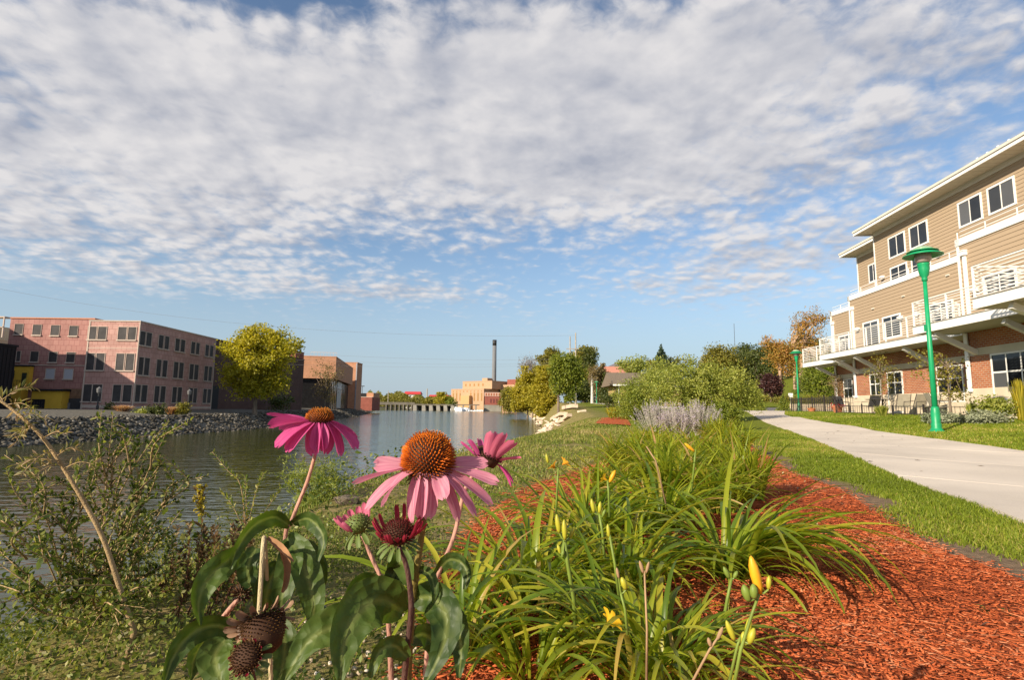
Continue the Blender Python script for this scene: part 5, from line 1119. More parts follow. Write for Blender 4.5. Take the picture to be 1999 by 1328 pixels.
spruce('young green spruce left of the driveway by the path', 1480, 52, 772, 801, 24, 1800, 0.14, 'green')
spruce('young green spruce right of the driveway near the second lamp', 1530, 52, 770, 801, 22, 1800, 0.14, 'green')
# hill trees behind
for lab, Y, px, boxes, n, lf, kd, th in (
    ('olive green tree at the left end of the hillside wood', 105, 1405, [(1372, 1440, 680, 760), (1385, 1425, 674, 720)], 7000, 0.34, 'olive', 4),
    ('dark green hillside tree below the radio mast', 115, 1450, [(1420, 1485, 678, 760), (1430, 1470, 676, 720)], 7000, 0.36, 'dark', 4),
    ('dark green hillside tree filling the gap left of the rust trees', 105, 1480, [(1450, 1520, 690, 765), (1470, 1540, 672, 730)], 8000, 0.34, 'dark', 4),
    ('deep green hillside tree behind the second lamp', 112, 1545, [(1530, 1620, 665, 770), (1560, 1640, 655, 740)], 9000, 0.36, 'dark', 4),
    ('bright green tree beneath the balcony at the far building end', 75, 1600, [(1570, 1640, 705, 775)], 5000, 0.24, 'green', 2)):
    rtree('hillside_tree', lab, Y, px, boxes, n, lf, kd, th, 0.3, 110, 1.7, 10)
rtree('rust_tree', 'rust orange tree with straight pale trunk on the hillside', 82, 1526, [(1500, 1545, 665, 722), (1515, 1560, 680, 735), (1488, 1512, 655, 680), (1530, 1556, 660, 700)], 3000, 0.24, 'rust', 7.5, 0.22, 90, 1.25, 16, bark=M_BARKL)
rtree('rust_tree', 'tallest rust and gold tree rising behind the building corner', 90, 1562, [(1545, 1600, 640, 690), (1550, 1578, 610, 655), (1570, 1612, 606, 640), (1560, 1625, 670, 720), (1600, 1622, 620, 650)], 2900, 0.26, 'rust', 7.0, 0.32, 90, 1.25, 20, bark=M_BARKL, trunks=2)
rtree('purple_tree', 'small round dark purple leaved tree on the grass slope', 78, 1506, [(1488, 1524, 735, 776), (1494, 1518, 732, 756)], 3600, 0.22, 'purple', 1.0, 0.1, 70, 0.8)
def hedge(lab, p0, p1, Y, y0, y1, kind, n):
    b = G((p0 + p1) / 2, Y); bl = [];
    for k in range(9): q = p0 + (p1 - p0) * k / 9; bl.append(bx(q - 3, q + (p1 - p0) / 9 + 3, y0, y1, Y, b))
    t = thing('hedge', lab, 'hedge', tuple(b)); C, r, o, cc = fill(bl, n, 90, 0.5); V, F_, rn = leaf_quads(C, 0.17, r, o); bulk('foliage', V, F_, LEAFM[kind], t, {'rnd': rn})
hedge('low olive hedge along the foot of the hillside lawn', 1440, 1625, 68, 775, 788, 'olive', 5000)
hedge('green shrub row left of the driveway behind the path', 1425, 1490, 58, 785, 804, 'green', 2600)
sg = G(1545, 70); sgn = thing('yard_sign', 'small white sign on the grass slope left of the second lamp', 'sign', tuple(sg)); zs = atY(1545, 772, 70).z - sg.z
MB().box(-0.28, 0.28, -0.02, 0.02, zs - 0.25, zs + 0.25).build('sign_board', M_WHITE, sgn); MB().box(-0.03, 0.03, 0.021, 0.06, -0.2, zs).build('post', M_WHITE, sgn)
# driveway with a pale retaining kerb
dv = [G(1420, 60), G(1640, 56), G(1640, 66), G(1420, 70)]
vs, fs = strip([dv[0] - Vector((4, 0, 0)), dv[1]], [dv[3] - Vector((4, 0, 0)), dv[2]], 40, 6)
vs = [(x, y, z + 0.02) for x, y, z in vs]
tag(MB().add(vs, fs).build('driveway', mat('asphalt', (0.16, 0.15, 0.15), 0.9, 0.2, 0.1, 2), smooth=True), 'grey driveway behind the young spruces', kind='structure')
wl = thing('garden_wall', 'low pale block wall behind the picket fence', 'wall', tuple(G(1600, 54)))
a_, c_ = G(1545, 55), G(1690, 46)
for k in range(18):
    p = a_.lerp(c_, k / 18); q = a_.lerp(c_, (k + 0.96) / 18)
    for r in range(3): MB().bar(Vector((p.x, p.y, Hz(p.x, p.y) + 0.1 + r * 0.25)) - wl.location, Vector((q.x, q.y, Hz(q.x, q.y) + 0.1 + r * 0.25)) - wl.location, 0.3, 0.235).build('block', mat('pale_block', (0.52, 0.42, 0.30), 0.9), wl)
# saplings and planting by the building
def sapling(lab, px, Y, boxes, n, kind):
    b = G(px, Y); tree('sapling', lab, 'tree', b, [bx(*q, Y, b) for q in boxes], n, 0.085, kind, 1.9, 0.035, 30, 60, 0.35, shell=0.3)
sapling('thin leafy sapling growing between green lamp post and stone base', 1856, 17.8, [(1800, 1885, 690, 775), (1830, 1900, 740, 790), (1782, 1850, 680, 730)], 900, 'olive')
sapling('slender sapling in front of the left patio windows', 1724, 27, [(1695, 1752, 695, 785), (1705, 1740, 680, 720)], 900, 'olive')
sapling('small rusty sapling by the fence at the far building corner', 1632, 36, [(1612, 1655, 705, 790)], 800, 'brown')
b = G(1948, 17.0); tree('green_shrub', 'green leafy shrub below the large right window', 'shrub', b, [bx(1918, 1980, 785, 818, 17, b), bx(1925, 1965, 780, 810, 17, b)], 2600, 0.085, 'lime', 0, 0, 0, 60, 0.3)
grassclump('tan ornamental grass at the right edge before the window', 1978, 2014, 738, 812, 16.5, 'gold', 260)
grassclump('small spiky yellow green plant on the lawn before the patio', 1706, 1738, 790, 818, 23, 'lime', 260)
grassclump('light green spiky grass beside the stone base right of sapling', 1885, 1908, 785, 815, 17.5, 'lime', 260)
for lab, px, Y, w, yy in (('silvery creeping juniper right of the lamp post base', 1916, 16.2, 36, 811), ('silvery creeping juniper left of the sapling trunk', 1838, 16.8, 26, 812)):
    b = G(px, Y); tree('juniper', lab, 'shrub', b, [(0, 0, 0.12, w * Y / 1083, 0.6, 0.2)], 2600, 0.07, 'juniper', 0, 0, 0, 60, 0.22)
for (t, c, r) in pots:
    l = t.location; n = 260; C = RNG.normal(0, 1, (n, 3)) * np.array([r, r, r * 0.5]) * 0.5 + np.array([0, 0, 0.34 if r > 0.3 else 0.2])
    V, F_, rn = leaf_quads(C, 0.07, RNG.random(n)); bulk('flowers', V, F_, leafmat('bloom%d' % int(r * 100), [(0, (0.06, 0.1, 0.02)), (0.5, c), (1, tuple(min(1, q * 1.5) for q in c))], 0.2), t, {'rnd': rn})['kind'] = 'stuff'
# russian sage
def sage(lab, px, Y, half, top):
    b = G(px, Y); t = thing('lavender_plant', lab, 'plant', tuple(b), 0, 'lavender coloured plants before the large bush'); h = atY(px, top, Y).z - b.z; w = half * Y / 1083
    n = 150; mb = MB(); Cs = []; rs = []
    for k in range(n):
        a = random.uniform(0, 6.28); s = random.random() ** 0.6 * w; hh = h * random.uniform(0.72, 1.05) * (1 - 0.25 * (s / w) ** 2); e = Vector((math.cos(a) * s, math.sin(a) * s * 0.7, hh)); st = Vector((math.cos(a) * s * 0.35, math.sin(a) * s * 0.25, 0))
        m_ = st.lerp(e, 0.55) + Vector((math.cos(a), math.sin(a), 0)) * 0.03; mb.tube([st, m_, e], [0.004, 0.003, 0.0015], 3, False)
        for j in range(46):
            f = random.uniform(0.25, 1) ; q = st.lerp(e, f) + Vector((random.gauss(0, .022), random.gauss(0, .022), random.gauss(0, 0.02))) * (1.5 - f); Cs.append(tuple(q)); rs.append(min(1, max(0, (0.25 + 0.75 * f) * random.uniform(0.5, 1.1))))
    mb.build('stems', mat('sage_stem', (0.42, 0.40, 0.34), 0.8), t)['kind'] = 'stuff'; V, F_, rn = leaf_quads(np.array(Cs), 0.035, np.array(rs), None, 0.4); bulk('flowers', V, F_, LEAFM['sage'], t, {'rnd': rn})
sage('broad lavender grey plant at the left of the pair', 1285, 14.5, 55, 779)
sage('broad lavender grey plant at the right beside the dark shrub', 1360, 13.8, 52, 781)
sage('smaller lavender grey plant in front between the two broad ones', 1320, 12.6, 42, 798)
grassclump('pale straw coloured tuft on the lawn left of the lavender plants', 1180, 1214, 793, 815, 32, 'gold', 400)
# far wood beyond the dam
n = 42000; px_ = RNG.uniform(700, 1010, n); Yf = RNG.uniform(520, 720, n)
C = np.array([tuple(atY(p, 797, y)) for p, y in zip(px_, Yf)]); C[:, 2] = 0.5 + RNG.uniform(0, 1, n) ** 0.7 * (8 + 9 * (vnoise(px_, px_ * 0, 9.0, 3) + 0.5))
V, F_, rn = leaf_quads(C, 1.6, np.clip(RNG.random(n) * 0.6 + 0.4 * (vnoise(px_, Yf, 14, 7) + .5), 0, 1)); fw = bulk('far_woods', V, F_, LEAFM['olive'], None, {'rnd': rn}); tag(fw, 'band of autumn trees beyond the dam', kind='stuff')
rtree('round_tree', 'round yellow green tree beside the power plant', 455, 868, [(850, 876, 769, 795), (855, 872, 766, 785)], 1500, 1.2, 'gold', 3, 0.5, 40, 3.0)
rtree('round_tree', 'small green tree between round tree and power plant', 452, 880, [(868, 890, 777, 797)], 1200, 1.1, 'green', 2, 0.5, 30, 3.0)
rtree('round_tree', 'brownish tree in front of the dam deck left of the round tree', 470, 836, [(828, 850, 776, 792)], 900, 1.2, 'olive', 2, 0.5, 30, 3.0)
rtree('round_tree', 'olive tree covering the right side of the red pump house', 330, 992, [(974, 1008, 762, 800), (982, 1004, 755, 780)], 2800, 0.9, 'olive', 3, 0.4, 50, 3.0)

# ------------------------------------------------------------------ daylilies
M_LILY = leafmat('daylily_leaf', [(0.0, (0.09, 0.155, 0.012)), (0.35, (0.20, 0.27, 0.018)), (0.75, (0.33, 0.36, 0.024)), (0.93, (0.46, 0.41, 0.04)), (1.0, (0.48, 0.33, 0.10))], 0.5, 0.36, 0.45, 'obj')
M_LILYA = leafmat('daylily_foliage', [(0.0, (0.10, 0.155, 0.012)), (0.35, (0.22, 0.275, 0.02)), (0.75, (0.36, 0.38, 0.028)), (0.92, (0.48, 0.41, 0.05)), (1.0, (0.48, 0.30, 0.12))], 0.5, 0.4, 0.4)
M_SCAPE = mat('scape_green', (0.16, 0.22, 0.035), 0.5, 0.3, 0.15, 20); M_BUD = mat('bud_yellow', (0.38, 0.36, 0.03), 0.45, 0.35, 0.2, 30); M_BUDO = mat('bud_orange', (0.72, 0.34, 0.015), 0.45, 0.35, 0.18, 30, stretch=(1, 1, 0.2))
M_PETY = leafmat('lily_petal', [(0, (0.70, 0.42, 0.02)), (1, (0.78, 0.52, 0.04))], 0.4, 0.5, 0.3, 'obj'); M_PETO = leafmat('lily_petal_orange', [(0, (0.72, 0.28, 0.02)), (1, (0.78, 0.40, 0.04))], 0.4, 0.5, 0.3, 'obj')
M_DEAD = mat('dead_stalk', (0.34, 0.22, 0.12), 0.9, 0.1, 0.25, 20)
def blade_curve(L, a0, a1, n, p=1.35):
    """arching blade in the XZ plane: starts at angle a0 above the horizon, ends pointing at a1"""
    x = z = 0.0; pts = [(0.0, 0.0)]
    for k in range(n):
        a = a0 + (a1 - a0) * ((k + 0.5) / n) ** p; x += L / n * math.cos(a); z += L / n * math.sin(a); pts.append((x, z))
    return pts
def blade_mesh(L, a0, a1, w, twist, n=10):
    P = blade_curve(L, a0, a1, n); vs = []; fs = []
    for k, (x, z) in enumerate(P):
        f = k / n; ww = w * (0.75 + 0.5 * f - 0.25 * f * f) * (1 - f ** 3.2) * 0.5 + 0.0004; tw = twist * f * f
        x0, z0 = P[max(k - 1, 0)]; x1, z1 = P[min(k + 1, n)]; d = math.hypot(x1 - x0, z1 - z0); nx_, nz_ = -(z1 - z0) / d, (x1 - x0) / d
        c, s = math.cos(tw), math.sin(tw); h = ww * 0.55 * (1 - 0.5 * f)
        vs += [(x + nx_ * (h - s * ww), -c * ww, z + nz_ * (h - s * ww)), (x, 0, z), (x + nx_ * (h + s * ww), c * ww, z + nz_ * (h + s * ww))]
    for k in range(n):
        for j in range(2): fs.append((k * 3 + j, k * 3 + j + 1, k * 3 + j + 4, k * 3 + j + 3))
    return vs, fs
def bmesh_(name, vs, fs, m):
    q = MB(); q.add(vs, fs); return q.mesh(name, m, True)
LEAVES = []
for k in range(22):
    L = random.uniform(0.55, 0.9); a0 = R(random.uniform(48, 84)); a1 = R(random.choice([random.uniform(-85, -45), random.uniform(-70, -20), random.uniform(-40, 10)]))
    LEAVES.append(bmesh_('leaf', *blade_mesh(L, a0, a1, random.uniform(0.022, 0.034), random.uniform(-1.2, 1.2)), M_LILY))
def clump(label, pos, n, sc, rad=0.07, wid=1.0, bias=None, up=0.0):
    t = thing('daylily_plant', label, 'plant', pos, 0, 'daylilies in the mulch bed')
    for k in range(n):
        a = random.uniform(0, 6.283) if bias is None or random.random() > 0.55 else bias + random.gauss(0, 0.6)
        o = link(bpy.data.objects.new('leaf', random.choice(LEAVES))); o.parent = t; r = rad * random.random() ** 0.5; b = a + random.gauss(0, 0.5)
        o.location = (r * math.cos(b), r * math.sin(b), -0.01); o.rotation_euler = (random.gauss(0, 0.12), random.gauss(0, 0.12) - up * random.random(), a)
        s = sc * random.uniform(0.65, 1.15); o.scale = (s, s * wid * random.uniform(0.8, 1.15), s)
    return t
def far_clump(label, pos, n, sc, rad=0.1, wid=0.025, hi=0.0):
    t = thing('daylily_plant', label, 'plant', pos, 0, 'daylilies in the mulch bed'); Vs = []; Fs = []; rs = []; c = 0
    for k in range(n):
        vs, fs = blade_mesh(sc * random.uniform(0.4, 0.75), R(random.uniform(60, 90)), R(random.uniform(-60, 40) + hi), wid * random.uniform(0.7, 1.2), random.uniform(-1, 1), 6)
        a = random.uniform(0, 6.283); r = rad * random.random() ** 0.5; ca, sa = math.cos(a), math.sin(a); b = random.uniform(0, 6.283); V = np.array(vs)
        V = np.stack([V[:, 0] * ca - V[:, 1] * sa + r * math.cos(b), V[:, 0] * sa + V[:, 1] * ca + r * math.sin(b), V[:, 2] - 0.01], 1)
        Vs.append(V); Fs.append(np.array(fs) + c); c += len(V); rs.append(np.full(len(V), min(1, max(0, random.gauss(0.5, 0.27)))))
    f = bulk('foliage', np.concatenate(Vs), np.concatenate(Fs), M_LILYA, t, {'rnd': np.concatenate(rs)}, smooth=True); f['kind'] = 'stuff'
    return t
def gp(px, py): p = hit(px, py); return tuple(p)
CA = clump('large fountain shaped daylily arching over the red mulch at right', gp(1425, 1130), 165, 0.95, 0.09, 1.0, R(-10))
CB = clump('daylily with broad arching leaves at the left edge of the red mulch', gp(1040, 1180), 120, 0.85, 0.1, 1.0)
CC = clump('dark green daylily at the bottom centre between the yellow buds', gp(1270, 1322), 165, 0.66, 0.14, 1.0)
CD = clump('upright dense daylily behind the fountain shaped one', gp(1290, 1035), 170, 0.90, 0.15, 0.9, None, 0.12)
CE = clump('bushy daylily left of the upright one with orange blooms behind', gp(1150, 1065), 160, 0.88, 0.16, 0.9)
CF = clump('light green daylily rising right behind the coneflower stems', gp(905, 1290), 50, 0.8, 0.05, 1.0, R(60), 0.2)
CG = clump('low daylily in the bottom foreground beside the coneflower leaves', gp(1040, 1320), 80, 0.6, 0.1, 1.0)
clump('daylily filling the middle between the two large green ones', gp(1215, 1150), 140, 0.78, 0.14, 0.95)
far_clump('brown tipped upright daylily standing alone by the lawn edge', gp(1455, 975), 260, 0.95, 0.15, 0.021, 30)
far_clump('daylily with russet tips left of the lone brown tipped one', gp(1385, 940), 260, 0.95, 0.18, 0.022, 20)
far_clump('green daylily directly below the left lavender plant', gp(1260, 940), 260, 1.0, 0.22, 0.026)
far_clump('green daylily directly below the right lavender plant', gp(1340, 905), 260, 1.0, 0.22, 0.027)
far_clump('yellow green daylily beside the lawn under the dark shrub', gp(1430, 890), 260, 1.0, 0.24, 0.028, 15)
far_clump('bright green daylily at the left rear corner of the bed', gp(1270, 885), 260, 1.0, 0.24, 0.028)
far_clump('yellowish daylily at the right rear corner of the bed', gp(1400, 862), 260, 1.0, 0.28, 0.03, 15)
far_clump('small daylily behind the orange blooms at the left of the bed', gp(1190, 985), 120, 0.85, 0.16, 0.024)
far_clump('fine leaved daylily just behind the upright dense one', gp(1310, 985), 260, 0.95, 0.2, 0.024, 15)
far_clump('green daylily in the middle row between the two lavender plants', gp(1318, 950), 260, 0.95, 0.2, 0.025)
far_clump('daylily at the left edge of the bed behind the yellow bloom', gp(1225, 930), 240, 0.95, 0.2, 0.025)
far_clump('broad yellow green daylily before the lone brown tipped one', gp(1400, 1000), 220, 0.85, 0.16, 0.024)
def loc(t, p): return Vector(p) - Vector(t.location)
def bud_mesh(name, L, r, m, tip=0.15):
    q = MB(); q.lathe([(r * 0.35, 0), (r * 0.8, L * 0.18), (r, L * 0.5), (r * 0.85, L * 0.75), (r * 0.45, L * 0.93), (r * tip, L)], 7); return q.mesh(name, m, True)
def place(o, p, d, roll=0.0):
    o.location = p; o.rotation_euler = Vector(d).to_track_quat('Z', 'Y').to_euler(); return o
def scape(t, pts, buds, r=0.0042, m=None, name='flower_stalk'):
    """stalk of a clump; pts are (px, py, Y); buds are (px, py, Y, length, radius, kind, lean)"""
    P = [loc(t, atY(*p)) for p in pts]; st = MB().tube(P, [r * (1 - 0.35 * k / len(P)) for k in range(len(P))], 6).build(name, m or M_SCAPE, t, smooth=True)
    for (x, y, Y, L, rr, kind, lx) in buds:
        o = link(bpy.data.objects.new('bud', bud_mesh('bud', L * 0.9, rr * 0.72, {'y': M_BUD, 'o': M_BUDO, 'g': M_SCAPE, 'd': M_DEAD}[kind]))); o.parent = st
        a = loc(t, atY(x, y, Y)); place(o, a, (lx, 0.0, 1.0)); MB().tube([P[-1], (P[-1] + a) / 2 + Vector((0, 0, -0.003)), a], r * 0.55, 5).build('bud_stem', M_SCAPE, st)
    return st
scape(CB, [(1124, 1240, 1.75), (1120, 1170, 1.72), (1108, 1100, 1.70), (1102, 1055, 1.70)], [(1092, 1042, 1.7, 0.062, 0.012, 'y', -0.15), (1103, 1055, 1.69, 0.065, 0.012, 'y', -0.05), (1112, 1052, 1.71, 0.04, 0.009, 'y', 0.4), (1094, 1082, 1.7, 0.03, 0.008, 'y', -0.3), (1097, 1088, 1.69, 0.022, 0.007, 'g', 0.3)], 0.007)
scape(CE, [(1180, 1090, 2.2), (1176, 1040, 2.2), (1170, 1005, 2.2)], [(1160, 1002, 2.2, 0.06, 0.013, 'y', -0.2), (1170, 1003, 2.2, 0.05, 0.012, 'y', 0.1), (1176, 1010, 2.2, 0.035, 0.009, 'g', 0.4)], 0.006)
scape(CC, [(1210, 1180, 1.8), (1200, 1100, 1.8), (1190, 1045, 1.8)], [(1189, 1050, 1.8, 0.045, 0.009, 'y', -0.1)], 0.005)
scape(CC, [(1225, 1240, 1.5), (1220, 1190, 1.5), (1212, 1160, 1.5)], [(1222, 1152, 1.5, 0.036, 0.012, 'y', -0.35), (1208, 1130, 1.5, 0.03, 0.006, 'd', -0.2)], 0.004)
scape(CA, [(1432, 1345, 1.1), (1446, 1270, 1.1), (1468, 1200, 1.1), (1482, 1160, 1.1)], [(1484, 1160, 1.1, 0.078, 0.014, 'o', -0.22), (1462, 1175, 1.1, 0.035, 0.012, 'g', -0.3), (1472, 1170, 1.09, 0.03, 0.011, 'g', 0.0), (1500, 1152, 1.1, 0.028, 0.007, 'y', 0.1)], 0.0036)
scape(CA, [(1420, 1350, 1.15), (1440, 1260, 1.15), (1446, 1245, 1.15)], [(1434, 1252, 1.15, 0.045, 0.009, 'y', -0.4), (1456, 1250, 1.15, 0.05, 0.009, 'y', 0.25), (1462, 1258, 1.14, 0.035, 0.010, 'y', 0.4), (1450, 1262, 1.15, 0.03, 0.008, 'y', 0.1)], 0.0032)
scape(CA, [(1410, 1230, 1.9), (1420, 1170, 1.9), (1428, 1130, 1.9)], [(1424, 1130, 1.9, 0.045, 0.012, 'g', -0.5), (1432, 1130, 1.9, 0.03, 0.010, 'g', 0.6)], 0.006)
scape(CC, [(1262, 1340, 1.25), (1263, 1230, 1.25), (1258, 1115, 1.25)], [(1256, 1120, 1.25, 0.03, 0.006, 'd', -0.3), (1261, 1120, 1.25, 0.028, 0.005, 'd', 0.3)], 0.0026, M_DEAD, 'dead_stalk')
scape(CC, [(1350, 1335, 1.15), (1385, 1270, 1.15), (1404, 1242, 1.15)], [(1400, 1250, 1.15, 0.03, 0.006, 'd', 0.5), (1388, 1264, 1.15, 0.02, 0.006, 'd', -0.3)], 0.0026, M_DEAD, 'dead_stalk')
scape(CD, [(1300, 985, 3.0), (1280, 900, 3.0), (1262, 872, 3.0)], [], 0.0045, M_DEAD, 'dead_stalk')
def petal_mesh(L, w, a0, a1, m, n=7, cup=0.35, notch=0.0, ridge=0.0, p=1.2, twist=0.0, name='petal', widen=0.55):
    """petal along +X rising at a0 and bending to a1; cupped, with fine lengthwise ridges and a notched tip"""
    P = blade_curve(L, a0, a1, n, p); vs = []; fs = []; J = 7
    for k, (x, z) in enumerate(P):
        f = k / n; ww = w * 0.5 * (0.35 + 0.65 * math.sin(min(1, f / widen) * math.pi / 2)) * (1 if f < 0.8 else math.sqrt(max(0.0, 1 - ((f - 0.8) / 0.215) ** 2)))
        x0, z0 = P[max(k - 1, 0)]; x1, z1 = P[min(k + 1, n)]; d = math.hypot(x1 - x0, z1 - z0) or 1; tx, tz = (x1 - x0) / d, (z1 - z0) / d; nx_, nz_ = -tz, tx
        tw = twist * f; c, s = math.cos(tw), math.sin(tw)
        for j in range(J):
            u = j / (J - 1) * 2 - 1; h = cup * ww * (u * u - 0.4) + (ridge * w * (0.5 if j % 2 else -0.5) if 0 < k < n else 0); yy = u * ww; e = -notch * L * (0.06 if j in (2, 4) else 0.0) if k == n else 0
            Y_ = yy * c - h * s; H_ = yy * s + h * c
            vs.append((x + nx_ * H_ + tx * e, Y_, z + nz_ * H_ + tz * e))
    for k in range(n):
        for j in range(J - 1): fs.append((k * J + j, k * J + j + 1, (k + 1) * J + j + 1, (k + 1) * J + j))
    return bmesh_(name, vs, fs, m)
def lilyflower(t, px, py, Y, m, size, face, st=None):
    f = link(bpy.data.objects.new('flower', None)); f.parent = st or t; f.location = loc(t, atY(px, py, Y)); f.rotation_euler = Vector(face).to_track_quat('Z', 'Y').to_euler()
    for k in range(6):
        o = link(bpy.data.objects.new('petal', petal_mesh(size, size * (0.42 if k % 2 else 0.3), R(68), R(-5), m, 6))); o.parent = f; o.rotation_euler = (0, 0, k * math.pi / 3)
sb_ = scape(CE, [(1085, 1010, 2.9), (1088, 950, 2.9), (1090, 915, 2.9)], [(1070, 905, 2.9, 0.055, 0.012, 'y', -0.2)], 0.006)
def bloom(label, px, py, Y, m, size, face):
    p = atY(px, py, Y); return p
def lflower(t, *a): lilyflower(t, *a)
lflower(CE, 1084, 915, 2.9, M_PETO, 0.045, (-0.5, 0.1, 0.5)); lflower(CE, 1098, 908, 2.9, M_PETO, 0.045, (0.6, 0.2, 0.5))
s2 = scape(CE, [(1190, 1010, 2.7), (1188, 960, 2.7), (1186, 940, 2.7)], [(1190, 942, 2.7, 0.07, 0.016, 'o', 0.5)], 0.006); lflower(CE, 1184, 938, 2.7, M_PETY, 0.038, (-0.5, 0.3, 0.3))
lflower(CC, 1184, 1222, 1.62, M_PETY, 0.05, (0.3, 0.2, 0.2))
s3 = scape(CD, [(1350, 960, 3.6), (1356, 900, 3.6), (1358, 878, 3.6)], [(1356, 882, 3.6, 0.09, 0.016, 'o', -1.2)], 0.007)

# ------------------------------------------------------------------ coneflowers close to the camera
def petalmat(name, c0, c1):
    m = bpy.data.materials.new(name); nt, N, L, b = nodes(m); tc = N.new('ShaderNodeTexCoord'); mp = N.new('ShaderNodeMapping'); L.new(tc.outputs['Object'], mp.inputs[0]); mp.inputs[3].default_value = (30, 900, 60)
    no = N.new('ShaderNodeTexNoise'); L.new(mp.outputs[0], no.inputs[0]); no.inputs['Scale'].default_value = 1.0; no.inputs['Detail'].default_value = 3
    cr = N.new('ShaderNodeValToRGB'); L.new(no.outputs[0], cr.inputs[0]); cr.color_ramp.elements[0].position = 0.32; cr.color_ramp.elements[1].position = 0.7; cr.color_ramp.elements[0].color = c0 + (1,); cr.color_ramp.elements[1].color = c1 + (1,)
    L.new(cr.outputs[0], b.inputs['Base Color']); b.inputs['Roughness'].default_value = 0.5; b.inputs['Specular IOR Level'].default_value = 0.25
    t = N.new('ShaderNodeBsdfTranslucent'); L.new(cr.outputs[0], t.inputs[0]); mx = N.new('ShaderNodeMixShader'); mx.inputs[0].default_value = 0.38
    L.new(b.outputs[0], mx.inputs[1]); L.new(t.outputs[0], mx.inputs[2]); L.new(mx.outputs[0], N['Material Output'].inputs[0])
    bp = N.new('ShaderNodeBump'); bp.inputs['Strength'].default_value = 0.3; bp.inputs['Distance'].default_value = 0.0006; L.new(no.outputs[0], bp.inputs['Height']); L.new(bp.outputs[0], b.inputs['Normal'])
    return m
M_PPINK = petalmat('petal_pale_pink', (0.56, 0.17, 0.27), (0.78, 0.38, 0.45)); M_PMAG = petalmat('petal_magenta', (0.54, 0.06, 0.23), (0.70, 0.13, 0.34)); M_PRED = petalmat('petal_crimson', (0.22, 0.015, 0.03), (0.40, 0.035, 0.07)); M_PROSE = petalmat('petal_rose', (0.58, 0.10, 0.20), (0.72, 0.2, 0.3))
def floretmat(name, ramp):
    return leafmat(name, ramp, 0.12, 0.45, 0.3)
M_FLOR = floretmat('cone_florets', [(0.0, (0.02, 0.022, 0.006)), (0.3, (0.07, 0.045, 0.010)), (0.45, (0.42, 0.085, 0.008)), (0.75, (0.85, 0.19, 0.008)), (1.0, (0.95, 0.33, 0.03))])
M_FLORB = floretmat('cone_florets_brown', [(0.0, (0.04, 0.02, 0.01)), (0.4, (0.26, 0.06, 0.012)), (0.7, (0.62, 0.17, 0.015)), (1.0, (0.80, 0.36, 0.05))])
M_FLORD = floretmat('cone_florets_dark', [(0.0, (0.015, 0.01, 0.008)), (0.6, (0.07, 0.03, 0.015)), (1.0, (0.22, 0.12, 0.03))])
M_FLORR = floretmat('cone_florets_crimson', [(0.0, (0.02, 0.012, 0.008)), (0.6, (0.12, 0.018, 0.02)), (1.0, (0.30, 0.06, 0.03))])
def florets(parent, r, h, n, L, m, w, low=-0.12, lift=0.35, gradient=True):
    """spiny dome of florets set on a golden spiral"""
    Vs = []; Fs = []; rs = []; c = 0
    for k in range(n):
        f = (k + 0.5) / n; zt = 1 - f * (1 - low); th = k * 2.39996; q = math.sqrt(max(0, 1 - zt * zt)); p = Vector((r * q * math.cos(th), r * q * math.sin(th), h * zt))
        nrm = Vector((p.x / r ** 2, p.y / r ** 2, p.z / h ** 2)).normalized(); d = (nrm + Vector((0, 0, lift))).normalized(); d = (d + Vector((random.gauss(0, .06), random.gauss(0, .06), random.gauss(0, .06)))).normalized()
        u = d.orthogonal().normalized(); v = d.cross(u); l = L * random.uniform(0.8, 1.15) * (0.55 if f < 0.06 else 1)
        ring = [p - d * L * 0.3 + (u * math.cos(a) + v * math.sin(a)) * w for a in (0, 2.094, 4.189)]; top = [p + d * l * 0.75 + (u * math.cos(a) + v * math.sin(a)) * w * 0.75 for a in (0, 2.094, 4.189)]
        vs = ring + top + [p + d * l]; Vs += vs; Fs += [(c, c + 1, c + 4, c + 3), (c + 1, c + 2, c + 5, c + 4), (c + 2, c, c + 3, c + 5), (c + 3, c + 4, c + 6, c + 6), (c + 4, c + 5, c + 6, c + 6), (c + 5, c + 3, c + 6, c + 6)][:3]
        Fs += [(c + 3, c + 4, c + 6, c + 5)]
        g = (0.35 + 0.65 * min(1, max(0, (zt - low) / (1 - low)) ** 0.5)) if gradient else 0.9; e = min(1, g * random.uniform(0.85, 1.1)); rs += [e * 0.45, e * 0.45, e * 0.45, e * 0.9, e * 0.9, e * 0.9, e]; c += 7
    o = bulk('florets', np.array([tuple(v) for v in Vs]), np.array(Fs), m, parent, {'rnd': np.array(rs)}); o['kind'] = 'stuff'; return o
M_CORE = mat('cone_core', (0.05, 0.02, 0.008), 0.8)
M_STEMP = mat('stem_pink', (0.42, 0.22, 0.16), 0.6, 0.3, 0.2, 40, 0.3, 300, stretch=(1, 1, 0.2)); M_STEMO = mat('stem_olive', (0.17, 0.13, 0.03), 0.6, 0.3, 0.25, 40, 0.3, 300, stretch=(1, 1, 0.2)); M_STEMD = mat('stem_purple', (0.10, 0.05, 0.04), 0.6, 0.3, 0.25, 40, 0.3, 300, stretch=(1, 1, 0.2)); M_STRAW = mat('stem_straw', (0.52, 0.42, 0.24), 0.8, 0.2, 0.15, 60, 0.4, 300, stretch=(4, 4, 0.1))
def sepmat(): return mat('sepal_green', (0.10, 0.14, 0.03), 0.6, 0.3, 0.2, 60)
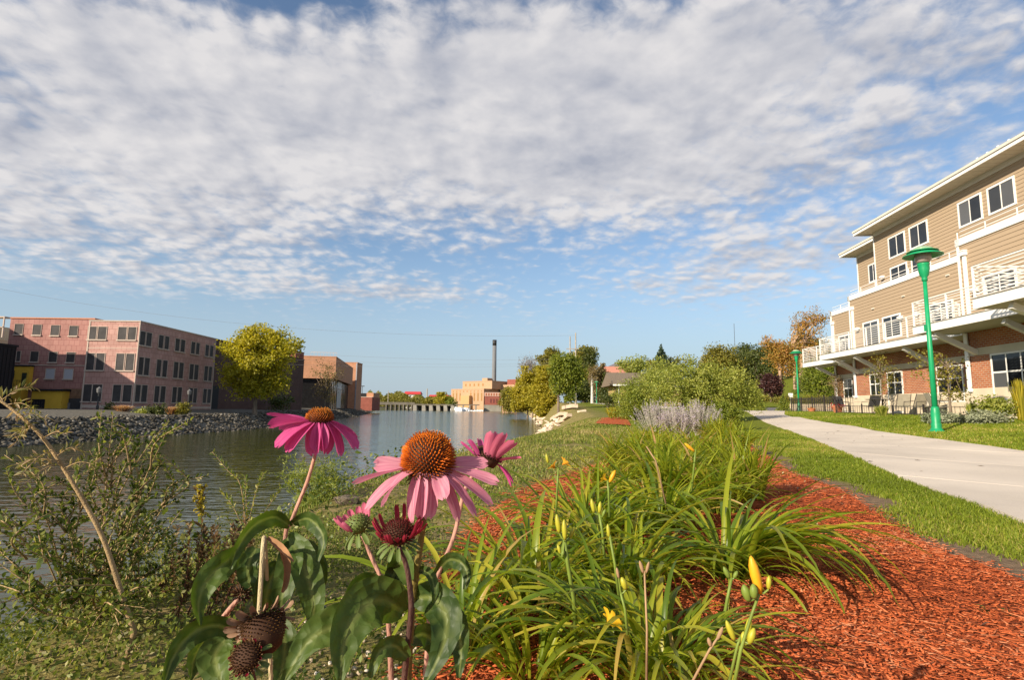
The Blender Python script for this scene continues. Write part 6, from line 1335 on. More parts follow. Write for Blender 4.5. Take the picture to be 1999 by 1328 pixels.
def cone_leaf_mat():
    m = bpy.data.materials.new('coneflower_leaf'); nt, N, L, b = nodes(m); tc = N.new('ShaderNodeTexCoord')
    no = N.new('ShaderNodeTexNoise'); L.new(tc.outputs['Object'], no.inputs[0]); no.inputs['Scale'].default_value = 60; no.inputs['Detail'].default_value = 5
    a = N.new('ShaderNodeAttribute'); a.attribute_name = 'rnd'; oi = N.new('ShaderNodeObjectInfo')
    ad = N.new('ShaderNodeMath'); ad.operation = 'MULTIPLY_ADD'; L.new(no.outputs[0], ad.inputs[0]); ad.inputs[1].default_value = 0.5
    m2 = N.new('ShaderNodeMath'); m2.operation = 'MULTIPLY'; L.new(oi.outputs['Random'], m2.inputs[0]); m2.inputs[1].default_value = 0.45; L.new(m2.outputs[0], ad.inputs[2])
    cr = N.new('ShaderNodeValToRGB'); L.new(ad.outputs[0], cr.inputs[0]); el = cr.color_ramp.elements; el[0].position = 0.15; el[0].color = (0.018, 0.042, 0.009, 1); el[1].position = 0.75; el[1].color = (0.07, 0.115, 0.018, 1)
    vein = N.new('ShaderNodeMixRGB'); L.new(a.outputs['Fac'], vein.inputs[0]); L.new(cr.outputs[0], vein.inputs[1]); vein.inputs[2].default_value = (0.20, 0.24, 0.07, 1)
    L.new(vein.outputs[0], b.inputs['Base Color']); b.inputs['Roughness'].default_value = 0.5; b.inputs['Specular IOR Level'].default_value = 0.3
    vo = N.new('ShaderNodeTexVoronoi'); L.new(tc.outputs['Object'], vo.inputs[0]); vo.inputs['Scale'].default_value = 130
    bp = N.new('ShaderNodeBump'); bp.inputs['Strength'].default_value = 0.6; bp.inputs['Distance'].default_value = 0.003; L.new(vo.outputs['Distance'], bp.inputs['Height']); L.new(bp.outputs[0], b.inputs['Normal'])
    t = N.new('ShaderNodeBsdfTranslucent'); tm = N.new('ShaderNodeMixRGB'); tm.blend_type = 'MULTIPLY'; tm.inputs[0].default_value = 1; L.new(vein.outputs[0], tm.inputs[1]); tm.inputs[2].default_value = (1.7, 1.8, 0.6, 1); L.new(tm.outputs[0], t.inputs[0])
    mx = N.new('ShaderNodeMixShader'); mx.inputs[0].default_value = 0.28; L.new(b.outputs[0], mx.inputs[1]); L.new(t.outputs[0], mx.inputs[2]); L.new(mx.outputs[0], N['Material Output'].inputs[0])
    return m
M_CLEAF = cone_leaf_mat()
def spline(P, n):
    P = [Vector(p) for p in P]; A = [P[0] * 2 - P[1]] + P + [P[-1] * 2 - P[-2]]; out = []
    m = len(P) - 1
    for i in range(n + 1):
        s = i / n * m; k = min(int(s), m - 1); t = s - k; a, b, c, d = A[k:k + 4]
        out.append(0.5 * ((2 * b) + (c - a) * t + (2 * a - 5 * b + 4 * c - d) * t * t + (3 * b - a - 3 * c + d) * t ** 3))
    return out
def broadleaf(parent, pts, width, tilt=0.0, fold=0.35, m=None, name='leaf', wave=0.06, n=14):
    """pointed leaf along a 3-D midrib given as (px, py, Y); width in metres; tilt turns the blade about its midrib away from facing the viewer"""
    P = spline([loc(parent, atY(*p)) for p in pts], n); vs = []; fs = []; rn = []; J = 9; eye = loc(parent, (0, 0, EYE)); ph = random.uniform(0, 6)
    for k, p in enumerate(P):
        f = k / n; d = (P[min(k + 1, n)] - P[max(k - 1, 0)]).normalized(); view = (eye - p).normalized(); s = d.cross(view).normalized(); nn = s.cross(d).normalized()
        c, sn = math.cos(tilt), math.sin(tilt); s, nn = s * c + nn * sn, nn * c - s * sn
        w = width * 0.45 * (math.sin(math.pi * min(1, (f * 0.93 + 0.05)) ** 0.72) ** 0.9) + 0.0006
        for j in range(J):
            u = j / (J - 1) * 2 - 1; cre = 0.05 * width * math.sin(abs(u) * 3.0 - f * 34) * (abs(u) > 0.12) * (1 - abs(u) * 0.4)
            h = fold * w * (abs(u) ** 1.3) + wave * width * math.sin(f * 9 + ph + u * 1.5) * abs(u) + cre
            vs.append(p + s * (u * w) + nn * h); rn.append(0.75 if j == 4 else (0.18 if math.sin(abs(u) * 3.0 - f * 34) < -0.75 else 0.0))
    for k in range(n):
        for j in range(J - 1): fs.append((k * J + j, k * J + j + 1, (k + 1) * J + j + 1, (k + 1) * J + j))
    return bulk(name, np.array([tuple(v) for v in vs]), np.array(fs), m or M_CLEAF, parent, {'rnd': np.array(rn)}, smooth=True)
def coneflower(label, rootpx, Y0):
    p = atY(rootpx, 800, Y0); return thing('coneflower', label, 'flower', (p.x, p.y, Hz(p.x, p.y)))
def stem(t, pts, r, m, name='stem'):
    P = [loc(t, atY(*p)) for p in pts]; P = spline(P, 5 * (len(P) - 1)); foot = Vector((P[-1].x * 0.5, P[-1].y * 0.5, -0.03))
    P = P + [P[-1] * 0.55 + foot * 0.45, foot]; o = MB().tube(P, [r * (0.85 + 0.35 * min(1, k / len(P))) for k in range(len(P))], 8).build(name, m, t, smooth=True); return o
def head(t, px, py, Y, axis):
    o = link(bpy.data.objects.new('flower_head', None)); o.parent = t; o.location = loc(t, atY(px, py, Y)); o.rotation_euler = Vector(axis).normalized().to_track_quat('Z', 'Y').to_euler(); return o
def petals(h, specs, r0, z0, m, w, **k):
    for (az, a0, a1, L, tw) in specs:
        L *= k.get('ls', 1.0)
        me = petal_mesh(L, w * random.uniform(0.9, 1.1), R(a0), R(a1), m, 9, k.get('cup', 0.3), 1.4, 0.05, 1.0, tw)
        o = link(bpy.data.objects.new('petal', me)); o.parent = h; a = R(az); o.location = (r0 * math.cos(a), r0 * math.sin(a), z0); o.rotation_euler = (random.gauss(0, 0.10), 0, a)
# main flower; azimuth 0 = right, 90 = away, 270 = towards the camera
B_ = coneflower('tall coneflower in the middle with orange domed cone and drooping pale pink petals', 820, 0.40)
hB = head(B_, 836, 901, 0.385, (0.03, -0.22, 1)); hB.scale = (0.90, 0.90, 0.90)
MB().lathe([(0.009, -0.010), (0.0165, -0.002), (0.0172, 0.006), (0.0145, 0.0145), (0.007, 0.0195), (0.0005, 0.0205)], 18).build('cone', M_CORE, hB, smooth=True)
florets(hB, 0.0175, 0.0205, 620, 0.0046, M_FLOR, 0.00066, -0.38, 0.3)
petals(hB, [(258, -50, -84, 0.036, 0.5), (281, -56, -90, 0.037, -0.2), (240, -46, -88, 0.041, 0.7), (304, -40, -74, 0.043, -0.5), (317, -22, -56, 0.048, -0.3), (222, -2, -74, 0.040, 1.1), (209, -20, -58, 0.048, 0.2), (191, -4, -22, 0.047, 0.7), (331, -16, -46, 0.050, -0.2), (346, -2, -22, 0.046, 0.6),
               (176, 10, -10, 0.030, -0.9), (6, 8, -6, 0.036, 0.9), (28, 4, -14, 0.036, 0.3), (70, 0, -30, 0.034, 0), (110, 0, -28, 0.034, 0), (148, 6, -14, 0.036, 0.4), (269, -62, -98, 0.030, 0.8), (294, -20, -60, 0.026, 1.2)], 0.0135, -0.004, M_PPINK, 0.0118, ls=0.91)
for k in range(14):
    a = k * 0.45; MB().lathe([(0.0016, 0), (0.0012, 0.006), (0.0003, 0.011)], 5).build('sepal', sepmat(), hB).matrix_local = Matrix.Translation((0.008 * math.cos(a), 0.008 * math.sin(a), -0.009)) @ Vector((math.cos(a), math.sin(a), -0.8)).to_track_quat('Z', 'Y').to_matrix().to_4x4()
stem(B_, [(833, 925, 0.388), (829, 1000, 0.392), (815, 1100, 0.395), (803, 1200, 0.40), (796, 1330, 0.41)], 0.0023, M_STEMO)
# left flower
A_ = coneflower('left coneflower with low brown cone and drooping magenta petals on a bent stem', 560, 0.46)
hA = head(A_, 624, 818, 0.445, (0.02, -0.05, 1)); hA.scale = (0.70, 0.70, 0.70)
MB().lathe([(0.008, -0.008), (0.0125, -0.002), (0.0128, 0.004), (0.008, 0.009), (0.0005, 0.0105)], 16).build('cone', M_CORE, hA, smooth=True)
florets(hA, 0.0128, 0.0105, 330, 0.0040, M_FLORB, 0.0006, -0.2, 0.45)
petals(hA, [(273, -55, -86, 0.033, 0.3), (246, -58, -98, 0.038, 0.5), (300, -58, -98, 0.037, -0.6), (322, -40, -84, 0.043, -0.2), (342, -22, -66, 0.046, 0.3), (226, -24, -68, 0.045, 0.3), (208, -14, -58, 0.047, 0.1), (186, 10, -24, 0.044, 0.6), (168, 18, -2, 0.047, 0.3), (10, -14, -60, 0.04, -0.3), (60, -10, -50, 0.038, 0), (110, -8, -45, 0.036, 0), (145, -2, -36, 0.040, 0.2)], 0.010, -0.003, M_PMAG, 0.0215, cup=0.4)
stem(A_, [(623, 838, 0.447), (617, 880, 0.448), (600, 940, 0.45), (580, 990, 0.452), (568, 1022, 0.455), (556, 1062, 0.458), (548, 1330, 0.47)], 0.0015, M_STEMP)
# right flower behind, seen edge on
C_ = coneflower('right coneflower half hidden behind the main one with rose petals pointing up', 850, 0.50)
hC = head(C_, 952, 893, 0.50, (0.30, 0.10, 1)); hC.scale = (1.0, 1.0, 1.0)
MB().lathe([(0.008, -0.008), (0.011, -0.002), (0.011, 0.004), (0.006, 0.008), (0.0005, 0.009)], 14).build('cone', M_CORE, hC, smooth=True)
florets(hC, 0.0108, 0.008, 200, 0.0032, M_FLORD, 0.0006, -0.2, 0.4)
petals(hC, [(186, 62, 50, 0.031, 0.2), (208, 56, 40, 0.029, -0.3), (165, 66, 60, 0.027, 0.2), (232, 40, 10, 0.023, 0.3)], 0.009, -0.002, M_PROSE, 0.0105, cup=0.5)
petals(hC, [(350, 40, 30, 0.020, 0.2), (20, 55, 45, 0.022, 0), (318, 20, -10, 0.022, 0.3), (295, 0, -40, 0.020, 0.2), (268, -10, -50, 0.024, 0.4), (250, -20, -60, 0.024, 0), (335, 5, -20, 0.024, 0.2), (80, 30, 20, 0.02, 0), (120, 40, 30, 0.022, 0)], 0.009, -0.003, M_PMAG, 0.0070, cup=0.6)
stem(C_, [(940, 903, 0.503), (922, 930, 0.502), (905, 965, 0.50), (886, 1048, 0.497), (858, 1116, 0.495), (842, 1165, 0.495), (830, 1330, 0.50)], 0.0018, M_STEMP)
# opening buds
D_ = coneflower('small opening coneflower bud with short pink petals left of the red one', 765, 0.40)
hD = head(D_, 700, 1030, 0.40, (-0.35, -0.2, 1)); MB().lathe([(0.003, -0.004), (0.0075, 0), (0.0085, 0.004), (0.005, 0.008), (0.0005, 0.009)], 12).build('cone', sepmat(), hD, smooth=True)
florets(hD, 0.0075, 0.008, 110, 0.003, floretmat('bud_florets', [(0, (0.05, 0.07, 0.02)), (0.7, (0.20, 0.22, 0.06)), (1, (0.45, 0.16, 0.12))]), 0.0006, -0.1, 0.4)
petals(hD, [(k * 26 + 100, 55, 75, random.uniform(0.010, 0.015), 0) for k in range(9)], 0.0072, 0.0, M_PROSE, 0.0042, cup=0.8)
petals(hD, [(k * 33, -20, -60, 0.011, 0) for k in range(11)], 0.005, -0.003, sepmat(), 0.0035)
stem(D_, [(705, 1044, 0.40), (722, 1082, 0.40), (742, 1125, 0.40), (753, 1160, 0.402), (758, 1210, 0.405), (764, 1330, 0.41)], 0.0016, M_STEMP)
E_ = coneflower('half open dark crimson coneflower with upright petals just below the main flower', 795, 0.37)
hE = head(E_, 777, 1046, 0.37, (-0.03, -0.3, 1)); hE.scale = (0.82, 0.82, 0.9); MB().lathe([(0.003, -0.007), (0.010, -0.002), (0.0115, 0.003), (0.008, 0.008), (0.0005, 0.010)], 14).build('cone', M_CORE, hE, smooth=True)
florets(hE, 0.0112, 0.0095, 240, 0.0036, M_FLORR, 0.0006, -0.25, 0.45, False)
petals(hE, [(k * 22 + random.uniform(-6, 6), random.uniform(25, 50), random.uniform(50, 85), random.uniform(0.009, 0.022), 0) for k in range(18)], 0.0102, -0.001, M_PRED, 0.0036, cup=0.9)
petals(hE, [(k * 26, -10, -50, 0.012, 0) for k in range(14)], 0.007, -0.006, sepmat(), 0.0035)
stem(E_, [(779, 1068, 0.37), (790, 1095, 0.372), (798, 1130, 0.375), (803, 1190, 0.38), (797, 1250, 0.385), (788, 1340, 0.40)], 0.0018, M_STEMD)
# dead drooping head
F_d = coneflower('withered brown coneflower hanging head down from a bent straw stem', 530, 0.43)
P = [(530, 1360, 0.46), (524, 1200, 0.45), (518, 1075, 0.43), (516, 1050, 0.42), (513, 1075, 0.41), (509, 1140, 0.405), (505, 1205, 0.40)]
q = [loc(F_d, atY(*p)) for p in P]; MB().tube([Vector((q[0].x * .5, q[0].y * .5, -0.03))] + spline(q, 30), 0.0016, 8).build('stem', M_STRAW, F_d, smooth=True)
hF = head(F_d, 510, 1214, 0.395, (0.4, -0.5, -0.65)); hF.scale = (0.82, 0.82, 0.82); MB().lathe([(0.004, -0.004), (0.014, 0.0), (0.0165, 0.010), (0.013, 0.022), (0.0005, 0.03)], 14).build('cone', M_CORE, hF, smooth=True)
florets(hF, 0.0165, 0.026, 480, 0.0026, floretmat('cone_florets_withered', [(0.0, (0.02, 0.012, 0.008)), (0.6, (0.10, 0.045, 0.015)), (1.0, (0.42, 0.22, 0.05))]), 0.0008, -0.15, 0.3)
petals(hF, [(k * 24, 10, random.uniform(-70, 60), 0.016, 1.0) for k in range(15)], 0.012, -0.001, mat('withered_petal', (0.26, 0.16, 0.10), 0.95, 0.1, 0.3, 90), 0.0055, cup=0.6)
broadleaf(F_d, [(521, 1052, 0.42), (540, 1068, 0.415), (558, 1085, 0.41), (572, 1098, 0.41)], 0.005, 0.6, 0.9, mat('withered_leaf', (0.30, 0.16, 0.08), 0.95, 0.1, 0.3, 60), 'dead_leaf')
broadleaf(F_d, [(548, 1078, 0.415), (557, 1105, 0.415), (555, 1140, 0.415), (550, 1158, 0.415)], 0.005, 0.5, 1.0, MATS['withered_leaf'], 'dead_leaf')
G_ = coneflower('small dark coneflower bud facing the camera at the bottom left', 480, 0.38)
hG = head(G_, 482, 1285, 0.372, (-0.1, -0.85, 0.45)); MB().lathe([(0.004, -0.006), (0.008, -0.001), (0.0085, 0.003), (0.005, 0.005), (0.0005, 0.0055)], 14).build('cone', M_CORE, hG, smooth=True)
florets(hG, 0.0085, 0.005, 150, 0.003, M_FLORD, 0.0006, -0.1, 0.5, False)
petals(hG, [(k * 37, 30, 70, 0.004, 0) for k in range(10)], 0.0085, 0.0, M_PRED, 0.0022, cup=0.9); petals(hG, [(k * 26 + 9, 5, -40, 0.007, 0) for k in range(14)], 0.0078, -0.003, sepmat(), 0.003)
stem(G_, [(486, 1296, 0.385), (492, 1318, 0.39), (500, 1360, 0.40)], 0.002, M_STEMD)
K_ = thing('dead_stalk', 'brown dead flower stalk leaning at the far left of the coneflowers', 'stalk', tuple(Vector((atY(400, 900, 0.45).x, 0.45, 0))))
q = [loc(K_, atY(*p)) for p in ((402, 1340, 0.44), (412, 1245, 0.43), (440, 1200, 0.43), (468, 1168, 0.43))]; MB().tube([Vector((q[0].x * .5, 0, -.03))] + spline(q, 14), 0.0018, 6).build('stem', M_STEMP, K_, smooth=True)
h_ = head(K_, 472, 1160, 0.43, (0.5, -0.3, 0.8)); florets(h_, 0.005, 0.005, 60, 0.004, M_FLORD, 0.0008, -0.3, 0.2)
# the big leaves
broadleaf(A_, [(566, 1028, 0.455), (535, 1010, 0.445), (492, 1030, 0.43), (462, 1075, 0.42), (449, 1112, 0.415)], 0.0135, 0.5)
broadleaf(A_, [(572, 1022, 0.455), (600, 1013, 0.445), (622, 1030, 0.435), (632, 1058, 0.43), (620, 1098, 0.425)], 0.0125, -0.5)
broadleaf(A_, [(478, 1078, 0.43), (446, 1095, 0.42), (408, 1128, 0.41), (388, 1175, 0.40), (391, 1222, 0.395)], 0.019, 0.2, wave=0.14)
broadleaf(A_, [(500, 1072, 0.44), (486, 1100, 0.43), (486, 1135, 0.43), (496, 1165, 0.43)], 0.0155, -0.3)
broadleaf(A_, [(560, 1052, 0.45), (585, 1085, 0.44), (604, 1140, 0.43), (612, 1190, 0.425), (610, 1236, 0.42)], 0.023, 0.15, wave=0.1)
broadleaf(A_, [(572, 1058, 0.45), (566, 1105, 0.435), (552, 1160, 0.425), (545, 1208, 0.42)], 0.020, -0.2)
broadleaf(A_, [(580, 1062, 0.46), (600, 1080, 0.455), (622, 1120, 0.45), (628, 1170, 0.45)], 0.018, 0.4)
broadleaf(A_, [(545, 1100, 0.45), (525, 1140, 0.44), (520, 1190, 0.44), (540, 1235, 0.44)], 0.021, 0.1)
broadleaf(G_, [(470, 1240, 0.42), (420, 1222, 0.41), (372, 1240, 0.40), (338, 1285, 0.39), (318, 1345, 0.38)], 0.017, 0.3)
broadleaf(G_, [(440, 1250, 0.41), (420, 1280, 0.40), (428, 1320, 0.39), (440, 1360, 0.385)], 0.022, -0.2)
broadleaf(G_, [(400, 1250, 0.42), (380, 1285, 0.41), (372, 1330, 0.40)], 0.014, 0.5)
broadleaf(G_, [(545, 1215, 0.43), (556, 1260, 0.42), (550, 1310, 0.41), (536, 1350, 0.40)], 0.018, 0.2)
broadleaf(B_, [(787, 1196, 0.40), (745, 1172, 0.385), (700, 1196, 0.372), (672, 1256, 0.36), (664, 1335, 0.352)], 0.033, 0.1, wave=0.05)
broadleaf(B_, [(720, 1205, 0.405), (672, 1218, 0.395), (605, 1250, 0.385), (552, 1335, 0.375)], 0.027, -0.25, wave=0.05)
broadleaf(B_, [(812, 1168, 0.40), (848, 1170, 0.39), (872, 1210, 0.38), (862, 1270, 0.372), (826, 1345, 0.365)], 0.024, -0.1)
broadleaf(B_, [(866, 1182, 0.42), (890, 1215, 0.415), (900, 1265, 0.41), (896, 1325, 0.405)], 0.018, -0.3)
broadleaf(B_, [(818, 1112, 0.398), (838, 1122, 0.39), (848, 1150, 0.386), (845, 1178, 0.384)], 0.0065, 0.4)
broadleaf(C_, [(850, 1122, 0.496), (876, 1094, 0.49), (902, 1100, 0.48), (913, 1125, 0.476), (907, 1152, 0.474)], 0.0135, -0.4)
broadleaf(D_, [(752, 1146, 0.402), (720, 1132, 0.395), (690, 1146, 0.385), (664, 1192, 0.378)], 0.011, 0.4)
broadleaf(D_, [(756, 1170, 0.404), (770, 1120, 0.41), (792, 1110, 0.415), (806, 1150, 0.415)], 0.015, -0.3)
broadleaf(E_, [(800, 1140, 0.38), (788, 1100, 0.40), (775, 1108, 0.41), (765, 1150, 0.415), (772, 1190, 0.415)], 0.016, 0.3)
broadleaf(E_, [(795, 1285, 0.385), (770, 1262, 0.378), (740, 1275, 0.37), (722, 1325, 0.365)], 0.013, 0.2)
broadleaf(E_, [(796, 1250, 0.40), (830, 1240, 0.42), (850, 1270, 0.425), (845, 1330, 0.42)], 0.016, -0.2)
# plume and drooping plant of dead leaves left of the coneflowers is part of the bank weeds below

# ------------------------------------------------------------------ shrubs and weeds of the near bank
M_SALL = leafmat('bank_shrub_leaf', [(0, (0.04, 0.07, 0.015)), (0.4, (0.085, 0.12, 0.025)), (0.8, (0.17, 0.20, 0.04)), (1, (0.30, 0.29, 0.11))], 0.35, 0.55, 0.15)
M_SHRB = leafmat('shrub_leaf', [(0, (0.035, 0.06, 0.012)), (0.45, (0.09, 0.12, 0.022)), (0.85, (0.20, 0.22, 0.04)), (1, (0.42, 0.38, 0.19))], 0.4, 0.55, 0.15)
M_WEED = leafmat('bank_weed_leaf', [(0, (0.07, 0.11, 0.02)), (0.5, (0.18, 0.22, 0.035)), (0.85, (0.30, 0.30, 0.06)), (1, (0.44, 0.36, 0.14))], 0.35, 0.45, 0.35)
M_BRWN = leafmat('dry_weed_leaf', [(0, (0.06, 0.035, 0.02)), (0.5, (0.14, 0.08, 0.04)), (1, (0.26, 0.19, 0.09))], 0.3, 0.7, 0.1)
M_TWIG = mat('twig', (0.36, 0.25, 0.13), 0.85, 0.15, 0.25, 30, 0.3, 200); M_REDST = mat('red_stem', (0.16, 0.07, 0.04), 0.8, 0.15, 0.25, 30)
def twigs(t, lines, r, m_st, m_lf, leafL, per, name='stems', f0=0.15, aspect=0.42, pair=True, spread=1.0):
    mb = MB(); C = []; D = []; N_ = []
    for P in lines:
        Q = spline(P, 16); mb.tube(Q, [r * (1 - 0.8 * k / 16) for k in range(17)], 5)
        k = 0
        for j in range(per):
            f = f0 + (1 - f0) * (j + random.random() * 0.5) / per; i = min(15, int(f * 16)); a = Q[i].lerp(Q[i + 1], f * 16 - i); d = (Q[i + 1] - Q[i]).normalized(); s = d.orthogonal().normalized(); s.rotate(Matrix.Rotation(random.uniform(0, 6.28), 3, d))
            for sg in ((1, -1) if pair else (1,)):
                dd = (s * sg * spread + d * 0.75 + Vector((0, 0, 0.25))).normalized(); L = leafL * random.uniform(0.6, 1.25); C.append(a + dd * L * 0.55); D.append(dd * L); N_.append(random.random())
    st = mb.build(name, m_st, t, smooth=True); st['kind'] = 'stuff'
    C = np.array([tuple(c) for c in C]); D = np.array([tuple(d) for d in D]); n = len(C); L = np.linalg.norm(D, axis=1)[:, None]; d = D / L; nn = RNG.normal(0, 1, (n, 3)) + np.array([0, 0, 1.2]); s = np.cross(d, nn); s /= np.linalg.norm(s, axis=1)[:, None]; nn = np.cross(s, d)
    b = C - D / 2; e = C + D / 2 - nn * L * 0.12; m1 = C - D * 0.12; m2 = C + D * 0.18 - nn * L * 0.02; w = L * aspect / 2; up = nn * L * 0.06
    V = np.stack([b, m1 + s * w + up, m1, m1 - s * w + up, m2 + s * w * 0.9 + up, m2, m2 - s * w * 0.9 + up, e], 1).reshape(-1, 3); i = np.arange(n)[:, None] * 8
    Ft = np.concatenate([i + np.array([q]) for q in ((0, 1, 2), (0, 2, 3), (1, 4, 5), (1, 5, 2), (2, 5, 6), (2, 6, 3), (4, 7, 5), (5, 7, 6))])
    o = bulk('leaves', V, Ft, m_lf, t, {'rnd': np.repeat(np.array(N_), 8)}); o['kind'] = 'stuff'; return st
def bankplant(name, label, cat_, px, Y):
    p = on_ground(px, Y); return thing(name, label, cat_, tuple(p))
T = bankplant('bank_shrub', 'tall small leaved green shrub on the river bank at the left edge', 'shrub', 250, 2.3); root = Vector((0, 0, -0.05))
targets = [(221, 806, 2.2), (240, 840, 2.3), (330, 818, 2.2), (322, 850, 2.1), (285, 880, 2.3), (175, 880, 2.2), (180, 905, 2.1), (160, 960, 2.0), (120, 985, 2.1), (60, 960, 2.0), (30, 985, 1.9), (5, 1000, 1.9), (10, 1060, 1.8), (60, 1080, 1.8), (90, 1040, 2.0), (150, 1050, 1.9), (0, 1130, 1.7), (60, 1160, 1.7), (120, 1150, 1.8), (20, 1230, 1.6), (90, 1250, 1.6), (150, 1210, 1.7),
           (200, 960, 2.3), (300, 940, 2.4), (330, 960, 2.5), (350, 1000, 2.5), (300, 1000, 2.2), (370, 930, 2.5), (260, 930, 2.2), (225, 1000, 2.0), (280, 1060, 2.0), (200, 1080, 1.9), (320, 1060, 2.2), (250, 1120, 1.9), (180, 1150, 1.8), (330, 1120, 2.1), (300, 1180, 1.9), (230, 1210, 1.7), (30, 1300, 1.5), (130, 1310, 1.5), (200, 1290, 1.6), (270, 1270, 1.7), (-20, 1080, 1.8), (-10, 1180, 1.7)]
lines = []
for i, p in enumerate(targets):
    e = loc(T, atY(*p)); b0 = root + Vector((random.uniform(-.12, .12), random.uniform(-.15, .1), 0)); mid = b0.lerp(e, 0.55) + Vector((0, 0, 0.12 * (e - b0).length)); lines.append([b0, mid, e])
    for k in range(2):
        f = random.uniform(0.35, 0.8); a = (b0.lerp(mid, f * 2) if f < 0.5 else mid.lerp(e, f * 2 - 1)); lines.append([a, a + (e - b0) * 0.12 + Vector((random.uniform(-.07, .07), random.uniform(-.07, .07), random.uniform(0.0, .07))), a + (e - b0) * 0.22 + Vector((random.uniform(-.16, .16), random.uniform(-.16, .16), random.uniform(-.02, .13)))])
twigs(T, lines, 0.0042, M_TWIG, M_SHRB, 0.022, 21)
T2 = bankplant('bare_stalk', 'thick dry brown stalk slanting up to the left edge with withered leaf tufts', 'stalk', 262, 1.75)
P = [loc(T2, atY(*p)) for p in ((262, 1235, 1.75), (239, 1165, 1.74), (204, 1059, 1.72), (168, 988, 1.70), (120, 908, 1.68), (80, 851, 1.66), (27, 802, 1.64), (-25, 765, 1.62))]
MB().tube([Vector((0.02, 0.02, -0.05))] + spline(P, 28), [0.0085] + [0.0080 * (1 - 0.55 * k / 28) for k in range(29)], 8).build('stem', M_TWIG, T2, smooth=True)
tl_ = []
for (x, y, dx, dy) in ((5, 780, 60, -25), (15, 790, 55, 12), (40, 812, 50, 8), (10, 790, -30, -25), (60, 835, -34, 20), (55, 832, -25, 34), (85, 855, 48, -6), (112, 890, 45, -14), (118, 905, -70, 40), (112, 900, -90, 10), (125, 915, 60, -8), (100, 880, -60, 50), (20, 800, 40, 40)):
    a = loc(T2, atY(x, y, 1.66)); e = loc(T2, atY(x + dx, y + dy, 1.64 + random.uniform(-.08, .08))); tl_.append([a, a.lerp(e, .5) + Vector((0, 0, 0.012)), e])
twigs(T2, tl_, 0.0018, M_TWIG, leafmat('stalk_leaf', [(0, (0.10, 0.12, 0.03)), (0.6, (0.26, 0.22, 0.07)), (1, (0.46, 0.30, 0.20))], 0.35), 0.028, 10, 'shoots', 0.1, 0.2)
T3 = bankplant('goldenrod', 'single goldenrod stem with yellow tip standing before the water', 'plant', 392, 2.6)
e = [loc(T3, atY(*p)) for p in ((398, 1120, 2.6), (394, 1040, 2.6), (390, 955, 2.6))]
twigs(T3, [[Vector((0, 0, -.05)), e[0] * 0.6, e[1], e[2]]], 0.004, M_REDST, M_BRWN, 0.04, 26, 'stems', 0.45, 0.25)
C = np.array([tuple(e[2].lerp(e[1], random.uniform(-0.1, 0.62)) + Vector((random.gauss(0, .011), random.gauss(0, .011), 0))) for _ in range(260)]); V, Fq, rn = leaf_quads(C, 0.016, RNG.random(260)); bulk('plume', V, Fq, leafmat('goldenrod_bloom', [(0, (0.35, 0.30, 0.04)), (1, (0.55, 0.42, 0.03))], 0.3), T3, {'rnd': rn})
T4 = bankplant('pale_weed', 'tall pale green weed shoot leaning left above the bank', 'plant', 478, 4.2)
lines = []
for P in (((478, 1050, 4.2), (470, 950, 4.2), (445, 920, 4.2), (414, 882, 4.2)), ((480, 1040, 4.2), (500, 960, 4.2), (515, 925, 4.2)), ((478, 1050, 4.2), (455, 990, 4.2), (430, 960, 4.2)), ((485, 1050, 4.3), (530, 980, 4.3), (550, 950, 4.3)), ((482, 1050, 4.2), (480, 970, 4.2), (478, 930, 4.2))): lines.append([Vector((0, 0, -.05))] + [loc(T4, atY(*p)) for p in P])
twigs(T4, lines, 0.005, M_TWIG, M_WEED, 0.04, 24, 'stems', 0.4, 0.3)
T5 = bankplant('dry_weed', 'brown dried weed stems between the shrub and the coneflowers', 'plant', 400, 2.4)
lines = []
for k in range(34):
    x = random.uniform(310, 510); Y = random.uniform(2.0, 2.9); top = random.uniform(1000, 1110); a = on_ground(x + random.uniform(-15, 15), Y); lines.append([loc(T5, a), loc(T5, atY(x, (top + 1200) / 2, Y)), loc(T5, atY(x + random.uniform(-20, 20), top, Y))])
twigs(T5, lines, 0.003, M_REDST, M_BRWN, 0.024, 26, 'stems', 0.2, 0.4)
T6 = bankplant('yellow_weed', 'bright yellow green bushy weed beside the dark rock on the bank', 'plant', 622, 5.0)
lines = [[Vector((random.uniform(-.2, .2), random.uniform(-.2, .2), -.03)), Vector((random.uniform(-.25, .25), random.uniform(-.2, .2), 0.2)), Vector((random.uniform(-.34, .34), random.uniform(-.3, .3), random.uniform(0.2, .46)))] for k in range(60)]
twigs(T6, lines, 0.003, M_SCAPE, leafmat('yellow_weed_leaf', [(0, (0.13, 0.17, 0.02)), (1, (0.32, 0.33, 0.05))], 0.35), 0.032, 24, 'stems', 0.1, 0.25)
def weeds(label, n, xr, yr, h, cond, m, L, name='weeds'):
    x = RNG.uniform(*xr, n); y = RNG.uniform(yr[0] ** .5, yr[1] ** .5, n) ** 2; k = free(x, y) & ~in_poly(BED, x, y) & cond(x, y); x = x[k]; y = y[k]; n = len(x)
    hh = h(x, y) * RNG.uniform(0, 1, n) ** 0.8; C = np.stack([x, y, H(x, y) + hh + 0.01], 1); V, Fq, rn = leaf_quads(C, L * (1 + y * 0.04), np.clip(RNG.normal(.45, .25, n) + 0.6 * vnoise(x, y, 0.5, 3), 0, 1), None, 0.6, 0.8); o = bulk(name, V, Fq, m, None, {'rnd': rn}); tag(o, label, kind='stuff')
bankx = lambda y: np.interp(y, RB[:, 1], RB[:, 0])
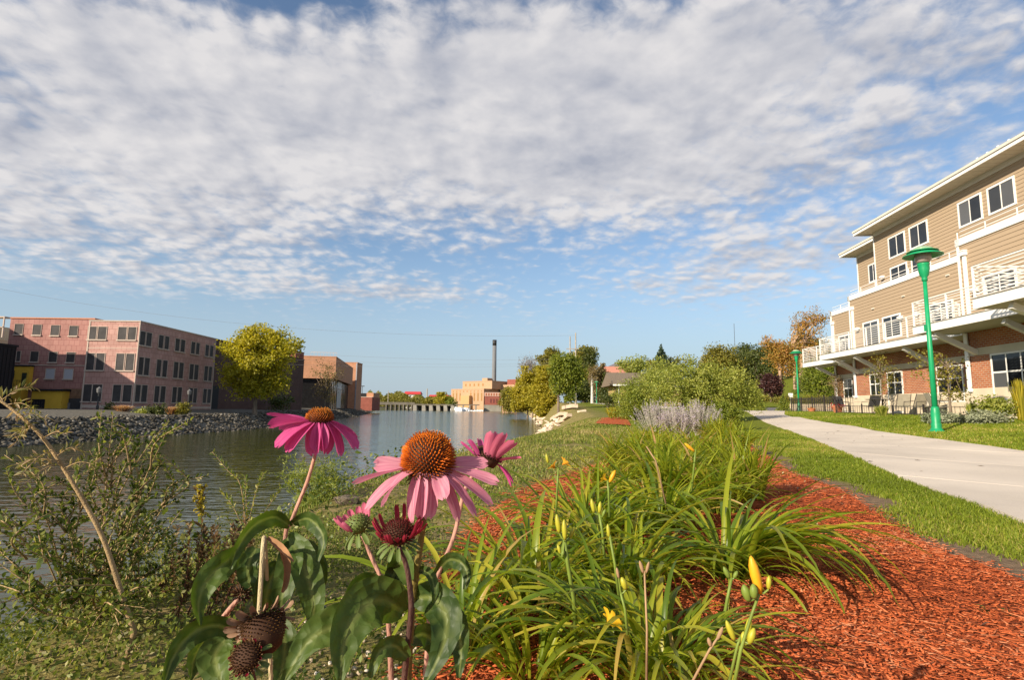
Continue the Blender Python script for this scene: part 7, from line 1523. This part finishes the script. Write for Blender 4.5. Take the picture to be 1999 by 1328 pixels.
weeds('low leafy weeds covering the river bank', 70000, (-5.5, 1.6), (1.0, 26), lambda x, y: 0.05 + 0.10 * (vnoise(x, y, 0.8, 9) + .5) * (x < -0.3 + 0.0 * y), lambda x, y: (x < 0.10 * y - 0.1) & (vnoise(x, y, 0.6, 11) > -0.22) & (np.abs(x) < y * 0.95 + 0.5), M_WEED, 0.022)
weeds('taller weeds along the water edge', 42000, (-6.5, 3), (1.6, 60), lambda x, y: 0.12 + 0.42 * (vnoise(x, y, 0.9, 13) + .5) ** 1.3, lambda x, y: (x - bankx(y) < 3.0) & (x > bankx(y) - 0.1) & (vnoise(x, y, 1.3, 15) > -0.2), M_SALL, 0.035)
weeds('dense dark undergrowth at the foot of the left shrub', 30000, (-2.4, -0.15), (0.7, 3.6), lambda x, y: 0.04 + 0.30 * (vnoise(x, y, 0.35, 21) + .5) ** 1.3, lambda x, y: (x < -0.12 * y - 0.05), M_SHRB, 0.013)
rkp = hit(676, 985); rk2 = link(bpy.data.objects.new('rock', stone_mesh(99, 0.7))); rk2.data.materials.append(mat('dark_rock', (0.20, 0.16, 0.12), 0.9, 0.1, 0.4, 12, 0.7, 40)); rk2.location = rkp + Vector((0, 0, 0.03)); rk2.scale = (0.26, 0.2, 0.2); tag(rk2, 'dark brown rock lying in the weeds left of the main coneflower', 'rock')
n = 420; x = RNG.uniform(-0.75, -0.05, n); y = RNG.uniform(0.9, 2.6, n); c = 0; Vs = []; Fs = []; rs = []
for i in range(n):
    s = random.uniform(0.008, 0.03); j = random.randrange(8); v = base[j] * s + np.array([x[i], y[i], Hz(x[i], y[i]) + s * 0.2]); Vs.append(v); Fs.append(basef[j] + c); c += len(v); rs.append(np.full(len(v), random.random()))
tag(bulk('gravel', np.concatenate(Vs), np.concatenate(Fs), leafmat('pebble', [(0, (0.25, 0.18, 0.11)), (0.6, (0.45, 0.36, 0.25)), (1, (0.7, 0.64, 0.55))], 0, 0.8, 0.2), None, {'rnd': np.concatenate(rs)}), 'pale pebbles on the soil under the coneflower leaves', kind='stuff')
W_ = thing('seedling', 'small green seedling sprouting from the open red mulch at right', 'plant', gp(1945, 1205))
for k in range(9):
    a = random.uniform(0, 6.28); me = petal_mesh(random.uniform(0.05, 0.09), 0.03, R(35), R(-10), M_WEED, 6, 0.3); o = link(bpy.data.objects.new('leaf', me)); o.parent = W_; o.rotation_euler = (0, 0, a)

# dry leaves blown onto the mulch
n = 70; x = RNG.uniform(0.3, 3.4, n); y = RNG.uniform(1.4, 7.0, n); k = in_poly(BED, x, y); x = x[k]; y = y[k]; n = len(x)
V, Fq, rn = leaf_quads(np.stack([x, y, H(x, y) + 0.032], 1), 0.035, RNG.random(n), None, 0.5, 2.0)
tag(bulk('leaf_litter', V, Fq, leafmat('dry_leaf', [(0, (0.10, 0.06, 0.03)), (0.6, (0.30, 0.20, 0.10)), (1, (0.45, 0.36, 0.2))], 0.1), None, {'rnd': rn}), 'dry fallen leaves lying on the red mulch', kind='stuff')
